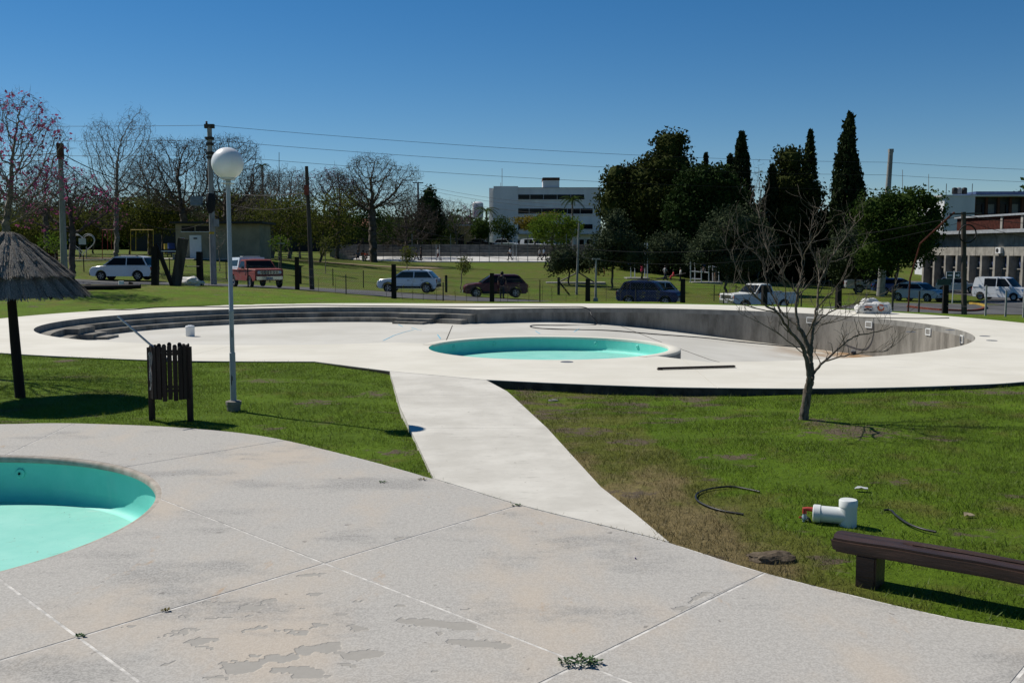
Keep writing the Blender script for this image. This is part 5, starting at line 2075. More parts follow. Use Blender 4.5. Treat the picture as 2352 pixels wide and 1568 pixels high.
def leaves(P, size, rng, asp=.55, droop=0.0, up=0.0):
    n = len(P)
    d = rng.normal(size=(n, 3))
    d[:, 2] += up - droop
    d /= np.linalg.norm(d, axis=1)[:, None]
    e = rng.normal(size=(n, 3))
    s = np.cross(d, e)
    s /= np.maximum(np.linalg.norm(s, axis=1)[:, None], 1e-6)
    L_ = (size * rng.uniform(.6, 1.35, n))[:, None]
    V = np.stack([P - d * L_ * .5, P + s * L_ * asp * .5, P + d * L_ * .5, P - s * L_ * asp * .5], 1).reshape(-1, 3)
    return V, np.arange(4 * n).reshape(-1, 4)


def clumps(C, per, spread, rng, flat=1.0):
    n = len(C)
    o = np.clip(rng.normal(size=(n, per, 3)), -1.7, 1.7) * spread * rng.uniform(.6, 1.3, (n, 1, 1))
    o[:, :, 2] *= flat
    return (C[:, None, :] + o).reshape(-1, 3)


def tree(name, label, u, Y, crown, r_trunk, seed, leaf=None, n_attr=500, step=None, n_leaf=0, per=20, spread=.35, lsize=.25, shell=.25, twig=.012, split=.35, group=None, bark=None, dep=1.0, tips_only=False,
         leaf_frac=1.0, flat=1.0, asp=.55, droop=0, up=0, sides=4, base=None, leaf2=None, top_only=None, ells=None, spray=0, core=0.0):
    rng = np.random.default_rng(seed)
    b = foot(u, Y) if base is None else Vector(base)
    E = ells or ell_px(Y, crown, dep)
    o = thing(name, label, 'tree', tuple(b), 0, group)
    loc = np.array(b)
    A = sample_ell(E, n_attr, rng, shell)
    zlow = min(e[0][2] - e[1][2] for e in E)
    zhi = max(e[0][2] + e[1][2] for e in E)
    cx = np.mean([e[0][:2] for e in E], axis=0)
    fork = b.z + max((zlow - b.z) * .9, (zhi - b.z) * split * .6)
    tp = Vector((b.x + (cx[0] - b.x) * .3, b.y + (cx[1] - b.y) * .3, fork))
    size = zhi - b.z
    step = step or size / 42
    nodes, par = colonize(A, b - Vector((0, 0, .15)), tp, step, size * .35, step * 1.25)
    V, F_, r, nch = wood(nodes, par, max(twig * .8, Y * .00011), r_trunk * .72, rng, sides, step * .16)
    thick = r[1:] > r[0] * .42
    if leaf is not None and not tips_only:
        thick[:] = True
    fm = np.tile(thick, sides)
    bk = bark or M_TWIG
    if spray:
        tips = nodes[np.where(nch == 0)[0]]
        SP = np.repeat(tips, spray, 0) + rng.normal(size=(len(tips) * spray, 3)) * step * .8
        sv, sf = leaves(SP, step * 2.6, rng, .020 + .0001 * Y, 0, .7)
        put('twigs', raw_mesh('twigs', sv - loc, sf, bk), o)['kind'] = 'stuff'
    if core:
        m = MB()
        for c_, a_ in E:
            n0 = len(m.v)
            m.ball((0, 0, 0), 1.0, 14, 10)
            for i_ in range(n0, len(m.v)):
                p_ = Vector(m.v[i_])
                k_ = core * (1 + .22 * mnoise.noise(p_ * 2.1 + Vector(c_)))
                m.v[i_] = (p_.x * a_[0] * k_ + c_[0] - loc[0], p_.y * a_[1] * k_ + c_[1] - loc[1], p_.z * a_[2] * k_ + c_[2] - loc[2])
        m.build('inner_foliage', leaf, o, recalc=False)
    put('trunk', raw_mesh('trunk', V - loc, F_[fm], bk), o)
    if leaf is None or n_leaf == 0:
        put('crown', raw_mesh('crown', V - loc, F_[~fm], bk), o)['kind'] = 'stuff'
    else:
        if tips_only:
            put('branches', raw_mesh('branches', V - loc, F_[~fm], bk), o)['kind'] = 'stuff'
            tips = nodes[np.where(nch == 0)[0]]
            if top_only is not None:
                tips = tips[tips[:, 2] > b.z + size * top_only]
            tips = tips[rng.random(len(tips)) < leaf_frac]
            P = clumps(tips, per, spread, rng, flat)
        else:
            C = sample_ell(E, n_leaf, rng, .45)
            P = clumps(C, per, spread, rng, flat)
        LV, LF = leaves(P, lsize, rng, asp, droop, up)
        q = put('crown', raw_mesh('crown', LV - loc, LF, leaf), o)
    return o


def cypress(label, u, Y, v_top, hw, seed, n=2600, mat=LF_CYP, group='tall dark cypresses', twin=False):
    rng = np.random.default_rng(seed)
    b = foot(u, Y)
    H = topz(v_top, Y) - b.z
    w = hw * Y / FPX
    o = thing('cypress_tree', label, 'tree', tuple(b), 0, group)
    MB().tube([(0, 0, -.1), (0, 0, H * .5), (0, 0, H * .93)], [w * .22, w * .12, .02], 6).build('trunk', M_TWIGD, o)
    t_ = rng.random(n) ** 1.15
    prof = np.minimum(1, (1 - t_) * 2.6) ** .75 * np.minimum(1, .45 + t_ * 2.2)
    a = rng.uniform(0, 2 * np.pi, n)
    lump = 1 + .08 * np.sin(a * 3 + t_ * 19 + seed) + .06 * np.sin(a * 2 - t_ * 33 + seed * 2)
    r = w * prof * lump * rng.uniform(.70, 1.05, n)
    P = np.c_[r * np.cos(a), r * np.sin(a), t_ * H]
    if twin:
        sh = np.where(np.arange(n) % 2 == 0, -.30, .30) * w * np.minimum(1, (1 - t_) * 3)
        P[:, 0] = P[:, 0] * .72 + sh
        P[:, 2] = np.where(np.arange(n) % 2 == 0, P[:, 2], P[:, 2] * .86)
    P = clumps(P, 4, .10 + w * .05, rng)
    V, F_ = leaves(P, .34 + w * .12, rng, .5, 0, 1.4)
    put('crown', raw_mesh('crown', V, F_, mat), o)
    return o


def palm(label, u, Y, v_top, hw, seed, mat=LF_MID):
    rng = random.Random(seed)
    b = foot(u, Y)
    H = topz(v_top, Y) - b.z
    w = hw * Y / FPX
    o = thing('palm_tree', label, 'tree', tuple(b), 0, 'palms in the background')
    hz = H - w * .45
    MB().tube([(0, 0, -.1), (.05, 0, hz * .5), (0, 0, hz)], [.22, .15, .13], 8).build('trunk', M_TWIG, o, 60)
    for k in range(15):
        a = 2 * math.pi * k / 15 + rng.uniform(-.2, .2)
        el = rng.uniform(.1, 1.2)
        m = MB()
        pts = []
        n = 9
        for i in range(n + 1):
            s = i / n
            rr = w * s * math.cos(el * (1 - s * .7)) * 1.05
            zz = hz + w * (math.sin(el) * s * 1.1 - 1.0 * s * s * .9)
            pts.append(Vector((rr * math.cos(a), rr * math.sin(a), zz)))
        side = Vector((-math.sin(a), math.cos(a), 0))
        for i in range(1, n + 1):
            for j in (0, .5):
                q = pts[i - 1].lerp(pts[i], j)
                tl = w * .30 * (1 - abs(i / n - .45))
                for sg in (-1, 1):
                    d = (side * sg + (pts[i] - pts[i - 1]).normalized() * .7 + Vector((0, 0, -.5))).normalized() * tl
                    wv = (pts[i] - pts[i - 1]) * .35
                    m.add([q, q + wv, q + d], [(0, 1, 2)])
        m.tube(pts, .03, 3, False)
        m.build('frond', mat, o, recalc=False)
    return o


# --- left: blossoming and bare trees
tree('blossom_tree', 'tall bare tree with magenta blossom at the left edge', 8, 50, [(35, 290, 95, 80), (95, 330, 65, 75), (-45, 330, 60, 90), (60, 430, 95, 60), (0, 460, 80, 60)], .30, 1, LF_PINK, 3200, .20, 1, 5, .10, .20, .1, .010, .3, tips_only=True, leaf_frac=.34, top_only=.45, bark=M_TWIG, spray=7)
tree('blossom_tree', 'lower tangled tree with mauve pink blossom behind the left pole', 165, 66, [(150, 430, 70, 55), (205, 465, 65, 55), (95, 480, 60, 50), (250, 500, 40, 40)], .30, 2, LF_PINK, 3000, .24, 1, 5, .14, .20, .1, .012, .3, tips_only=True, leaf_frac=.34, bark=M_TWIGD, spray=7)
tree('bare_tree', 'upright leafless tree behind the white minivan', 268, 77, [(235, 330, 50, 60), (310, 310, 45, 65), (270, 400, 70, 50), (225, 440, 55, 45), (320, 430, 45, 45)], .26, 3, None, 3000, .20, shell=.05, twig=.011, split=.4, bark=M_TWIG, spray=7)
tree('spreading_tree', 'broad flat topped leafless tree left of the transformer pole', 430, 99, [(395, 360, 72, 42), (350, 400, 45, 45), (450, 355, 50, 38), (420, 430, 90, 60)], .50, 4, LF_POD, 3600, .27, 1, 4, .12, .15, .35, .016, .35, tips_only=True, leaf_frac=.5, top_only=.72, bark=M_TWIGD, spray=7)
tree('spreading_tree', 'broad flat topped leafless tree right of the transformer pole', 520, 103, [(530, 350, 65, 38), (570, 370, 34, 32), (490, 360, 40, 40), (530, 430, 80, 60), (470, 470, 50, 40)], .50, 5, LF_POD, 3600, .27, 1, 4, .12, .15, .35, .016, .35, tips_only=True, leaf_frac=.5, top_only=.72, bark=M_TWIGD, spray=7)
tree('bare_tree', 'tangled leafless tree behind the globe lamp', 625, 108, [(620, 440, 55, 50), (670, 450, 45, 45), (590, 490, 50, 50)], .40, 6, LF_OLIVE, 2800, .27, 1, 5, .2, .16, .2, .015, .35, tips_only=True, leaf_frac=.15, bark=M_TWIG, spray=7)
tree('leafy_tree', 'olive green leafy tree right of the globe lamp', 642, 96, [(640, 500, 55, 45), (600, 520, 40, 40), (690, 490, 45, 40)], .17, 7, LF_OLIVE, 420, .35, 240, 16, .34, .22, bark=M_TWIGD, group='leafy park trees')
tree('leafy_tree', 'olive green leafy tree behind the leaning wood pole', 735, 100, [(730, 490, 55, 45), (780, 480, 45, 42), (700, 520, 45, 40), (770, 530, 50, 35)], .18, 8, LF_OLIVE, 420, .35, 270, 16, .34, .22, bark=M_TWIGD, group='leafy park trees')
tree('blossom_tree', 'mauve flowering tree far behind the leaning wood pole', 745, 135, [(700, 430, 38, 32), (755, 420, 45, 32), (790, 440, 40, 34)], .25, 9, LF_PURP, 700, .5, 1, 10, .35, .26, .2, .02, .35, tips_only=True, leaf_frac=.6, bark=M_TWIGD, spray=7)
tree('spreading_tree', 'large spreading tree with thin olive leaves beside the court', 858, 119, [(855, 390, 62, 36), (930, 402, 40, 24), (800, 420, 48, 30), (870, 440, 85, 40), (780, 460, 35, 30)], .62, 10, LF_OLIVE, 3600, .30, 1, 5, .20, .17, .3, .018, .4, tips_only=True, leaf_frac=.42, bark=M_TWIGD, spray=7)
tree('bare_tree', 'dense brownish tree left of the dark conifer', 935, 140, [(925, 490, 48, 40), (960, 510, 45, 45), (900, 530, 50, 40)], .35, 11, LF_POD, 1800, .36, 1, 8, .3, .24, .2, .018, .35, tips_only=True, leaf_frac=.8, bark=M_TWIGD, spray=7)
tree('conifer_tree', 'small dark pointed conifer behind the court fence', 985, 150, [(985, 448, 12, 18), (985, 475, 24, 28), (985, 515, 34, 35)], .25, 12, LF_DARK, 240, .5, 300, 20, .40, .36, bark=M_TWIGD, core=.86)
tree('bare_tree', 'grey bare tree left of the white block', 1048, 158, [(1045, 500, 35, 40), (1020, 490, 30, 35), (1070, 520, 25, 30)], .28, 13, None, 1500, .36, shell=.1, twig=.018, bark=M_TWIG, spray=7)
tree('blossom_tree', 'distant mauve tree left of the white block', 1085, 185, [(1085, 485, 25, 18), (1075, 505, 22, 20)], .22, 14, LF_PURP, 260, .6, 1, 9, .35, .3, .2, .02, tips_only=True, leaf_frac=.8, bark=M_TWIGD, spray=7)
for i, (u, Y, cr, lab, lf) in enumerate(((110, 110, [(110, 510, 65, 40), (60, 500, 50, 45)], 'green tree deep in the park behind the straw sunshade', LF_OLIVE), (215, 118, [(210, 480, 60, 45), (250, 500, 45, 40)], 'green tree deep in the park behind the bare upright tree', LF_MID),
                                         (340, 122, [(330, 490, 60, 40), (380, 500, 45, 35)], 'green tree in the park left of the tan hut', LF_OLIVE), (480, 126, [(480, 500, 60, 40), (430, 500, 40, 35)], 'green tree behind the tan hut', LF_MID), (575, 128, [(575, 490, 55, 45)], 'dark green tree behind the tan hut gable', LF_MID),
                                         (820, 135, [(820, 500, 50, 45), (860, 520, 45, 35)], 'dark green tree behind the big spreading tree', LF_MID), (20, 120, [(10, 480, 70, 60), (-50, 470, 60, 60)], 'dark tree behind the blossom at the left edge', LF_MID))):
    tree('leafy_tree', lab, u, Y, cr, .2, 40 + i, lf, 220, .5, 230, 18, .42, .30, bark=M_TWIGD, group='leafy park trees')
for i, (u, Y, cr, lab, lf) in enumerate(((60, 92, [(60, 530, 50, 32), (10, 540, 45, 28)], 'low olive tree behind the straw sunshade apex', LF_OLIVE), (185, 104, [(180, 515, 50, 36)], 'olive tree behind the heart shaped frame', LF_OLIVE), (300, 108, [(300, 500, 50, 40), (270, 520, 40, 30)], 'olive tree behind the yellow swing frame', LF_OLIVE),
                                         (375, 112, [(375, 480, 52, 42)], 'yellow green tree left of the tan hut roof', LF_OLIVE), (545, 112, [(545, 490, 50, 38), (520, 470, 35, 30)], 'yellow green tree rising over the tan hut roof', LF_OLIVE), (610, 114, [(605, 500, 46, 46)], 'olive tree right behind the globe lamp pole', LF_OLIVE),
                                         (690, 122, [(690, 520, 50, 40)], 'dark leafy tree behind the picnic table', LF_MID), (770, 128, [(775, 520, 48, 40)], 'dark leafy tree left of the spreading tree trunk', LF_MID), (905, 148, [(905, 530, 45, 28)], 'low dark tree behind the court left end', LF_MID), (1015, 160, [(1015, 530, 40, 28)], 'low dark tree behind the court fence middle', LF_MID))):
    tree('leafy_tree', lab, u, Y, cr, .18, 140 + i, lf, 200, .5, 230, 17, .40, .27, bark=M_TWIGD, group='leafy park trees')
for i, (u, Y, cr, lab) in enumerate(((1700, 124, [(1700, 560, 50, 70), (1680, 610, 45, 40)], 'dark bushy conifer at the foot of the tall slim cypress'), (1850, 122, [(1850, 580, 55, 60)], 'dark bushy conifer at the foot of the cypress spire'), (1560, 128, [(1560, 580, 60, 46)], 'dark bushy conifer behind the seesaw juniper'), (1990, 112, [(1990, 540, 45, 70), (2010, 600, 40, 50)], 'dark bushy conifer left of the tall concrete pole'), (1450, 128, [(1440, 570, 55, 45)], 'dark bushy conifer behind the white gantry'))):
    tree('conifer_tree', lab, u, Y, cr, .3, 160 + i, LF_DARK, 160, .6, 420, 26, .48, .44, bark=M_TWIGD, core=.86)
for i, (u, Y, cr, lab) in enumerate(((110, 88, [(100, 420, 60, 50), (150, 440, 45, 45), (60, 450, 50, 45)], 'wide twiggy tree behind the blossom by the left pole'), (345, 112, [(340, 400, 58, 44), (300, 430, 45, 42), (385, 440, 45, 40)], 'wide brown twiggy tree between the upright bare tree and the flat topped one'), (585, 118, [(590, 420, 48, 42), (560, 450, 45, 40)], 'wide brown twiggy tree just right of the globe'),
                                    (665, 116, [(665, 425, 55, 42), (640, 460, 45, 40), (700, 460, 40, 36)], 'brown twiggy tree left of the leaning wood pole top'), (775, 126, [(770, 430, 50, 40), (805, 455, 45, 36)], 'brown twiggy tree touching the big spreading tree'), (960, 150, [(955, 480, 40, 36), (1000, 500, 36, 30)], 'brown twiggy tree around the small pointed conifer'))):
    tree('bare_tree', lab, u, Y, cr, .34, 180 + i, LF_POD, 2200, .30, 1, 4, .2, .17, .15, .016, .35, tips_only=True, leaf_frac=.35, bark=M_TWIGD, spray=6)
# --- middle
tree('leafy_tree', 'round fresh green tree in front of the white block', 1268, 140, [(1272, 512, 48, 18), (1235, 525, 24, 15), (1312, 523, 28, 18), (1270, 540, 46, 16)], .26, 60, LF_GREEN, 320, .4, 300, 20, .36, .30, bark=M_TWIGD, split=.5)
tree('leafy_tree', 'yellowish flat tree left of the round green tree', 1228, 152, [(1212, 507, 34, 9), (1262, 498, 24, 9), (1232, 519, 34, 10)], .22, 61, LF_YEL, 260, .45, 200, 18, .34, .30, flat=.5, bark=M_TWIGD)
for i, (u, Y, cr, lab) in enumerate(((1105, 155, [(1105, 528, 20, 20)], 'small green tree above the black saloon'), (1150, 158, [(1150, 520, 22, 20), (1172, 535, 18, 16)], 'small green tree against the left end of the white block'))):
    tree('leafy_tree', lab, u, Y, cr, .14, 62 + i, LF_MID, 160, .4, 150, 16, .34, .28, bark=M_TWIGD)
palm('palm with drooping fronds left of the white block', 1117, 168, 470, 30, 1)
palm('palm standing in front of the white block windows', 1314, 160, 445, 30, 2)
palm('palm top showing above the bare trees right of the lamp', 606, 150, 372, 20, 3)
# --- right: dark conifers and cypresses
tree('conifer_tree', 'big dark olive conifer with stepped crown right of the white block', 1515, 122, [(1538, 340, 36, 36), (1532, 385, 58, 40), (1475, 415, 46, 42), (1418, 410, 30, 34), (1425, 470, 52, 55), (1500, 480, 90, 70), (1560, 440, 46, 50), (1480, 560, 85, 60), (1550, 560, 60, 60)], .5, 70, LF_OLIVED, 420, .55, 1300, 30, .50, .44, bark=M_TWIGD, droop=.3, core=.86)
tree('conifer_tree', 'rounded deep green conifer left of the tall cypress pair', 1632, 114, [(1620, 425, 62, 40), (1590, 490, 62, 60), (1655, 480, 58, 70), (1620, 570, 75, 60)], .45, 71, LF_DARK, 360, .5, 1000, 30, .48, .43, bark=M_TWIGD, droop=.3, core=.86)
tree('conifer_tree', 'thin topped dark conifer beside the cypress in the right group', 1822, 120, [(1815, 370, 28, 30), (1815, 430, 52, 40), (1850, 460, 36, 50), (1800, 510, 66, 62), (1840, 570, 60, 60)], .45, 72, LF_OLIVED, 380, .5, 950, 28, .48, .43, bark=M_TWIGD, droop=.3, core=.86)
tree('conifer_tree', 'dense dark conifer low behind the bare young tree', 1755, 126, [(1755, 530, 52, 60), (1720, 580, 52, 50), (1790, 590, 52, 50)], .4, 73, LF_DARK, 260, .55, 700, 28, .50, .45, bark=M_TWIGD, core=.86)
tree('conifer_tree', 'dense dark conifer behind the tall concrete pole', 1930, 118, [(1920, 540, 60, 62), (1980, 560, 52, 62), (1890, 600, 52, 40)], .4, 74, LF_DARK, 260, .55, 760, 28, .50, .45, bark=M_TWIGD, core=.86)
cypress('tall slim cypress rising right of the rounded conifer', 1697, 119, 307, 24, 80, 2600)
cypress('short cypress tip touching the tall slim cypress', 1672, 122, 357, 13, 81, 1500)
cypress('tiny cypress tip showing above the rounded conifer', 1617, 126, 354, 8, 82, 1200)
cypress('narrow knobbly cypress in the gap of the right group', 1768, 118, 378, 15, 83, 1500)
cypress('slim cypress spire behind the thin topped conifer', 1853, 123, 301, 17, 84, 1900)
cypress('tallest cypress with two stems left of the concrete pole', 1942, 110, 265, 34, 85, 4200, twin=True)
tree('bare_tree', 'thin dead tree in the gap between the cypresses', 1742, 116, [(1742, 400, 12, 30), (1745, 450, 22, 40), (1745, 510, 26, 40)], .14, 86, None, 420, .38, shell=.0, twig=.014, bark=M_TWIG, spray=7)
tree('leafy_tree', 'green broadleaf tree spreading around the tall concrete pole', 2052, 80, [(2010, 480, 46, 34), (2075, 465, 48, 26), (2130, 462, 30, 20), (2142, 505, 26, 34), (2060, 520, 82, 42), (2020, 580, 52, 40), (2105, 560, 50, 40)], .3, 87, LF_MID, 420, .4, 620, 22, .36, .27, bark=M_TWIGD, droop=.3, core=.75)
# grey green junipers at the playground
tree('juniper_tree', 'grey green juniper with forked trunk left of the gantry', 1404, 87, [(1412, 510, 26, 26), (1412, 550, 46, 34), (1378, 590, 36, 30), (1452, 585, 38, 28)], .20, 90, LF_JUN, 300, .32, 360, 22, .30, .22, bark=M_TWIGD, group='grey green junipers round the playground', core=.72)
tree('juniper_tree', 'small leaning juniper at the left of the playground', 1308, 90, [(1298, 592, 32, 24), (1335, 602, 28, 18), (1275, 610, 20, 15)], .13, 91, LF_JUN, 240, .28, 230, 20, .28, .22, bark=M_TWIGD, group='grey green junipers round the playground', core=.72)
tree('juniper_tree', 'grey green juniper behind the seesaw', 1528, 108, [(1530, 570, 44, 34), (1495, 590, 36, 26), (1572, 585, 36, 30)], .2, 92, LF_JUN, 260, .36, 320, 20, .34, .25, bark=M_TWIGD, group='grey green junipers round the playground', core=.72)
tree('juniper_tree', 'broad grey green juniper behind the bare young tree', 1668, 84, [(1690, 515, 62, 36), (1645, 555, 52, 40), (1735, 560, 50, 48), (1608, 588, 32, 26), (1690, 600, 62, 30)], .22, 93, LF_JUN, 340, .32, 560, 24, .32, .23, bark=M_TWIGD, group='grey green junipers round the playground', core=.72)
tree('juniper_tree', 'dark juniper right of the bare young tree near the pole', 1965, 88, [(1960, 560, 42, 42), (1925, 600, 40, 34), (1990, 610, 36, 34)], .2, 94, LF_JUN, 260, .34, 330, 22, .32, .24, bark=M_TWIGD, group='grey green junipers round the playground', core=.72)
# young trees along the verge and by the hut
for i, (u, Y, cr, lab, lf) in enumerate(((640, 80, [(642, 560, 22, 18)], 'young tree with fresh leaves behind the red pickup', LF_GREEN), (748, 84, [(748, 565, 14, 22)], 'thin young tree right of the leaning wood pole', LF_OLIVE), (1058, 74, [(1066, 608, 12, 16)], 'staked sapling with few leaves above the road', LF_OLIVE),
                                         (935, 78, [(935, 585, 12, 18)], 'slender staked sapling above the white hatchback', LF_OLIVE), (130, 60, [(120, 560, 26, 18)], 'small bush with green leaves beside the left pole', LF_GREEN), (505, 78, [(500, 545, 32, 32)], 'small bare grey tree in front of the tan hut', None))):
    tree('young_park_tree', lab, u, Y, cr, .05, 100 + i, lf, 160, .16, 60 if lf else 0, 7, .20, .16, twig=.009, bark=M_TWIG, shell=.1)

# --- far woods that read as one mass
rng = np.random.default_rng(77)


def far_wood(name, label, u0, u1, Y, v_top, seed, mat, dens=1.0):
    rg = np.random.default_rng(seed)
    k = Y / FPX
    n = int((u1 - u0) / 5 * dens)
    us = rg.uniform(u0, u1, n)
    C = []
    for u in us:
        h = (578 - v_top) * rg.uniform(.35, 1.05)
        c = np.array(far(u, 578 - h * .45, Y + rg.uniform(0, 25)))
        C.append((c, np.array((14 * k * rg.uniform(.7, 1.5), 14 * k, max(h * .6, 8) * k))))
    P = sample_ell(C, n * 16, rg, .4)
    P = clumps(P, 12, 1.0 * Y / 190, rg)
    V, F_ = leaves(P, .95 * Y / 190, rg, .6)
    o = put(name, raw_mesh(name, V, F_, mat))
    tag(o, label, 'woods', None, 'stuff')


far_wood('far_woods', 'dark wood closing the park on the far left', -260, 640, 185, 478, 5, LF_MID, 1.6)
far_wood('far_woods', 'dark wood behind the court left of the white block', 600, 1125, 215, 500, 6, LF_MID, 1.6)
far_wood('far_woods', 'dark wood behind the conifers and the tall pole', 1380, 2160, 200, 530, 7, LF_DARK)
far_wood('far_woods', 'distant feathery trees above the roof at the far right', 2285, 2480, 300, 428, 8, LF_MID, .6)

# bare tree standing left of the frame; its twigs shade the left lawn
tree('bare_tree', 'bare tree beyond the left edge whose twigs shade the lawn', 0, 21, [], .10, 120, None, 1400, .13, shell=.0, twig=.010, bark=M_TWIG, base=(-13.2, 21.2, gz(-13.2, 21.2)), ells=[(np.array((-12.7, 21.0, 5.2)), np.array((1.7, 1.7, 1.3))), (np.array((-12.6, 20.8, 6.3)), np.array((1.6, 1.6, 1.2)))])
# ------------------------------------------------------------------ roads, buildings, poles and people beyond the fence
t = NT('asphalt')
p = t.pos()
col = t.mix(t.ramp(t.noise(p, .4, 5, .6), .3, .7), (0.055, 0.055, 0.057), (0.105, 0.104, 0.103))
col = t.mix(t.ramp(t.noise(p, 3, 5, .7), .6, .75, 0, .5), col, (0.17, 0.155, 0.13))
M_ASPH = t.done(col, .9, .2, t.bump(t.noise(p, 30, 4, .6), .3, .01))
M_COURT = simple('court_cement', (0.52, 0.51, 0.48), .9, .2, .12, 1.2)
M_TIER = simple('bleacher_cement', (0.30, 0.28, 0.245), .95, .1, .25, 1.5)
M_KERB = simple('kerb_cement', (0.34, 0.33, 0.30), .9, .2, .2, 3)
M_KERBR = simple('kerb_red_paint', (0.22, 0.055, 0.03), .9, .2, .25, 3)
M_KERBY = simple('kerb_yellow_paint', (0.45, 0.30, 0.05), .9, .2, .25, 3)
M_WHITEB = simple('white_render', (0.60, 0.61, 0.63), .85, .2, .10, .5, c2=(0.50, 0.51, 0.53), stretch=(1, 1, .3))
M_DWIN = simple('dark_window_glass', (0.010, 0.011, 0.014), .15, .12, .2, 2)
M_BROWN = simple('brown_band', (0.09, 0.04, 0.028), .9, .2, .2, 2)
M_TAN = simple('tan_render', (0.30, 0.265, 0.185), .9, .2, .15, 1.2)
M_TILE = simple('clay_tile', (0.20, 0.075, 0.045), .9, .2, .3, 4)
M_BRICKD = simple('dark_red_brick', (0.075, 0.024, 0.018), .92, .1, .3, 3)
M_PANEL = simple('weathered_panel', (0.34, 0.325, 0.29), .92, .1, .2, 1.4, .4, 10)
M_BLOCK = simple('rough_block', (0.24, 0.215, 0.18), .95, .1, .25, 3, .6, 12)
M_ROOFM = simple('sheet_metal_edge', (0.34, 0.36, 0.38), .5, .4, .15, 2)
M_BLUERF = simple('blue_roof', (0.05, 0.09, 0.20), .6, .3, .15, 2)
M_POLEC = simple('pole_concrete', (0.30, 0.30, 0.285), .9, .15, .2, 3, stretch=(1, 1, .3))
M_POLEW = simple('pole_wood', (0.085, 0.075, 0.066), .95, .1, .3, 6, .4, 20, stretch=(1, 1, .12))
M_POLEG = simple('pole_grey', (0.26, 0.27, 0.27), .7, .3, .15, 4)
M_WIRE = simple('cable_black', (0.012, 0.012, 0.013), .7, .3, .1, 4)
M_WFRAME = simple('white_frame_paint', (0.62, 0.63, 0.64), .5, .35, .1, 3)
M_REDPT = simple('red_paint', (0.36, 0.03, 0.025), .55, .35, .15, 4)
M_YELPT = simple('yellow_paint', (0.55, 0.36, 0.03), .55, .35, .15, 4)
M_BLUEPT = simple('blue_paint', (0.02, 0.05, 0.22), .55, .35, .15, 4)
M_GREENS = simple('sign_green', (0.012, 0.05, 0.032), .5, .4, .1, 5)
M_WHITES = simple('sign_white', (0.65, 0.66, 0.66), .5, .4, .05, 5)
M_DIRT = simple('bare_dirt_path', (0.26, 0.20, 0.13), .97, .1, .2, 2)


def strip(name, label, pts, wid, mat, lift=.03, kind='structure'):
    P = catmull([(a, b, 0) for a, b in pts], 24)
    L_, Rr, rows = [], [], []
    m = 5
    for i, q in enumerate(P):
        d = (P[min(i + 1, len(P) - 1)] - P[max(i - 1, 0)]).normalized()
        n_ = Vector((-d.y, d.x, 0))
        for k in range(m):
            s = (k / (m - 1) - .5) * wid
            rows.append((q.x + n_.x * s, q.y + n_.y * s))
    Zs = gzs(rows)
    V = np.c_[np.array(rows), Zs + lift]
    I_ = np.arange(len(rows)).reshape(-1, m)
    F_ = np.c_[I_[:-1, :-1].ravel(), I_[:-1, 1:].ravel(), I_[1:, 1:].ravel(), I_[1:, :-1].ravel()]
    o = put(name, raw_mesh(name, V, F_, mat, True))
    return tag(o, label, None, None, kind)


strip('road', 'grey asphalt road passing behind the fence', [(-75, 62.5), (-45, 63.5), (-25, 63), (0, 61), (15, 60.5), (28, 61), (45, 62), (75, 61)], 10.2, M_ASPH)
strip('road', 'side street running off between the trees and the pillared building', [(38, 62), (40, 72), (46, 84), (50, 98), (52, 130)], 11.0, M_ASPH, .026)
strip('path', 'pale footpath crossing the park in front of the tan hut', [(-60, 88), (-40, 86.5), (-29, 85), (-22, 85.4)], 1.4, M_KERB, .04)
strip('path', 'earthen footpath deep in the left park', [(-65, 101), (-45, 99), (-30, 98), (-14, 103), (-8, 112)], 2.6, M_DIRT, .05)

# verge corner with painted kerb
kp = []
for u, v, z in ((2085, 714, -1.2), (2160, 721, -1.2), (2235, 722, -1.2), (2262, 715, -1.2), (2252, 708, -1.2), (2225, 704, -1.2)):
    q = at(u, v, z)
    kp.append(Vector((q.x, q.y, gz(q.x, q.y) + .06)))
kr = thing('kerb', 'painted red and yellow kerb round the grass corner at the right', 'kerb', tuple(kp[0]))
kc = catmull(kp, 4)
for i, (a, b) in enumerate(zip(kc[:-1], kc[1:])):
    MB().beam(a, b, .18, .16).build('kerb_stone', M_KERBY if i > 11 else M_KERBR, kr, world=True)

# --- court with bleachers and fence
court = thing('sports_court', 'pale cement court in the park', 'court', tuple(foot(1150, 131)))
cz = foot(1150, 131).z - .02
x0, x1 = (800 - 1176) / FPX * 133, (1500 - 1176) / FPX * 133
SLOPE = .62
m = MB()
m.add([(x, y, z) for x in (x0, x1) for y, z in ((131, cz - .8), (142.1, cz - .8), (142.1, cz + .10 + SLOPE), (131, cz + .10))], [(0, 1, 2, 3), (7, 6, 5, 4), (0, 4, 5, 1), (1, 5, 6, 2), (2, 6, 7, 3), (3, 7, 4, 0)])
m.build('slab', M_COURT, court, world=True)
court['kind'] = 'structure'
bl = thing('bleachers', 'long grey concrete bleachers behind the court', 'bleachers', ((x0 + x1) / 2, 142, cz))
for k in range(4):
    MB().box(((x0 + x1) / 2 - 1 + k * .3, 142.6 + k * .95, cz + .10 + SLOPE + .19 * (k + 1)), (x1 - x0 + 3 + k, .93, .55 + .38 * (k + 1) - .19)).build('tier', M_TIER, bl, world=True)
for k in range(4):
    MB().box((x0 - .3 - .6 * k, 137.5, cz + .45 + .17 * k), (.58, 9.0, .7 + .35 * k)).build('side_tier', M_TIER, bl, world=True)
fz = cz + .09
cf = thing('court_fence', 'tall wire fence with pale and dark posts along the court', 'fence', ((x0 + x1) / 2, 131.2, fz))
us = list(range(838, 1530, 22))
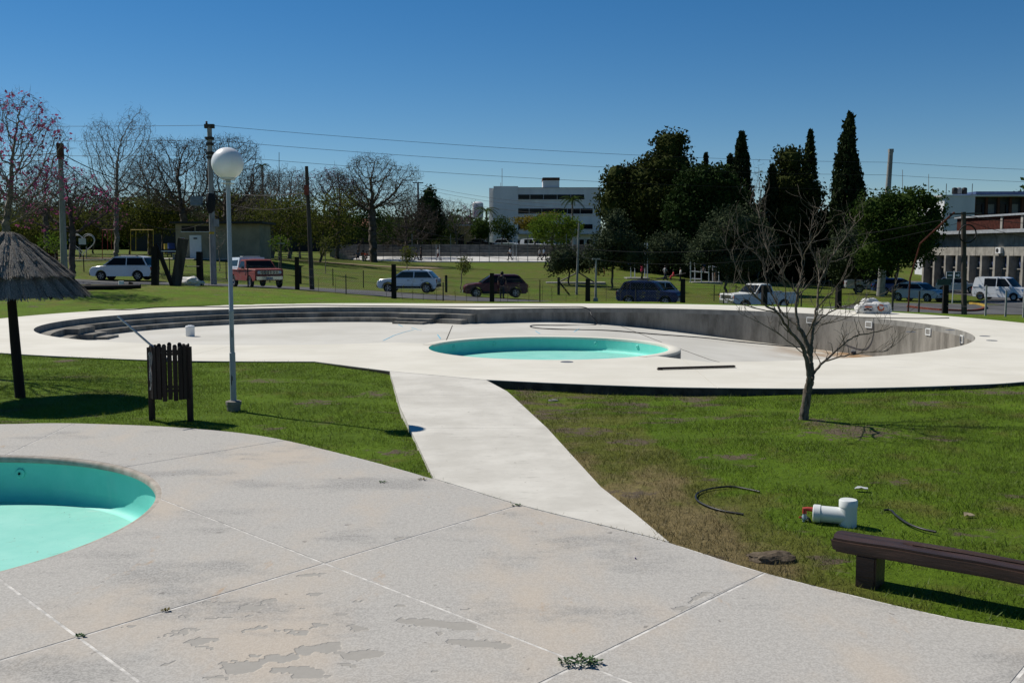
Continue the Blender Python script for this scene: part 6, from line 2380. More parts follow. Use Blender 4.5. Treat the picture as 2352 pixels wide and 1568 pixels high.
for i, u in enumerate(us):
    x = (u - 1176) / FPX * 131.5
    pale = i % 4 == 1
    MB().tube([(x, 131.2, fz - .3), (x, 131.2, fz + (3.6 if pale else 2.9))], .055 if pale else .03, 6).build('post', M_POLEG if pale else M_STEELD, cf, world=True)
for z in (1.0, 2.0, 2.9):
    MB().tube([(x0 + 2, 131.2, fz + z), (x1 + 1, 131.2, fz + z)], .018, 5).build('rail', M_STEELD, cf, world=True)
for i in range(3):
    u = (1005, 1182, 1320)[i]
    x = (u - 1176) / FPX * 131.5
    gl_ = thing('upright_pair', ('left pair of white uprights standing by the court fence', 'middle pair of white uprights standing by the court fence', 'right pair of white uprights standing by the court fence')[i], 'uprights', (x, 132.4, fz), 0, 'white uprights by the court fence')
    for s in (-.22, .22):
        MB().tube([(s, 0, -.1), (s, 0, 3.1 if i else 2.2)], .05, 6).build('upright', M_WFRAME, gl_)
    MB().tube([(-.22, 0, .45), (.22, 0, .45)], .035, 6).build('cross_bar', M_WFRAME, gl_)

# --- white block
YB = 190.0
kx = YB / FPX
wb_ = thing('white_building', 'white four storey block with dark ribbon windows beyond the court', 'building', tuple(foot(1255, YB)))
xl, xr_ = far(1141, 500, YB).x, far(1380, 500, YB).x
ztop = topz(432, YB)
zb = wb_.location.z - .5
MB().box(((xl + xr_) / 2, YB + 6, (ztop + zb) / 2), (xr_ - xl, 12, ztop - zb)).build('wall', M_WHITEB, wb_, world=True)
MB().box(((xl + far(1190, 500, YB).x) / 2 - .3, YB + 5.8, (topz(428, YB) + zb) / 2), (far(1190, 500, YB).x - xl + .6, 12.4, topz(428, YB) - zb)).build('stair_tower', M_WHITEB, wb_, world=True)
xs0 = far(1125, 500, YB).x
MB().box(((xs0 + xl) / 2 - .2, YB + 8.5, (topz(429, YB) + zb) / 2), (xl - xs0, 9, topz(429, YB) - zb)).build('side_wing', M_WHITEB, wb_, world=True)
px0, px1 = far(1247, 420, YB).x, far(1285, 420, YB).x
ph = MB().box(((px0 + px1) / 2, YB + 3, topz(424, YB)), (px1 - px0, 5.5, topz(408, YB) - topz(441, YB))).build('roof_tower', M_WHITEB, wb_, world=True)
MB().box(((px0 + px1) / 2, YB + 3, topz(411, YB)), (px1 - px0 + .12, 5.62, .5)).build('tower_band', M_BROWN, wb_, world=True)
MB().box(((xl + xr_) / 2 + 2, YB + 6, ztop + .06), (xr_ - xl - 3.5, 12.2, .12)).build('parapet', M_ROOFM, wb_, world=True)
for (va, vb, ua, ub, n) in ((447, 458, 1186, 1342, 5), (479, 491, 1186, 1362, 6), (515, 526, 1186, 1362, 6)):
    za, zc = topz(vb, YB), topz(va, YB)
    for k in range(n):
        a = far(ua + (ub - ua) * k / n, 470, YB).x + .05
        b = far(ua + (ub - ua) * (k + 1) / n, 470, YB).x - .05
        w_ = MB().box(((a + b) / 2, YB - .01, (za + zc) / 2), (b - a, .10, zc - za)).build('window', M_DWIN, wb_, world=True)
        o = MB().box(((a + b) / 2, YB - .08, za - .05), (b - a + .1, .14, .08)).build('sill', M_WHITEB, w_)
        o.data.transform(Matrix.Translation(-wb_.location))
MB().tube([(far(1153, 430, YB).x, YB + 2, topz(430, YB)), (far(1153, 430, YB).x, YB + 2, topz(385, YB))], .05, 5).build('antenna', M_POLEG, wb_, world=True)
MB().tube([(far(1150, 430, YB).x, YB + 2, topz(430, YB)), (far(1150, 430, YB).x, YB + 2, topz(418, YB))], .05, 5).build('antenna', M_POLEG, wb_, world=True)
# low annex in front of the block: white wall with door, canopy
q = foot(1330, 172)
an = thing('annex', 'low white annex with a dark door in front of the white block', 'building', tuple(q))
ax0, ax1 = far(1190, 560, 172).x, far(1375, 560, 172).x
MB().box(((ax0 + ax1) / 2, 174, q.z + 1.3), (ax1 - ax0, 4, 3.4)).build('wall', M_WHITEB, an, world=True)
MB().box(((ax0 + ax1) / 2, 173.4, q.z + 3.05), (ax1 - ax0 + .6, 5.4, .14)).build('roof', M_ROOFM, an, world=True)
for u, w, h, z, nm in ((1335, .9, 2.1, 1.05, 'door'), (1355, 1.1, 1.0, 1.6, 'window'), (1300, 1.1, 1.0, 1.6, 'window'), (1232, 2.4, 1.9, 1.0, 'garage_opening'), (1205, 2.4, 1.9, 1.0, 'garage_opening')):
    MB().box((far(u, 560, 172).x, 171.98, q.z + z), (w, .08, h)).build(nm, M_DWIN, an, world=True)
q = foot(1040, 178)
sh = thing('ochre_house', 'small ochre house glimpsed left of the white block', 'building', tuple(q))
MB().box((q.x, 180, q.z + 1.6), (7.5, 5, 4.0)).build('wall', simple('ochre_render', (0.34, 0.22, 0.075), .9, .2, .1, 1), sh, world=True)
MB().box((q.x, 180, q.z + 3.7), (8.0, 5.6, .25)).build('roof', M_ROOFM, sh, world=True)
MB().box((q.x - 1.5, 177.48, q.z + 1.5), (1.3, .08, 1.2)).build('window', M_DWIN, sh, world=True)
MB().box((q.x + 1.5, 177.48, q.z + 1.0), (1.0, .08, 2.1)).build('door', M_DWIN, sh, world=True)
q = foot(1098, 186)
wt = thing('water_tank', 'white water tank on a stand left of the white block', 'water tank', tuple(q))
zt = topz(500, 186) - q.z
MB().lathe([(.9, zt), (1.0, zt + .2), (1.0, zt + 2.6), (.7, zt + 2.9), (.001, zt + 3.0)], (0, 0, 0), 16).build('tank', M_WHITEB, wt, 40)
for a in range(4):
    MB().tube([(.7 * math.cos(a * 1.57 + .8), .7 * math.sin(a * 1.57 + .8), -.1), (.7 * math.cos(a * 1.57 + .8), .7 * math.sin(a * 1.57 + .8), zt + .1)], .09, 5).build('leg', M_POLEC, wt)

# --- tan hut with white door
YH = 86.0
q = foot(500, YH)
hut = thing('toilet_hut', 'tan flat roofed hut with a white door in the left park', 'hut', tuple(q))
hx0, hx1 = far(404, 560, YH).x, far(596, 560, YH).x
hz = q.z
ht = topz(514, YH) - hz
hc = (hx0 + hx1) / 2
MB().box((hc, YH + 2, hz + ht / 2 - .15), (hx1 - hx0, 4, ht + .3)).build('wall', M_TAN, hut, world=True)
MB().box((hc + .1, YH + 1.8, hz + ht + .10), (hx1 - hx0 + .7, 5.0, .18)).build('roof', M_TRIM, hut, world=True)
dx0, dx1 = far(436, 560, YH).x, far(463, 560, YH).x
d_ = MB().box(((dx0 + dx1) / 2, YH - .02, hz + 1.0), (dx1 - dx0, .08, 2.04)).build('door', M_WHITES, hut, world=True)
o = MB().box(((dx0 + dx1) / 2, YH - .07, hz + 1.75), (.30, .03, .12)).build('plate', M_TRIM, d_)
o.data.transform(Matrix.Translation(-hut.location))
for ua, ub in ((417, 446), (450, 480)):
    a, b = far(ua, 520, YH).x, far(ub, 520, YH).x
    w_ = MB().box(((a + b) / 2, YH - .01, hz + ht - .42), (b - a, .06, .46)).build('window', M_DWIN, hut, world=True)
    o = MB().box(((a + b) / 2, YH - .05, hz + ht - .69), (b - a + .1, .1, .06)).build('sill', M_WHITES, w_)
    o.data.transform(Matrix.Translation(-hut.location))
MB().box((far(428, 560, YH).x - .35, YH - .03, hz + 1.05), (.42, .05, 1.5)).build('notice_board', M_WHITES, hut, world=True)
MB().box((far(428, 560, YH).x - .35, YH - .065, hz + 1.62), (.36, .02, .30)).build('notice_header', M_REDPT, hut, world=True)
MB().box((hc, YH - .7, hz + .0), (hx1 - hx0 + .5, 1.3, .12)).build('step', M_KERB, hut, world=True)

# long tiled house deep in the park
YL = 150.0
q = foot(560, YL)
lh = thing('tiled_house', 'long low house with red tiled roof hidden behind the park trees', 'building', tuple(q))
lx0, lx1 = far(300, 540, YL).x, far(850, 540, YL).x
zt = topz(522, YL)
MB().box(((lx0 + lx1) / 2, YL + 4, (zt + q.z) / 2 - .4), (lx1 - lx0, 8, zt - q.z + .8)).build('wall', M_TRIM, lh, world=True)
rz_ = topz(500, YL)
V = [(lx0 - .5, YL - .8, zt), (lx1 + .5, YL - .8, zt), (lx1 + .5, YL + 4, rz_), (lx0 - .5, YL + 4, rz_), (lx0 - .5, YL + 8.8, zt), (lx1 + .5, YL + 8.8, zt)]
MB().add(V, [(0, 1, 2, 3), (3, 2, 5, 4), (0, 3, 4), (1, 5, 2), (0, 4, 5, 1)]).build('roof', M_TILE, lh, world=True)

# --- pillared building at the right
A = foot(2120, 119)
B = Vector((far(2420, 600, 96).x, 96, A.z))
d = (B - A)
d.z = 0
Lb = d.length
d.normalize()
rzb = math.atan2(d.y, d.x)
pbz = -1.75
pb = thing('pillared_building', 'grey concrete building with a row of pillars at the far right', 'building', (A.x, A.y, pbz), rzb)
ztop = 4.75 - pbz
MB().box((Lb / 2, 4.3, ztop / 2 - .1), (Lb, 7, ztop)).build('wall', M_BLOCK, pb)
z0p, z1p = topz(587, 107) - pbz, topz(537, 107) - pbz
npan = 7
for k in range(npan):
    a = Lb * k / npan
    MB().box((a + Lb / npan / 2, .55, (z0p + z1p) / 2), (Lb / npan - .06, .5, z1p - z0p)).build('panel', M_PANEL, pb)
MB().box((Lb / 2, 3.5, z1p + .22), (Lb + 1.2, 8.4, .36)).build('roof_edge', M_ROOFM, pb)
npl = int(Lb / 2.15)
zwin0 = topz(615, 107) - pbz
for k in range(npl + 1):
    x = Lb * k / npl
    MB().box((x, .55, z0p / 2), (.34, 1.3, z0p)).build('pillar', M_PANEL, pb)
    if k < npl:
        xm = Lb * (k + .5) / npl
        w_ = MB().box((xm, .82, (z0p + zwin0) / 2 - .05), (1.35, .08, z0p - zwin0 - .25)).build('window', M_DWIN, pb)
        for s in (-.36, .38):
            o = MB().box((xm + s, .77, (z0p + zwin0) / 2 - .05), (.34, .03, z0p - zwin0 - .3)).build('curtain', simple('blue_curtain', (0.06, 0.09, 0.19), .8, .2, .3, 9), w_)
        MB().box((xm, .68, zwin0 - .06), (1.6, .34, .10)).build('sill', M_PANEL, w_)
        # rough blocks under each window
        rows_ = 5
        for r_ in range(rows_):
            for c_ in range(4):
                xx = xm - .60 + .40 * c_ + (.0 if r_ % 2 else .0)
                MB().box((xx, .76, (r_ + .5) * (zwin0 - .14) / rows_), (.385, .09 + .03 * ((r_ * 3 + c_) % 3), (zwin0 - .14) / rows_ - .02)).build('block', M_BLOCK, w_)
ac = MB().box((Lb * .62, .15, z0p + .55), (.85, .34, .62)).build('air_conditioner', M_WHITES, pb)
MB().lathe([(.22, 0), (.22, .02), (.001, .02)], (Lb * .62 - .12, -.025, z0p + .55), 14, Matrix.Rotation(R(90), 3, 'X')).build('fan', M_TRIM, ac)
# brick storey set back
bz0, bz1 = z1p + .40, topz(498, 122) - pbz
MB().box((Lb / 2 - 2, 12.5, (bz0 + bz1) / 2 - .8), (Lb + 14, 6, bz1 - bz0 + 1.6)).build('brick_storey', M_BRICKD, pb)
for k in range(7):
    MB().box((Lb * k / 6 + .5, 9.46, (bz0 + bz1) / 2 - .2), (.4, .16, bz1 - bz0 + .4)).build('brick_pier', M_PANEL, pb)
MB().box((Lb / 2 - 2, 12.5, bz1 + .12), (Lb + 14.4, 6.6, .22)).build('coping', M_ROOFM, pb)
# upper block with blue roof
YU = 150.0
q = foot(2250, YU)
ub = thing('upper_building', 'building with white end wall and blue roof behind the pillared one', 'building', tuple(q))
ux0, ux1, ux2 = far(2162, 480, YU).x, far(2232, 480, YU).x, far(2480, 480, YU).x
uz0, uz1 = q.z - .5, topz(452, YU)
MB().box(((ux0 + ux1) / 2, YU + 4, (uz0 + uz1) / 2), (ux1 - ux0, 10, uz1 - uz0)).build('end_wall', M_WHITEB, ub, world=True)
MB().box(((ux1 + ux2) / 2, YU + 5.5, (uz0 + uz1) / 2), (ux2 - ux1, 9, uz1 - uz0 - .05)).build('gallery_wall', simple('grey_blue_wall', (0.06, 0.07, 0.085), .9, .2, .2, 1), ub, world=True)
for k in range(9):
    x = ux1 + (ux2 - ux1) * (k + .3) / 9
    MB().box((x, YU + .4, (uz0 + uz1) / 2), (.35, .35, uz1 - uz0 - .1)).build('column', M_BROWN, ub, world=True)
    MB().box((x + 1.0, YU + .95, uz1 - 2.0), (.9, .06, 1.9)).build('door', M_POLEG if k % 2 else M_DWIN, ub, world=True)
MB().box(((ux1 + ux2) / 2, YU + .3, uz1 - 3.0), (ux2 - ux1, .15, .9)).build('balustrade', M_BROWN, ub, world=True)
MB().box(((ux0 + ux2) / 2, YU + 4.6, uz1 + .12), (ux2 - ux0 + 1, 11.4, .24)).build('roof_slab', M_WHITEB, ub, world=True)
rf = MB().box(((ux1 + ux2) / 2 + 1, YU + 5, uz1 + .55), (ux2 - ux1, 8, .6)).build('roof', M_BLUERF, ub, world=True)
for u in (2206, 2216, 2229):
    x = far(u, 440, YU).x
    tk = MB().lathe([(.34, 0), (.38, .1), (.38, .8), (.3, .95), (.1, 1.0), (.001, 1.0)], (x, YU + 2, uz1 + .5), 14).build('tank', M_TRIM if u != 2216 else M_POLEG, rf, 40)
    tk.data.transform(Matrix.Translation(-ub.location))
for u in (2180, 2240):
    tk = MB().tube([(far(u, 440, YU).x, YU + 1, uz1 + .2), (far(u, 440, YU).x, YU + 1, uz1 + 2.0)], .05, 5).build('rail_post', M_TRIM, rf)
    tk.data.transform(Matrix.Translation(-ub.location))

# ------------------------------------------------------------------ poles
def pole(name, label, u0, v0, Y, u1, v1, r0, r1, mat, cat='utility pole', n=10):
    b = foot(u0, Y)
    top = far(u1, v1, Y)
    o = thing(name, label, cat, tuple(b))
    MB().tube([Vector((0, 0, -.15)), (top - b)], [r0, r1], n).build('shaft', mat, o, 40)
    return o, b, top


P1, P1b, P1t = pole('utility_pole', 'tall concrete pole carrying a transformer behind the red pickup', 491, 640, 66, 481, 292, .21, .15, M_POLEC)
tz = P1t - P1b
MB().box(tz + Vector((0, 0, .05)), (.62, .28, .26)).build('head_block', M_POLEW, P1)
MB().lathe([(.05, 0), (.09, .05), (.05, .1), (.08, .15), (.03, .2)], tz + Vector((-.18, 0, .18)), 10).build('insulator', M_BROWN, P1, 30)
for v, s in ((318, .48), (331, .40), (352, .42), (362, .36)):
    z = topz(v, 66) - P1b.z
    MB().box((tz.x * .97, 0, z), (s, .44, .17)).build('collar', M_POLEW, P1)
z = topz(462, 66) - P1b.z
tr = MB().box((-.95, -.1, z), (.68, .5, .62)).build('transformer', simple('transformer_blue', (0.16, 0.22, 0.27), .6, .4, .15, 3), P1)
for k in range(4):
    MB().box((-.95, -.36, z - .24 + .16 * k), (.70, .04, .03)).build('fin', M_POLEG, tr)
for k in range(3):
    MB().tube([(-1.15 + .2 * k, -.1, z + .31), (-1.15 + .2 * k, -.1, z + .48)], .035, 6).build('bushing', M_BROWN, tr)
MB().beam((-.6, 0, z - .2), (.0, 0, z - .2), .1, .1).build('bracket', M_STEELD, P1)
MB().lathe([(.20, z - .8), (.30, z - .3), (.32, z + .2), (.22, z + .5)], (-.05, 0, 0), 10).build('cable_bundle', M_WIRE, P1, 30)
MB().box((.32, -.15, topz(512, 66) - P1b.z), (.32, .2, .5)).build('meter_box', M_POLEG, P1)
MB().box((0.02, -.2, topz(535, 66) - P1b.z), (.34, .04, .14)).build('warning_plate', M_YELPT, P1)
P2, P2b, P2t = pole('utility_pole', 'leaning grey wooden pole right of the red pickup', 717, 667, 60, 704, 382, .15, .10, M_POLEW)
MB().box((-.2, -.12, topz(437, 60) - P2b.z), (.26, .24, .60)).build('red_box', simple('rust_red_box', (0.20, 0.045, 0.03), .7, .3, .2, 4), P2)
P3, P3b, P3t = pole('utility_pole', 'pole behind the straw sunshade with a pale lower half', 149, 636, 58, 138, 338, .20, .13, M_POLEC)
MB().box((P3t - P3b) * .97, (.3, .3, .9)).build('head_block', M_BROWN, P3)
P4, P4b, P4t = pole('utility_pole', 'thin grey pole at the left of the playground', 1324, 680, 79, 1330, 512, .10, .07, M_POLEC)
P5, P5b, P5t = pole('park_lamp', 'short grey park lamp with flat head right of the maroon car', 1368, 693, 54, 1369, 596, .06, .045, M_POLEG, 'lamp post')
MB().lathe([(.14, -.05), (.12, .18), (.07, .22), (.07, .75), (.06, .78)], (0, 0, 0), 10).build('base', M_POLEC, P5, 30)
MB().box(P5t - P5b + Vector((0, 0, .03)), (.42, .2, .07)).build('lamp_head', M_POLEG, P5)
P6, P6b, P6t = pole('utility_pole', 'thick pale concrete pole rising through the green tree at the right', 2022, 680, 84, 2046, 348, .34, .19, M_POLEC, n=14)
MB().box(P6t - P6b + Vector((0, 0, .05)), (.36, .36, .3)).build('cap', M_POLEG, P6)
P7, P7b, P7t = pole('utility_pole', 'weathered wooden pole with a cable coil at the right', 2215, 728, 50, 2213, 487, .135, .115, M_POLEW)
zc = topz(537, 50) - P7b.z
cring = [(-.08 + .42 * math.cos(2 * math.pi * i / 28), -.16, zc + .44 * math.sin(2 * math.pi * i / 28)) for i in range(29)]
MB().tube(cring, .035, 6).build('cable_coil', M_WIRE, P7, 60)
MB().beam((-1.0, -.1, topz(492, 50) - P7b.z), (.6, -.1, topz(490, 50) - P7b.z), .06, .08).build('cross_arm', M_STEELD, P7)
MB().tube([(-.75, -.1, topz(488, 50) - P7b.z), (-1.0, -.1, topz(498, 50) - P7b.z), (-1.75, 1.5, topz(560, 52) - P7b.z), (-2.0, 2.0, topz(640, 52) - P7b.z), (-2.05, 2.0, gz(P7b.x - 2.05, 52) - P7b.z - .1)], .05, 6).build('bent_conduit', M_REDPT if False else simple('rusty_conduit', (0.12, 0.035, 0.025), .8, .2, .3, 5), P7, 40)
P8, P8b, P8t = pole('utility_pole', 'distant pole behind the court between the trees', 962, 565, 150, 960, 420, .2, .15, M_POLEC)
MB().box(P8t - P8b, (1.6, .15, .15)).build('cross_arm', M_STEELD, P8)
P9, P9b, P9t = pole('park_lamp', 'low wooden lamp post with flat hood behind the red pickup', 646, 645, 74, 645, 560, .07, .06, M_POLEW, 'lamp post')
MB().box(P9t - P9b + Vector((0, 0, .03)), (.55, .3, .07)).build('lamp_hood', M_POLEG, P9)


def cable(label, pts, r=.012, sag=None, group=None):
    P = [Vector(q) for q in pts]
    o = thing('power_line', label, 'cable', tuple(P[0]), 0, group)
    out = []
    for i, (a, b) in enumerate(zip(P[:-1], P[1:])):
        s = (sag[i] if isinstance(sag, (list, tuple)) else sag) or 0
        n = 16
        for k in range(n if i < len(P) - 2 else n + 1):
            t_ = k / n
            q_ = a.lerp(b, t_)
            q_.z -= s * 4 * t_ * (1 - t_)
            out.append(q_ - P[0])
    MB().tube(out, r * .7, 4).build('wire', M_WIRE, o)


for i, (va, vb, vr, lab) in enumerate(((288, 373, 386, 'topmost high wire between the transformer pole and the concrete pole'), (322, 402, 414, 'middle high wire between the transformer pole and the concrete pole'), (356, 436, 447, 'lowest high wire between the transformer pole and the concrete pole'))):
    cable(lab, [far(-700, va - 12, 66), far(481, va, 66), far(2043, vb, 84), far(2700, vr + 10, 84)], .017, [.2, .5, .2])
cable('thick cable sagging from the left pole to the transformer pole', [far(-500, 330, 58), far(140, 352, 58), far(485, 440, 66)], .035, [.4, .8])
cable('second thick cable sagging under it to the transformer pole', [far(-500, 345, 58), far(141, 365, 58), far(486, 470, 66)], .03, [.5, 1.6])
cable('lower slack cable from the left pole to the transformer pole', [far(141, 372, 58), far(487, 505, 66)], .025, 1.9)
cable('black cable from the transformer pole over to the leaning pole', [far(486, 438, 66), far(706, 442, 60)], .03, .25)
cable('lower black cable from the transformer pole to the leaning pole', [far(487, 455, 66), far(707, 470, 60)], .022, .5)
cable('long black cable falling from the leaning pole to the thin grey pole', [far(707, 444, 60), far(1330, 570, 79), far(2205, 497, 50)], .028, [1.1, .9])
cable('second cable falling from the leaning pole towards the playground', [far(708, 480, 60), far(1330, 590, 79), far(2205, 512, 50)], .02, [1.2, 1.2])
for i, (v, ve, lab) in enumerate(((424, 472, 'upper far wire across the white block'), (432, 482, 'middle far wire across the white block'), (446, 497, 'lower far wire across the white block'))):
    cable(lab, [far(780, v - 16, 152), far(960, v, 150), far(1480, ve, 128)], .026, [.4, 1.0])
cable('cable running right from the coil pole above the van', [far(2213, 494, 50), far(2700, 520, 46)], .02, .3)
cable('second cable running right from the coil pole', [far(2213, 505, 50), far(2700, 560, 46)], .016, .6)
cable('stay wire slanting from the fence post down to the terrace corner', [far(2160, 663, 50.4), far(2060, 737, 44)], .014, 0)
for u, v0, v1, Y, lab in ((2073, 390, 455, 260, 'distant radio mast above the green broadleaf tree'), (2133, 400, 450, 280, 'distant thin mast left of the far building'), (641, 350, 420, 240, 'distant thin mast above the bare trees by the lamp')):
    b = foot(u, Y)
    o = thing('radio_mast', lab, 'mast', tuple(b))
    MB().tube([(0, 0, -.2), tuple(far(u, v0, Y) - b)], [.16, .07], 5).build('shaft', M_POLEG, o)

# street signs with arrows
sb = foot(2187, 68)
sg = thing('street_sign', 'street name post with two white arrows on dark plates', 'sign', tuple(sb))
z1 = topz(622, 68) - sb.z
MB().tube([(0, 0, -.1), (.06, 0, z1)], .035, 8).build('post', M_WHITES, sg)
for dx, w in ((-.27, .46), (.25, .40)):
    z = topz(632, 68) - sb.z
    pl = MB().box((dx, -.06, z), (w, .03, .46)).build('plate', M_WHITES, sg)
    MB().box((dx, -.08, z), (w - .06, .02, .40)).build('field', M_GREENS, pl)
    if dx < 0:
        MB().box((dx, -.095, z), (w - .16, .015, .10)).build('bar', M_WHITES, pl)
    else:
        MB().box((dx - .04, -.095, z), (.16, .015, .08)).build('arrow_shaft', M_WHITES, pl)
        MB().add([(dx + .03, -.102, z + .13), (dx + .15, -.102, z), (dx + .03, -.102, z - .13), (dx + .03, -.088, z + .13), (dx + .15, -.088, z), (dx + .03, -.088, z - .13)], [(0, 1, 2), (5, 4, 3), (0, 3, 4, 1), (1, 4, 5, 2), (2, 5, 3, 0)]).build('arrow_head', M_WHITES, pl)
MB().box((-.62, -.05, topz(648, 68) - sb.z), (.95, .03, .40)).build('name_plate', M_GREENS, sg)

# ------------------------------------------------------------------ fences
def post(parent, u, Y, v_top, w, mat, name='post', lean=0, sides=None):
    b = foot(u, Y)
    h = topz(v_top, Y) - b.z
    L0 = parent.location
    m = MB()
    rg = random.Random(int(u * 7))
    m.box((b.x + lean * h / 2 - L0.x, b.y - L0.y, b.z + h / 2 - .1 - L0.z), (w, w * .9, h + .2), rz=rg.uniform(-.3, .3), taper=.86)
    return m.build(name, mat, parent)


q = foot(1000, 55)
nf = thing('perimeter_fence', 'wire fence of dark timber posts along the near side of the road', 'fence', tuple(q))
big_posts = [(460, 57, 578), (683, 57, 590), (905, 55, 607), (1130, 55, 627), (1350, 54, 640), (1568, 53, 640), (1755, 52, 655), (1925, 51, 660), (2170, 50.5, 655)]
for u, Y, vt in big_posts:
    post(nf, u, Y, vt, .27 if u != 460 else .32, M_BLWOOD, 'timber_post')
for u, Y, vt in ((570, 57, 600), (795, 56, 622), (1018, 55, 640), (1240, 54.5, 648), (1460, 53.5, 656), (1662, 52.5, 662), (1840, 51.5, 665), (2050, 51, 664)):
    post(nf, u, Y, vt + 8, .06, M_STEELD, 'thin_post')
pts = [foot(u, Y) for u, Y, _ in big_posts]
for hgt in (.35, .8, 1.25):
    m = MB()
    m.tube([p_ + Vector((0, 0, hgt)) for p_ in pts], .008, 3)
    m.build('strand', M_STEELD, nf, world=True)
# woven wire netting between the posts
m = MB()
for a, b in zip(pts[:-1], pts[1:]):
    L_ = (b - a).length
    n = int(L_ / .14)
    for k in range(n):
        for s in (-1, 1):
            t0_, t1_ = k / n, (k + s * 9) / n
            if 0 <= t1_ <= 1:
                m.tube([a.lerp(b, t0_) + Vector((0, 0, .05)), a.lerp(b, t1_) + Vector((0, 0, 1.27))], .0014, 3, False)
m.build('netting', M_GALV, nf, world=True, recalc=False)['kind'] = 'stuff'
q = foot(1000, 72)
ff = thing('verge_fence', 'low wire fence with thin dark posts on the park side of the road', 'fence', tuple(q))
fps = []
for u, Y in ((108, 74), (193, 74), (275, 74), (390, 74), (520, 73), (620, 72), (690, 72), (765, 72), (835, 72), (910, 72.5), (1025, 73), (1137, 74), (1240, 75), (1350, 76), (1445, 76), (1545, 76), (1640, 76), (1690, 76)):
    b = foot(u, Y)
    wide = u in (690, 1025, 1445)
    MB().tube([b - Vector((0, 0, .1)), b + Vector((0, 0, 1.25))], .10 if wide else .035, 6).build('post', M_BLWOOD, ff, world=True)
    fps.append(b)
for hgt in (.4, .8, 1.15):
    MB().tube([p_ + Vector((0, 0, hgt)) for p_ in fps], .007, 3).build('strand', M_STEELD, ff, world=True)
q = foot(2290, 47)
rf_ = thing('steel_fence', 'row of thin grey steel fence posts at the right edge', 'fence', tuple(q))
for u, Y, vt in ((2049, 50, 660), (2110, 50, 668), (2263, 47, 655), (2309, 46, 667), (2350, 46, 662), (2400, 45, 665)):
    post(rf_, u, Y, vt, .075, M_POLEG if u > 2250 else M_STEELD, 'post')
rp2 = [foot(u, Y) for u, Y in ((2170, 50.5), (2263, 47), (2309, 46), (2350, 46), (2400, 45))]
for hgt in (.5, 1.1):
    MB().tube([p_ + Vector((0, 0, hgt)) for p_ in rp2], .008, 3).build('strand', M_STEELD, rf_, world=True)
# braced posts by the verge at the playground
q = foot(1283, 78)
bpst = thing('braced_post', 'dark braced corner post left of the thin grey pole', 'post', tuple(q))
MB().box((0, 0, .62), (.2, .2, 1.5)).build('upright', M_BLWOOD, bpst)
MB().beam((.05, 0, 1.0), (.85, 0, 0), .12, .12).build('brace', M_BLWOOD, bpst)

# leaning timbers at the gate
YG = 56.0
for nm, ua, va, ub_, vb_, w, lab in (('timber_post', 356, 660, 357, 566, .34, 'upright black timber left of the leaning planks'), ('timber_beam', 397, 655, 358, 560, .20, 'black beam leaning against the upright timber'), ('timber_plank', 402, 663, 421, 548, .55, 'broad weathered plank leaning near the sack')):
    a, b = far(ua, va, YG), far(ub_, vb_, YG)
    o = thing(nm, lab, 'timber', tuple(a))
    MB().beam((0, 0, -.1), tuple(b - a), w, .16 if w > .5 else w, up=(0, 1, 0)).build('board', M_POLEW if w > .5 else M_BLWOOD, o)
MB_ = None
a, b = far(425, 612, YG), far(458, 612, YG)
o = thing('timber_rail', 'thin rail between the leaning plank and the next post', 'timber', tuple(a))
MB().tube([(0, 0, 0), tuple(b - a)], .025, 5).build('rod', M_STEELD, o)
for i, (u, v, w, lab, mt) in enumerate(((437, 655, .75, 'white bundled sack lying by the leaning plank', M_BAG), (418, 652, .4, 'small white bag beside the bundled sack', M_BAG))):
    q = far(u, v, 57)
    clod('refuse_sack', lab, 'sack', (q.x, 57 + .6 * i, gz(q.x, 57) + .18), w, mt, (1, .6, .45), 20 + i, 'sacks by the leaning plank')
# log edging and stubs on the left verge
a, b = far(188, 672, 50), far(318, 666, 50)
o = thing('log_edging', 'long dark log lying on the left verge', 'log', (a.x, 50, gz(a.x, 50) + .1))
MB().tube([(0, 0, 0), ((b.x - a.x) * .5, .2, .02), (b.x - a.x, .3, .06)], [.14, .13, .11], 10).build('log', M_BLWOOD, o, 40)
for u, v0, v1, w, mt, lab, ln in ((203, 668, 652, .26, M_BLWOOD, 'short dark stump at the left end of the log', 0), (279, 664, 645, .26, M_WPVC, 'pale bucket shaped stub standing behind the log', 0), (296, 664, 648, .22, M_BLWOOD, 'tilted dark stump at the right end of the log', .35)):
    b = foot(u, 51)
    o = thing('stump', lab, 'stump', tuple(b), 0, 'stumps beside the log')
    h = topz(v1, 51) - b.z
    MB().tube([(0, 0, -.1), (ln * h, 0, h)], [w * .5, w * .52], 10).build('stub', mt, o, 40)

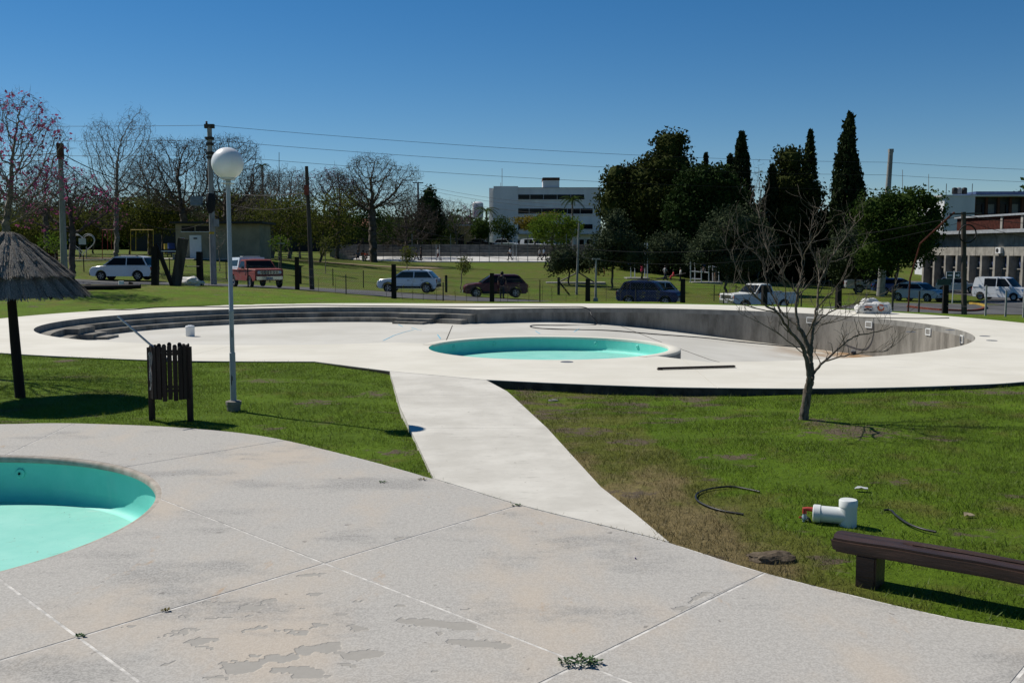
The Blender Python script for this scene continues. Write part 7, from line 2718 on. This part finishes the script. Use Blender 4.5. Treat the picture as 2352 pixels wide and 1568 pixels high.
# saplings planted along the fence
rngs = random.Random(31)
sap = []
ORD = 'first second third fourth fifth sixth seventh eighth ninth tenth eleventh twelfth thirteenth fourteenth fifteenth sixteenth seventeenth eighteenth nineteenth twentieth twenty-first twenty-second twenty-third last'.split()
for i, u in enumerate((480, 732, 770, 888, 924, 948, 972, 1003, 1046, 1072, 1098, 1149, 1166, 1190, 1215, 1245, 1268, 1300, 1325, 1392, 1425, 1440, 1475, 1510)):
    Y = rngs.uniform(53.2, 54.6) if u > 900 else rngs.uniform(56, 57.5)
    b = foot(u, Y)
    o = thing('sapling', '%s thin sapling from the left in the row along the roadside fence' % ORD[i], 'sapling', tuple(b), rngs.uniform(0, 6), 'saplings planted along the fence')
    h = rngs.uniform(.6, 1.15)
    MB().tube([(0, 0, -.05), (rngs.uniform(-.05, .05), rngs.uniform(-.05, .05), h)], [.012, .006], 5).build('stem', M_TWIGD, o)
    m = MB()
    for k in range(26):
        z = h * rngs.uniform(.35, 1.05)
        a = rngs.uniform(0, 6.28)
        r = rngs.uniform(.03, .2)
        c = Vector((r * math.cos(a), r * math.sin(a), z))
        d = Vector((math.cos(a), math.sin(a), rngs.uniform(-.3, .7))) * rngs.uniform(.06, .12)
        s = Vector((-math.sin(a), math.cos(a), .2)) * .022
        m.add([c - d * .5, c + s, c + d * .5, c - s], [(0, 1, 2, 3)])
    m.build('foliage', LF_OLIVE if i % 3 else LF_POD, o, recalc=False)['kind'] = 'stuff'

# ------------------------------------------------------------------ playground and park furniture
def bars(name, label, cat, u, Y, segs, r, mat, group=None, extra=None):
    b = foot(u, Y)
    o = thing(name, label, cat, tuple(b), 0, group)
    for nm, pts_ in segs:
        P = []
        for q_ in pts_:
            w_ = far(q_[0], q_[1], Y + (q_[2] if len(q_) > 2 else 0))
            P.append(w_ - b)
        MB().tube(P, r, 6).build(nm, mat, o)
    return o, b


def slabpad(name, label, u0, u1, Y, dep, mat=M_KERB):
    a, b = foot(u0, Y), foot(u1, Y)
    o = thing(name, label, 'pad', tuple((a + b) / 2))
    z = min(a.z, b.z)
    MB().box((0, dep / 2, .05), ((b - a).length, dep, .2)).build('slab', mat, o)


bars('exercise_gantry', 'tall white exercise gantry with a raised ladder', 'play frame', 1465, 103, [('post', ((1449, 648), (1449, 565))), ('post', ((1458, 648, 1.5), (1458, 565, 1.5))), ('post', ((1487, 648), (1487, 558))), ('post', ((1481, 648, 1.5), (1481, 558, 1.5))), ('bar', ((1449, 572), (1487, 572))), ('bar', ((1449, 580), (1487, 580))), ('bar', ((1458, 572, 1.5), (1481, 572, 1.5)))], .055, M_WFRAME)
slabpad('cement_pad', 'cement pad under the white gantry', 1440, 1492, 102.5, 3)
o, b = bars('climbing_frame', 'white low climbing frame right of the seesaw', 'play frame', 1610, 100, [('post', ((1586, 650), (1586, 590))), ('post', ((1596, 650, 1), (1596, 596, 1))), ('post', ((1611, 652), (1611, 596))), ('post', ((1628, 654), (1628, 612))), ('post', ((1637, 654, 1), (1637, 610, 1))), ('post', ((1651, 650, 1), (1651, 614, 1))), ('bar', ((1586, 623), (1628, 626))), ('bar', ((1628, 612), (1651, 614, 1))), ('bar', ((1586, 640), (1611, 641)))], .05, M_WFRAME)
slabpad('cement_pad', 'cement pad under the white climbing frame', 1590, 1660, 99.5, 2.2)
o, b = bars('seesaw', 'dark seesaw plank with children', 'seesaw', 1540, 104, [('plank', ((1507, 641), (1575, 628))), ('fulcrum', ((1541, 646), (1541, 634)))], .07, M_STEELD)
bars('triangle_bars', 'dark triangular exercise bars on a pale slab', 'play frame', 1325, 92, [('brace', ((1262, 659), (1328, 625))), ('brace', ((1388, 663), (1328, 625))), ('post', ((1326, 662, 1.2), (1326, 622)))], .06, M_STEELD)
slabpad('cement_pad', 'pale slab under the triangular exercise bars', 1255, 1392, 91.2, 2.0)
o, b = bars('play_swing', 'red and yellow swing frame beside the forked juniper', 'swing', 1370, 112, [('leg', ((1352, 635), (1358, 585))), ('leg', ((1390, 637), (1382, 585))), ('leg', ((1345, 633, 1.5), (1356, 585))), ('bar', ((1358, 585), (1382, 585)))], .06, M_REDPT)
bars('play_slide', 'yellow slide behind the swing frame', 'slide', 1378, 108, [('chute', ((1368, 632), (1380, 600))), ('rail', ((1372, 632), (1384, 598)))], .12, M_YELPT)
bars('parallel_bars', 'white horizontal bars behind the triangular exercise bars', 'play frame', 1345, 118, [('bar', ((1318, 602), (1390, 606))), ('bar', ((1318, 612), (1390, 616))), ('post', ((1320, 622), (1320, 600))), ('post', ((1388, 624), (1388, 604)))], .06, M_WFRAME)
b = foot(1446, 101)
o = thing('punch_bag', 'dark blue padded bag hanging from the gantry', 'bag', (b.x, b.y - .5, b.z + 1.3))
MB().lathe([(.12, 0), (.22, .1), (.22, .8), (.15, .9), (.02, 1.3)], (0, 0, 0), 12).build('bag', M_BLUEPT, o, 40)
# heart shaped frame and playground of the left park
b = foot(190, 98)
o = thing('heart_sculpture', 'white wire heart shaped frame in the left park', 'sculpture', tuple(b))
hp = []
for i in range(49):
    a = 2 * math.pi * i / 48
    hp.append((1.15 * math.sin(a) ** 3 * 1.1, 0, 1.55 + .075 * (13 * math.cos(a) - 5 * math.cos(2 * a) - 2 * math.cos(3 * a) - math.cos(4 * a))))
MB().tube(hp, .03, 5).build('heart_ring', M_WFRAME, o)
MB().tube([(x * .85, .3, 1.55 + (z - 1.55) * .85) for x, y, z in hp], .035, 5).build('inner_ring', M_WFRAME, o)
for x in (-.35, .35):
    MB().tube([(x, .1, -.1), (x, .1, 1.2)], .05, 5).build('leg', M_POLEG, o)
MB().box((0, .05, 1.7), (.7, .04, .6)).build('panel', M_WHITES, o)
for i, (u, u2, lab, mt) in enumerate(((300, 352, 'yellow swing frame in the left park', M_YELPT), (235, 268, 'red swing post frame behind the bare upright tree', M_REDPT))):
    bars('park_swing', lab, 'swing', u, 96, [('leg', ((u, 598), (u, 528))), ('leg', ((u2, 598), (u2, 528))), ('bar', ((u, 528), (u2, 528))), ('chain', ((u + 12, 530), (u + 12, 575))), ('chain', ((u2 - 12, 530), (u2 - 12, 575)))], .032, mt)
b = foot(382, 84)
o = thing('park_bench', 'slatted bench beside the tan hut', 'bench', tuple(b))
for k in range(3):
    MB().box((0, .12 * k, .46), (1.6, .10, .04)).build('seat_slat', M_DWOOD, o)
    MB().box((0, .40, .60 + .12 * k), (1.6, .04, .10)).build('back_slat', M_WFRAME if k == 1 else M_DWOOD, o)
for x in (-.6, .6):
    MB().box((x, .15, .22), (.08, .5, .46)).build('leg', M_POLEC, o)
for u, Y, mt, lab in ((394, 92, M_BLUEPT, 'blue litter drum beside the tan hut'), (385, 94, M_YELPT, 'yellow litter drum left of the blue one')):
    b = foot(u, Y)
    o = thing('litter_drum', lab, 'litter bin', tuple(b), 0, 'drums by the tan hut')
    MB().lathe([(.30, 0), (.31, .45), (.32, .46), (.31, .48), (.30, .95), (.001, .95)], (0, 0, .35), 16).build('drum', mt, o, 40)
    MB().tube([(0, 0, -.1), (0, 0, .36)], .05, 6).build('stand', M_STEELD, o)
for u, Y, lab in ((118, 62, 'dark red brick pillar behind the straw sunshade'),):
    b = foot(u, Y)
    o = thing('brick_pillar', lab, 'pillar', tuple(b))
    for k in range(9):
        MB().box((0, 0, .12 + .24 * k), (.75, .5, .225)).build('brick_course', M_BRICKD, o)
for u, Y, lab in ((700, 118, 'picnic table under the olive trees'), (845, 121, 'picnic table under the big spreading tree'), (655, 112, 'picnic table behind the young tree')):
    b = foot(u, Y)
    o = thing('picnic_table', lab, 'table', tuple(b), .2, 'picnic tables in the park')
    MB().box((0, 0, .75), (1.8, .8, .08)).build('table_top', M_TIER, o)
    for y_ in (-.75, .75):
        MB().box((0, y_, .45), (1.8, .3, .07)).build('seat', M_TIER, o)
        for x_ in (-.6, .6):
            MB().box((x_, y_, .2), (.15, .2, .44)).build('seat_leg', M_TIER, o)
    for x_ in (-.6, .6):
        MB().box((x_, 0, .36), (.2, .5, .72)).build('leg', M_TIER, o)

# ------------------------------------------------------------------ people
M_SKIN = simple('skin', (0.30, 0.17, 0.11), .6, .3, .1, 9)
M_HAIR = simple('dark_hair', (0.015, 0.010, 0.008), .7, .3, .2, 9)
CLOTH = {}


def cloth(c):
    k = 'cloth_%d_%d_%d' % tuple(int(x * 255) for x in c)
    return simple(k, c, .9, .15, .2, 12)


def skin_mesh(name, verts, edges, rad, mat, parent, sub=1):
    me = bpy.data.meshes.new(name)
    me.from_pydata([tuple(v) for v in verts], edges, [])
    o = bpy.data.objects.new(name, me)
    COL.objects.link(o)
    md = o.modifiers.new('skin', 'SKIN')
    for i, r in enumerate(rad):
        sv = me.skin_vertices[0].data[i]
        sv.radius = (r, r) if not hasattr(r, '__len__') else r
        sv.use_root = (i == 0)
    o.modifiers.new('sub', 'SUBSURF').levels = sub
    dg = bpy.context.evaluated_depsgraph_get()
    nm = bpy.data.meshes.new_from_object(o.evaluated_get(dg))
    bpy.data.objects.remove(o)
    nm.materials.clear()
    nm.materials.append(mat)
    shade(nm, 80)
    return put(name, nm, parent)


def person(label, loc, rz, h=1.68, top=(.5, .5, .5), legs=(.02, .02, .03), pose='stand', hair=None, female=False, group=None):
    """x forward, y left"""
    o = thing('person', label, 'person', loc, rz, group)
    s = h / 1.70
    st = {'walk': .20, 'stand': .05, 'sit': .0, 'climb': .1}[pose]
    if pose == 'sit':
        hz_ = .45
        J_ = {'pel': (0, 0, hz_), 'wai': (-.02, 0, hz_ + .18), 'che': (-.01, 0, hz_ + .40), 'nec': (.02, 0, hz_ + .56), 'hea': (.04, 0, hz_ + .70),
              'kl': (.40, .12, hz_ + .04), 'kr': (.40, -.12, hz_ + .02), 'fl': (.46, .13, .06), 'fr': (.44, -.13, .06), 'tl': (.60, .14, .04), 'tr': (.58, -.14, .04)}
        el = {'sl': (0, .19, hz_ + .50), 'el': (.08, .25, hz_ + .24), 'hl': (.30, .14, hz_ + .14), 'sr': (0, -.19, hz_ + .50), 'er': (.10, -.25, hz_ + .25), 'hr': (.30, -.12, hz_ + .16)}
    else:
        J_ = {'pel': (0, 0, .93), 'wai': (.01, 0, 1.08), 'che': (.01, 0, 1.30), 'nec': (.02, 0, 1.45), 'hea': (.04, 0, 1.59),
              'kl': (st * .8 + .03, .10, .50), 'kr': (-st * .3 + .03, -.10, .50), 'fl': (st * 1.3, .10, .07), 'fr': (-st * 1.5, -.10, .09 + st * .15), 'tl': (st * 1.3 + .16, .11, .04), 'tr': (-st * 1.5 + .14, -.11, .04)}
        ar = .18 if pose == 'walk' else .04
        el = {'sl': (.0, .19, 1.40), 'el': (-ar, .25, 1.13), 'hl': (-ar * .6 + .06, .26, .88), 'sr': (.0, -.19, 1.40), 'er': (ar, -.25, 1.13), 'hr': (ar * 1.8 + .06, -.24, .90)}
        if pose == 'climb':
            el.update({'er': (.12, -.26, 1.62), 'hr': (.20, -.20, 1.86), 'el': (.10, .27, 1.60), 'hl': (.20, .22, 1.84)})
    J_.update(el)
    J_['hip'] = (J_['pel'][0] + (.06 if pose == 'sit' else 0), 0, J_['pel'][2] - (.03 if pose == 'sit' else .12))
    K = [k for k in J_ if k != 'hip']
    P = [Vector(J_[k]) * s for k in K]
    ix = {k: i for i, k in enumerate(K)}
    E_ = [(ix[a], ix[b]) for a, b in (('pel', 'wai'), ('wai', 'che'), ('che', 'nec'), ('nec', 'hea'), ('pel', 'kl'), ('pel', 'kr'), ('kl', 'fl'), ('kr', 'fr'), ('fl', 'tl'), ('fr', 'tr'), ('che', 'sl'), ('che', 'sr'), ('sl', 'el'), ('el', 'hl'), ('sr', 'er'), ('er', 'hr'))]
    rd = {'hip': .125, 'pel': .13, 'wai': .115, 'che': .125, 'nec': .055, 'hea': .10, 'kl': .058, 'kr': .058, 'fl': .042, 'fr': .042, 'tl': .035, 'tr': .035, 'sl': .06, 'sr': .06, 'el': .042, 'er': .042, 'hl': .034, 'hr': .034}
    skin_mesh('body', P, E_, [rd[k] * s for k in K], M_SKIN, o)

    def sub(keys, edges, grow, nm, mt):
        ii = {k: i for i, k in enumerate(keys)}
        skin_mesh(nm, [Vector(J_[k]) * s for k in keys], [(ii[a], ii[b]) for a, b in edges], [(rd[k] * s + grow) for k in keys], mt, o)
    sub(['hip', 'pel', 'wai', 'che', 'sl', 'sr', 'el', 'er'], [('hip', 'pel'), ('pel', 'wai'), ('wai', 'che'), ('che', 'sl'), ('che', 'sr'), ('sl', 'el'), ('sr', 'er')], .022, 'shirt', cloth(top))
    sub(['pel', 'kl', 'kr', 'fl', 'fr'], [('pel', 'kl'), ('pel', 'kr'), ('kl', 'fl'), ('kr', 'fr')], .02, 'trousers', cloth(legs))
    hv = Vector(J_['hea']) * s
    m = MB().ball(hv + Vector((-.02 * s, 0, .05 * s)), .125 * s, 12, 8, (1, .9, 1))
    if female:
        m.ball(hv + Vector((-.09 * s, 0, -.10 * s)), .085 * s, 10, 6, (.7, 1, 1.5))
    m.build('hair', hair or M_HAIR, o, 80)
    m = None
    for k, t_ in (('fl', 'tl'), ('fr', 'tr')):
        a, b = Vector(J_[k]) * s, Vector(J_[t_]) * s
        MB().tube([a - (b - a) * .35, (a + b) / 2, b + (b - a) * .35], [.045 * s, .055 * s, .04 * s], 8).build('shoe', M_TRIM, o, 60)
    return o


def pl(u, Y, dz=0.0):
    q_ = foot(u, Y)
    return (q_.x, q_.y, q_.z + dz)


CY = 133.5
cw = lambda u, Y=CY: ((u - 1176) / FPX * Y, Y, cz + .10 + SLOPE * (Y - 131) / 11.1)
G = 'people on the court'
person('person in white top and dark shorts walking on the court', cw(1007), R(0), 1.72, (.6, .6, .6), (.10, .02, .03), 'walk', group=G)
person('person in pale blue shirt standing alone in mid court', cw(1172), R(180), 1.72, (.40, .48, .56), (.015, .017, .03), 'walk', group=G)
person('person in grey top walking behind the pale blue pair', cw(1239), R(0), 1.62, (.30, .32, .34), (.02, .02, .03), 'walk', group=G)
person('person in sky blue top striding right on the court', cw(1249), R(-10), 1.72, (.34, .45, .58), (.015, .02, .035), 'walk', group=G)
person('person in dark clothes at the left end of the court', cw(968), R(170), 1.75, (.03, .03, .035), (.02, .02, .025), 'stand', group=G)
person('person in grey shirt beside the dark clothed one', cw(958), R(180), 1.66, (.22, .20, .22), (.05, .04, .04), 'walk', group=G)
person('person in black standing with hands low left on court', cw(941), R(90), 1.40, (.02, .02, .02), (.015, .015, .02), 'stand', group=G)
G = 'people resting under the spreading tree'
person('person in orange shirt sitting under the spreading tree', pl(834, 124), R(-60), 1.7, (.62, .10, .03), (.03, .03, .05), 'sit', group=G)
person('person in red orange top sitting beside the first', pl(842, 122.5), R(-110), 1.6, (.55, .06, .03), (.30, .25, .22), 'sit', group=G)
person('person in grey sitting left of the orange shirt', pl(822, 124), R(-80), 1.7, (.16, .16, .18), (.04, .04, .06), 'sit', group=G)
G = 'people at the playground'
person('person in pink vest and black leggings at the gantry', pl(1474, 102.2), R(20), 1.66, (.60, .05, .13), (.012, .012, .015), 'climb', female=True, group=G)
person('person in grey hoodie and jeans beside the seesaw', pl(1527, 103), R(10), 1.45, (.32, .34, .36), (.03, .04, .08), 'walk', group=G)
q = far(1547, 632, 103.6)
person('child in red dress riding on the seesaw', (q.x, 103.6, q.z - .42), R(180), 1.25, (.58, .04, .07), (.55, .05, .08), 'sit', group=G)
person('child in white shirt standing at the seesaw end', pl(1563, 102), R(180), 1.35, (.62, .62, .60), (.02, .02, .03), 'stand', group=G)
person('child in navy top climbing on the white frame', (far(1617, 640, 100.4).x, 100.4, foot(1617, 100.4).z + 1.0), R(90), 1.3, (.03, .05, .13), (.45, .33, .34), 'climb', group=G)
person('person in beige leaning at the white frame', pl(1643, 100.6), R(150), 1.62, (.12, .11, .10), (.22, .18, .14), 'stand', group=G)
person('person in dark jacket leaning into the maroon car', pl(1153, 66.4, .035), R(80), 1.74, (.02, .02, .024), (.03, .035, .045), 'stand')
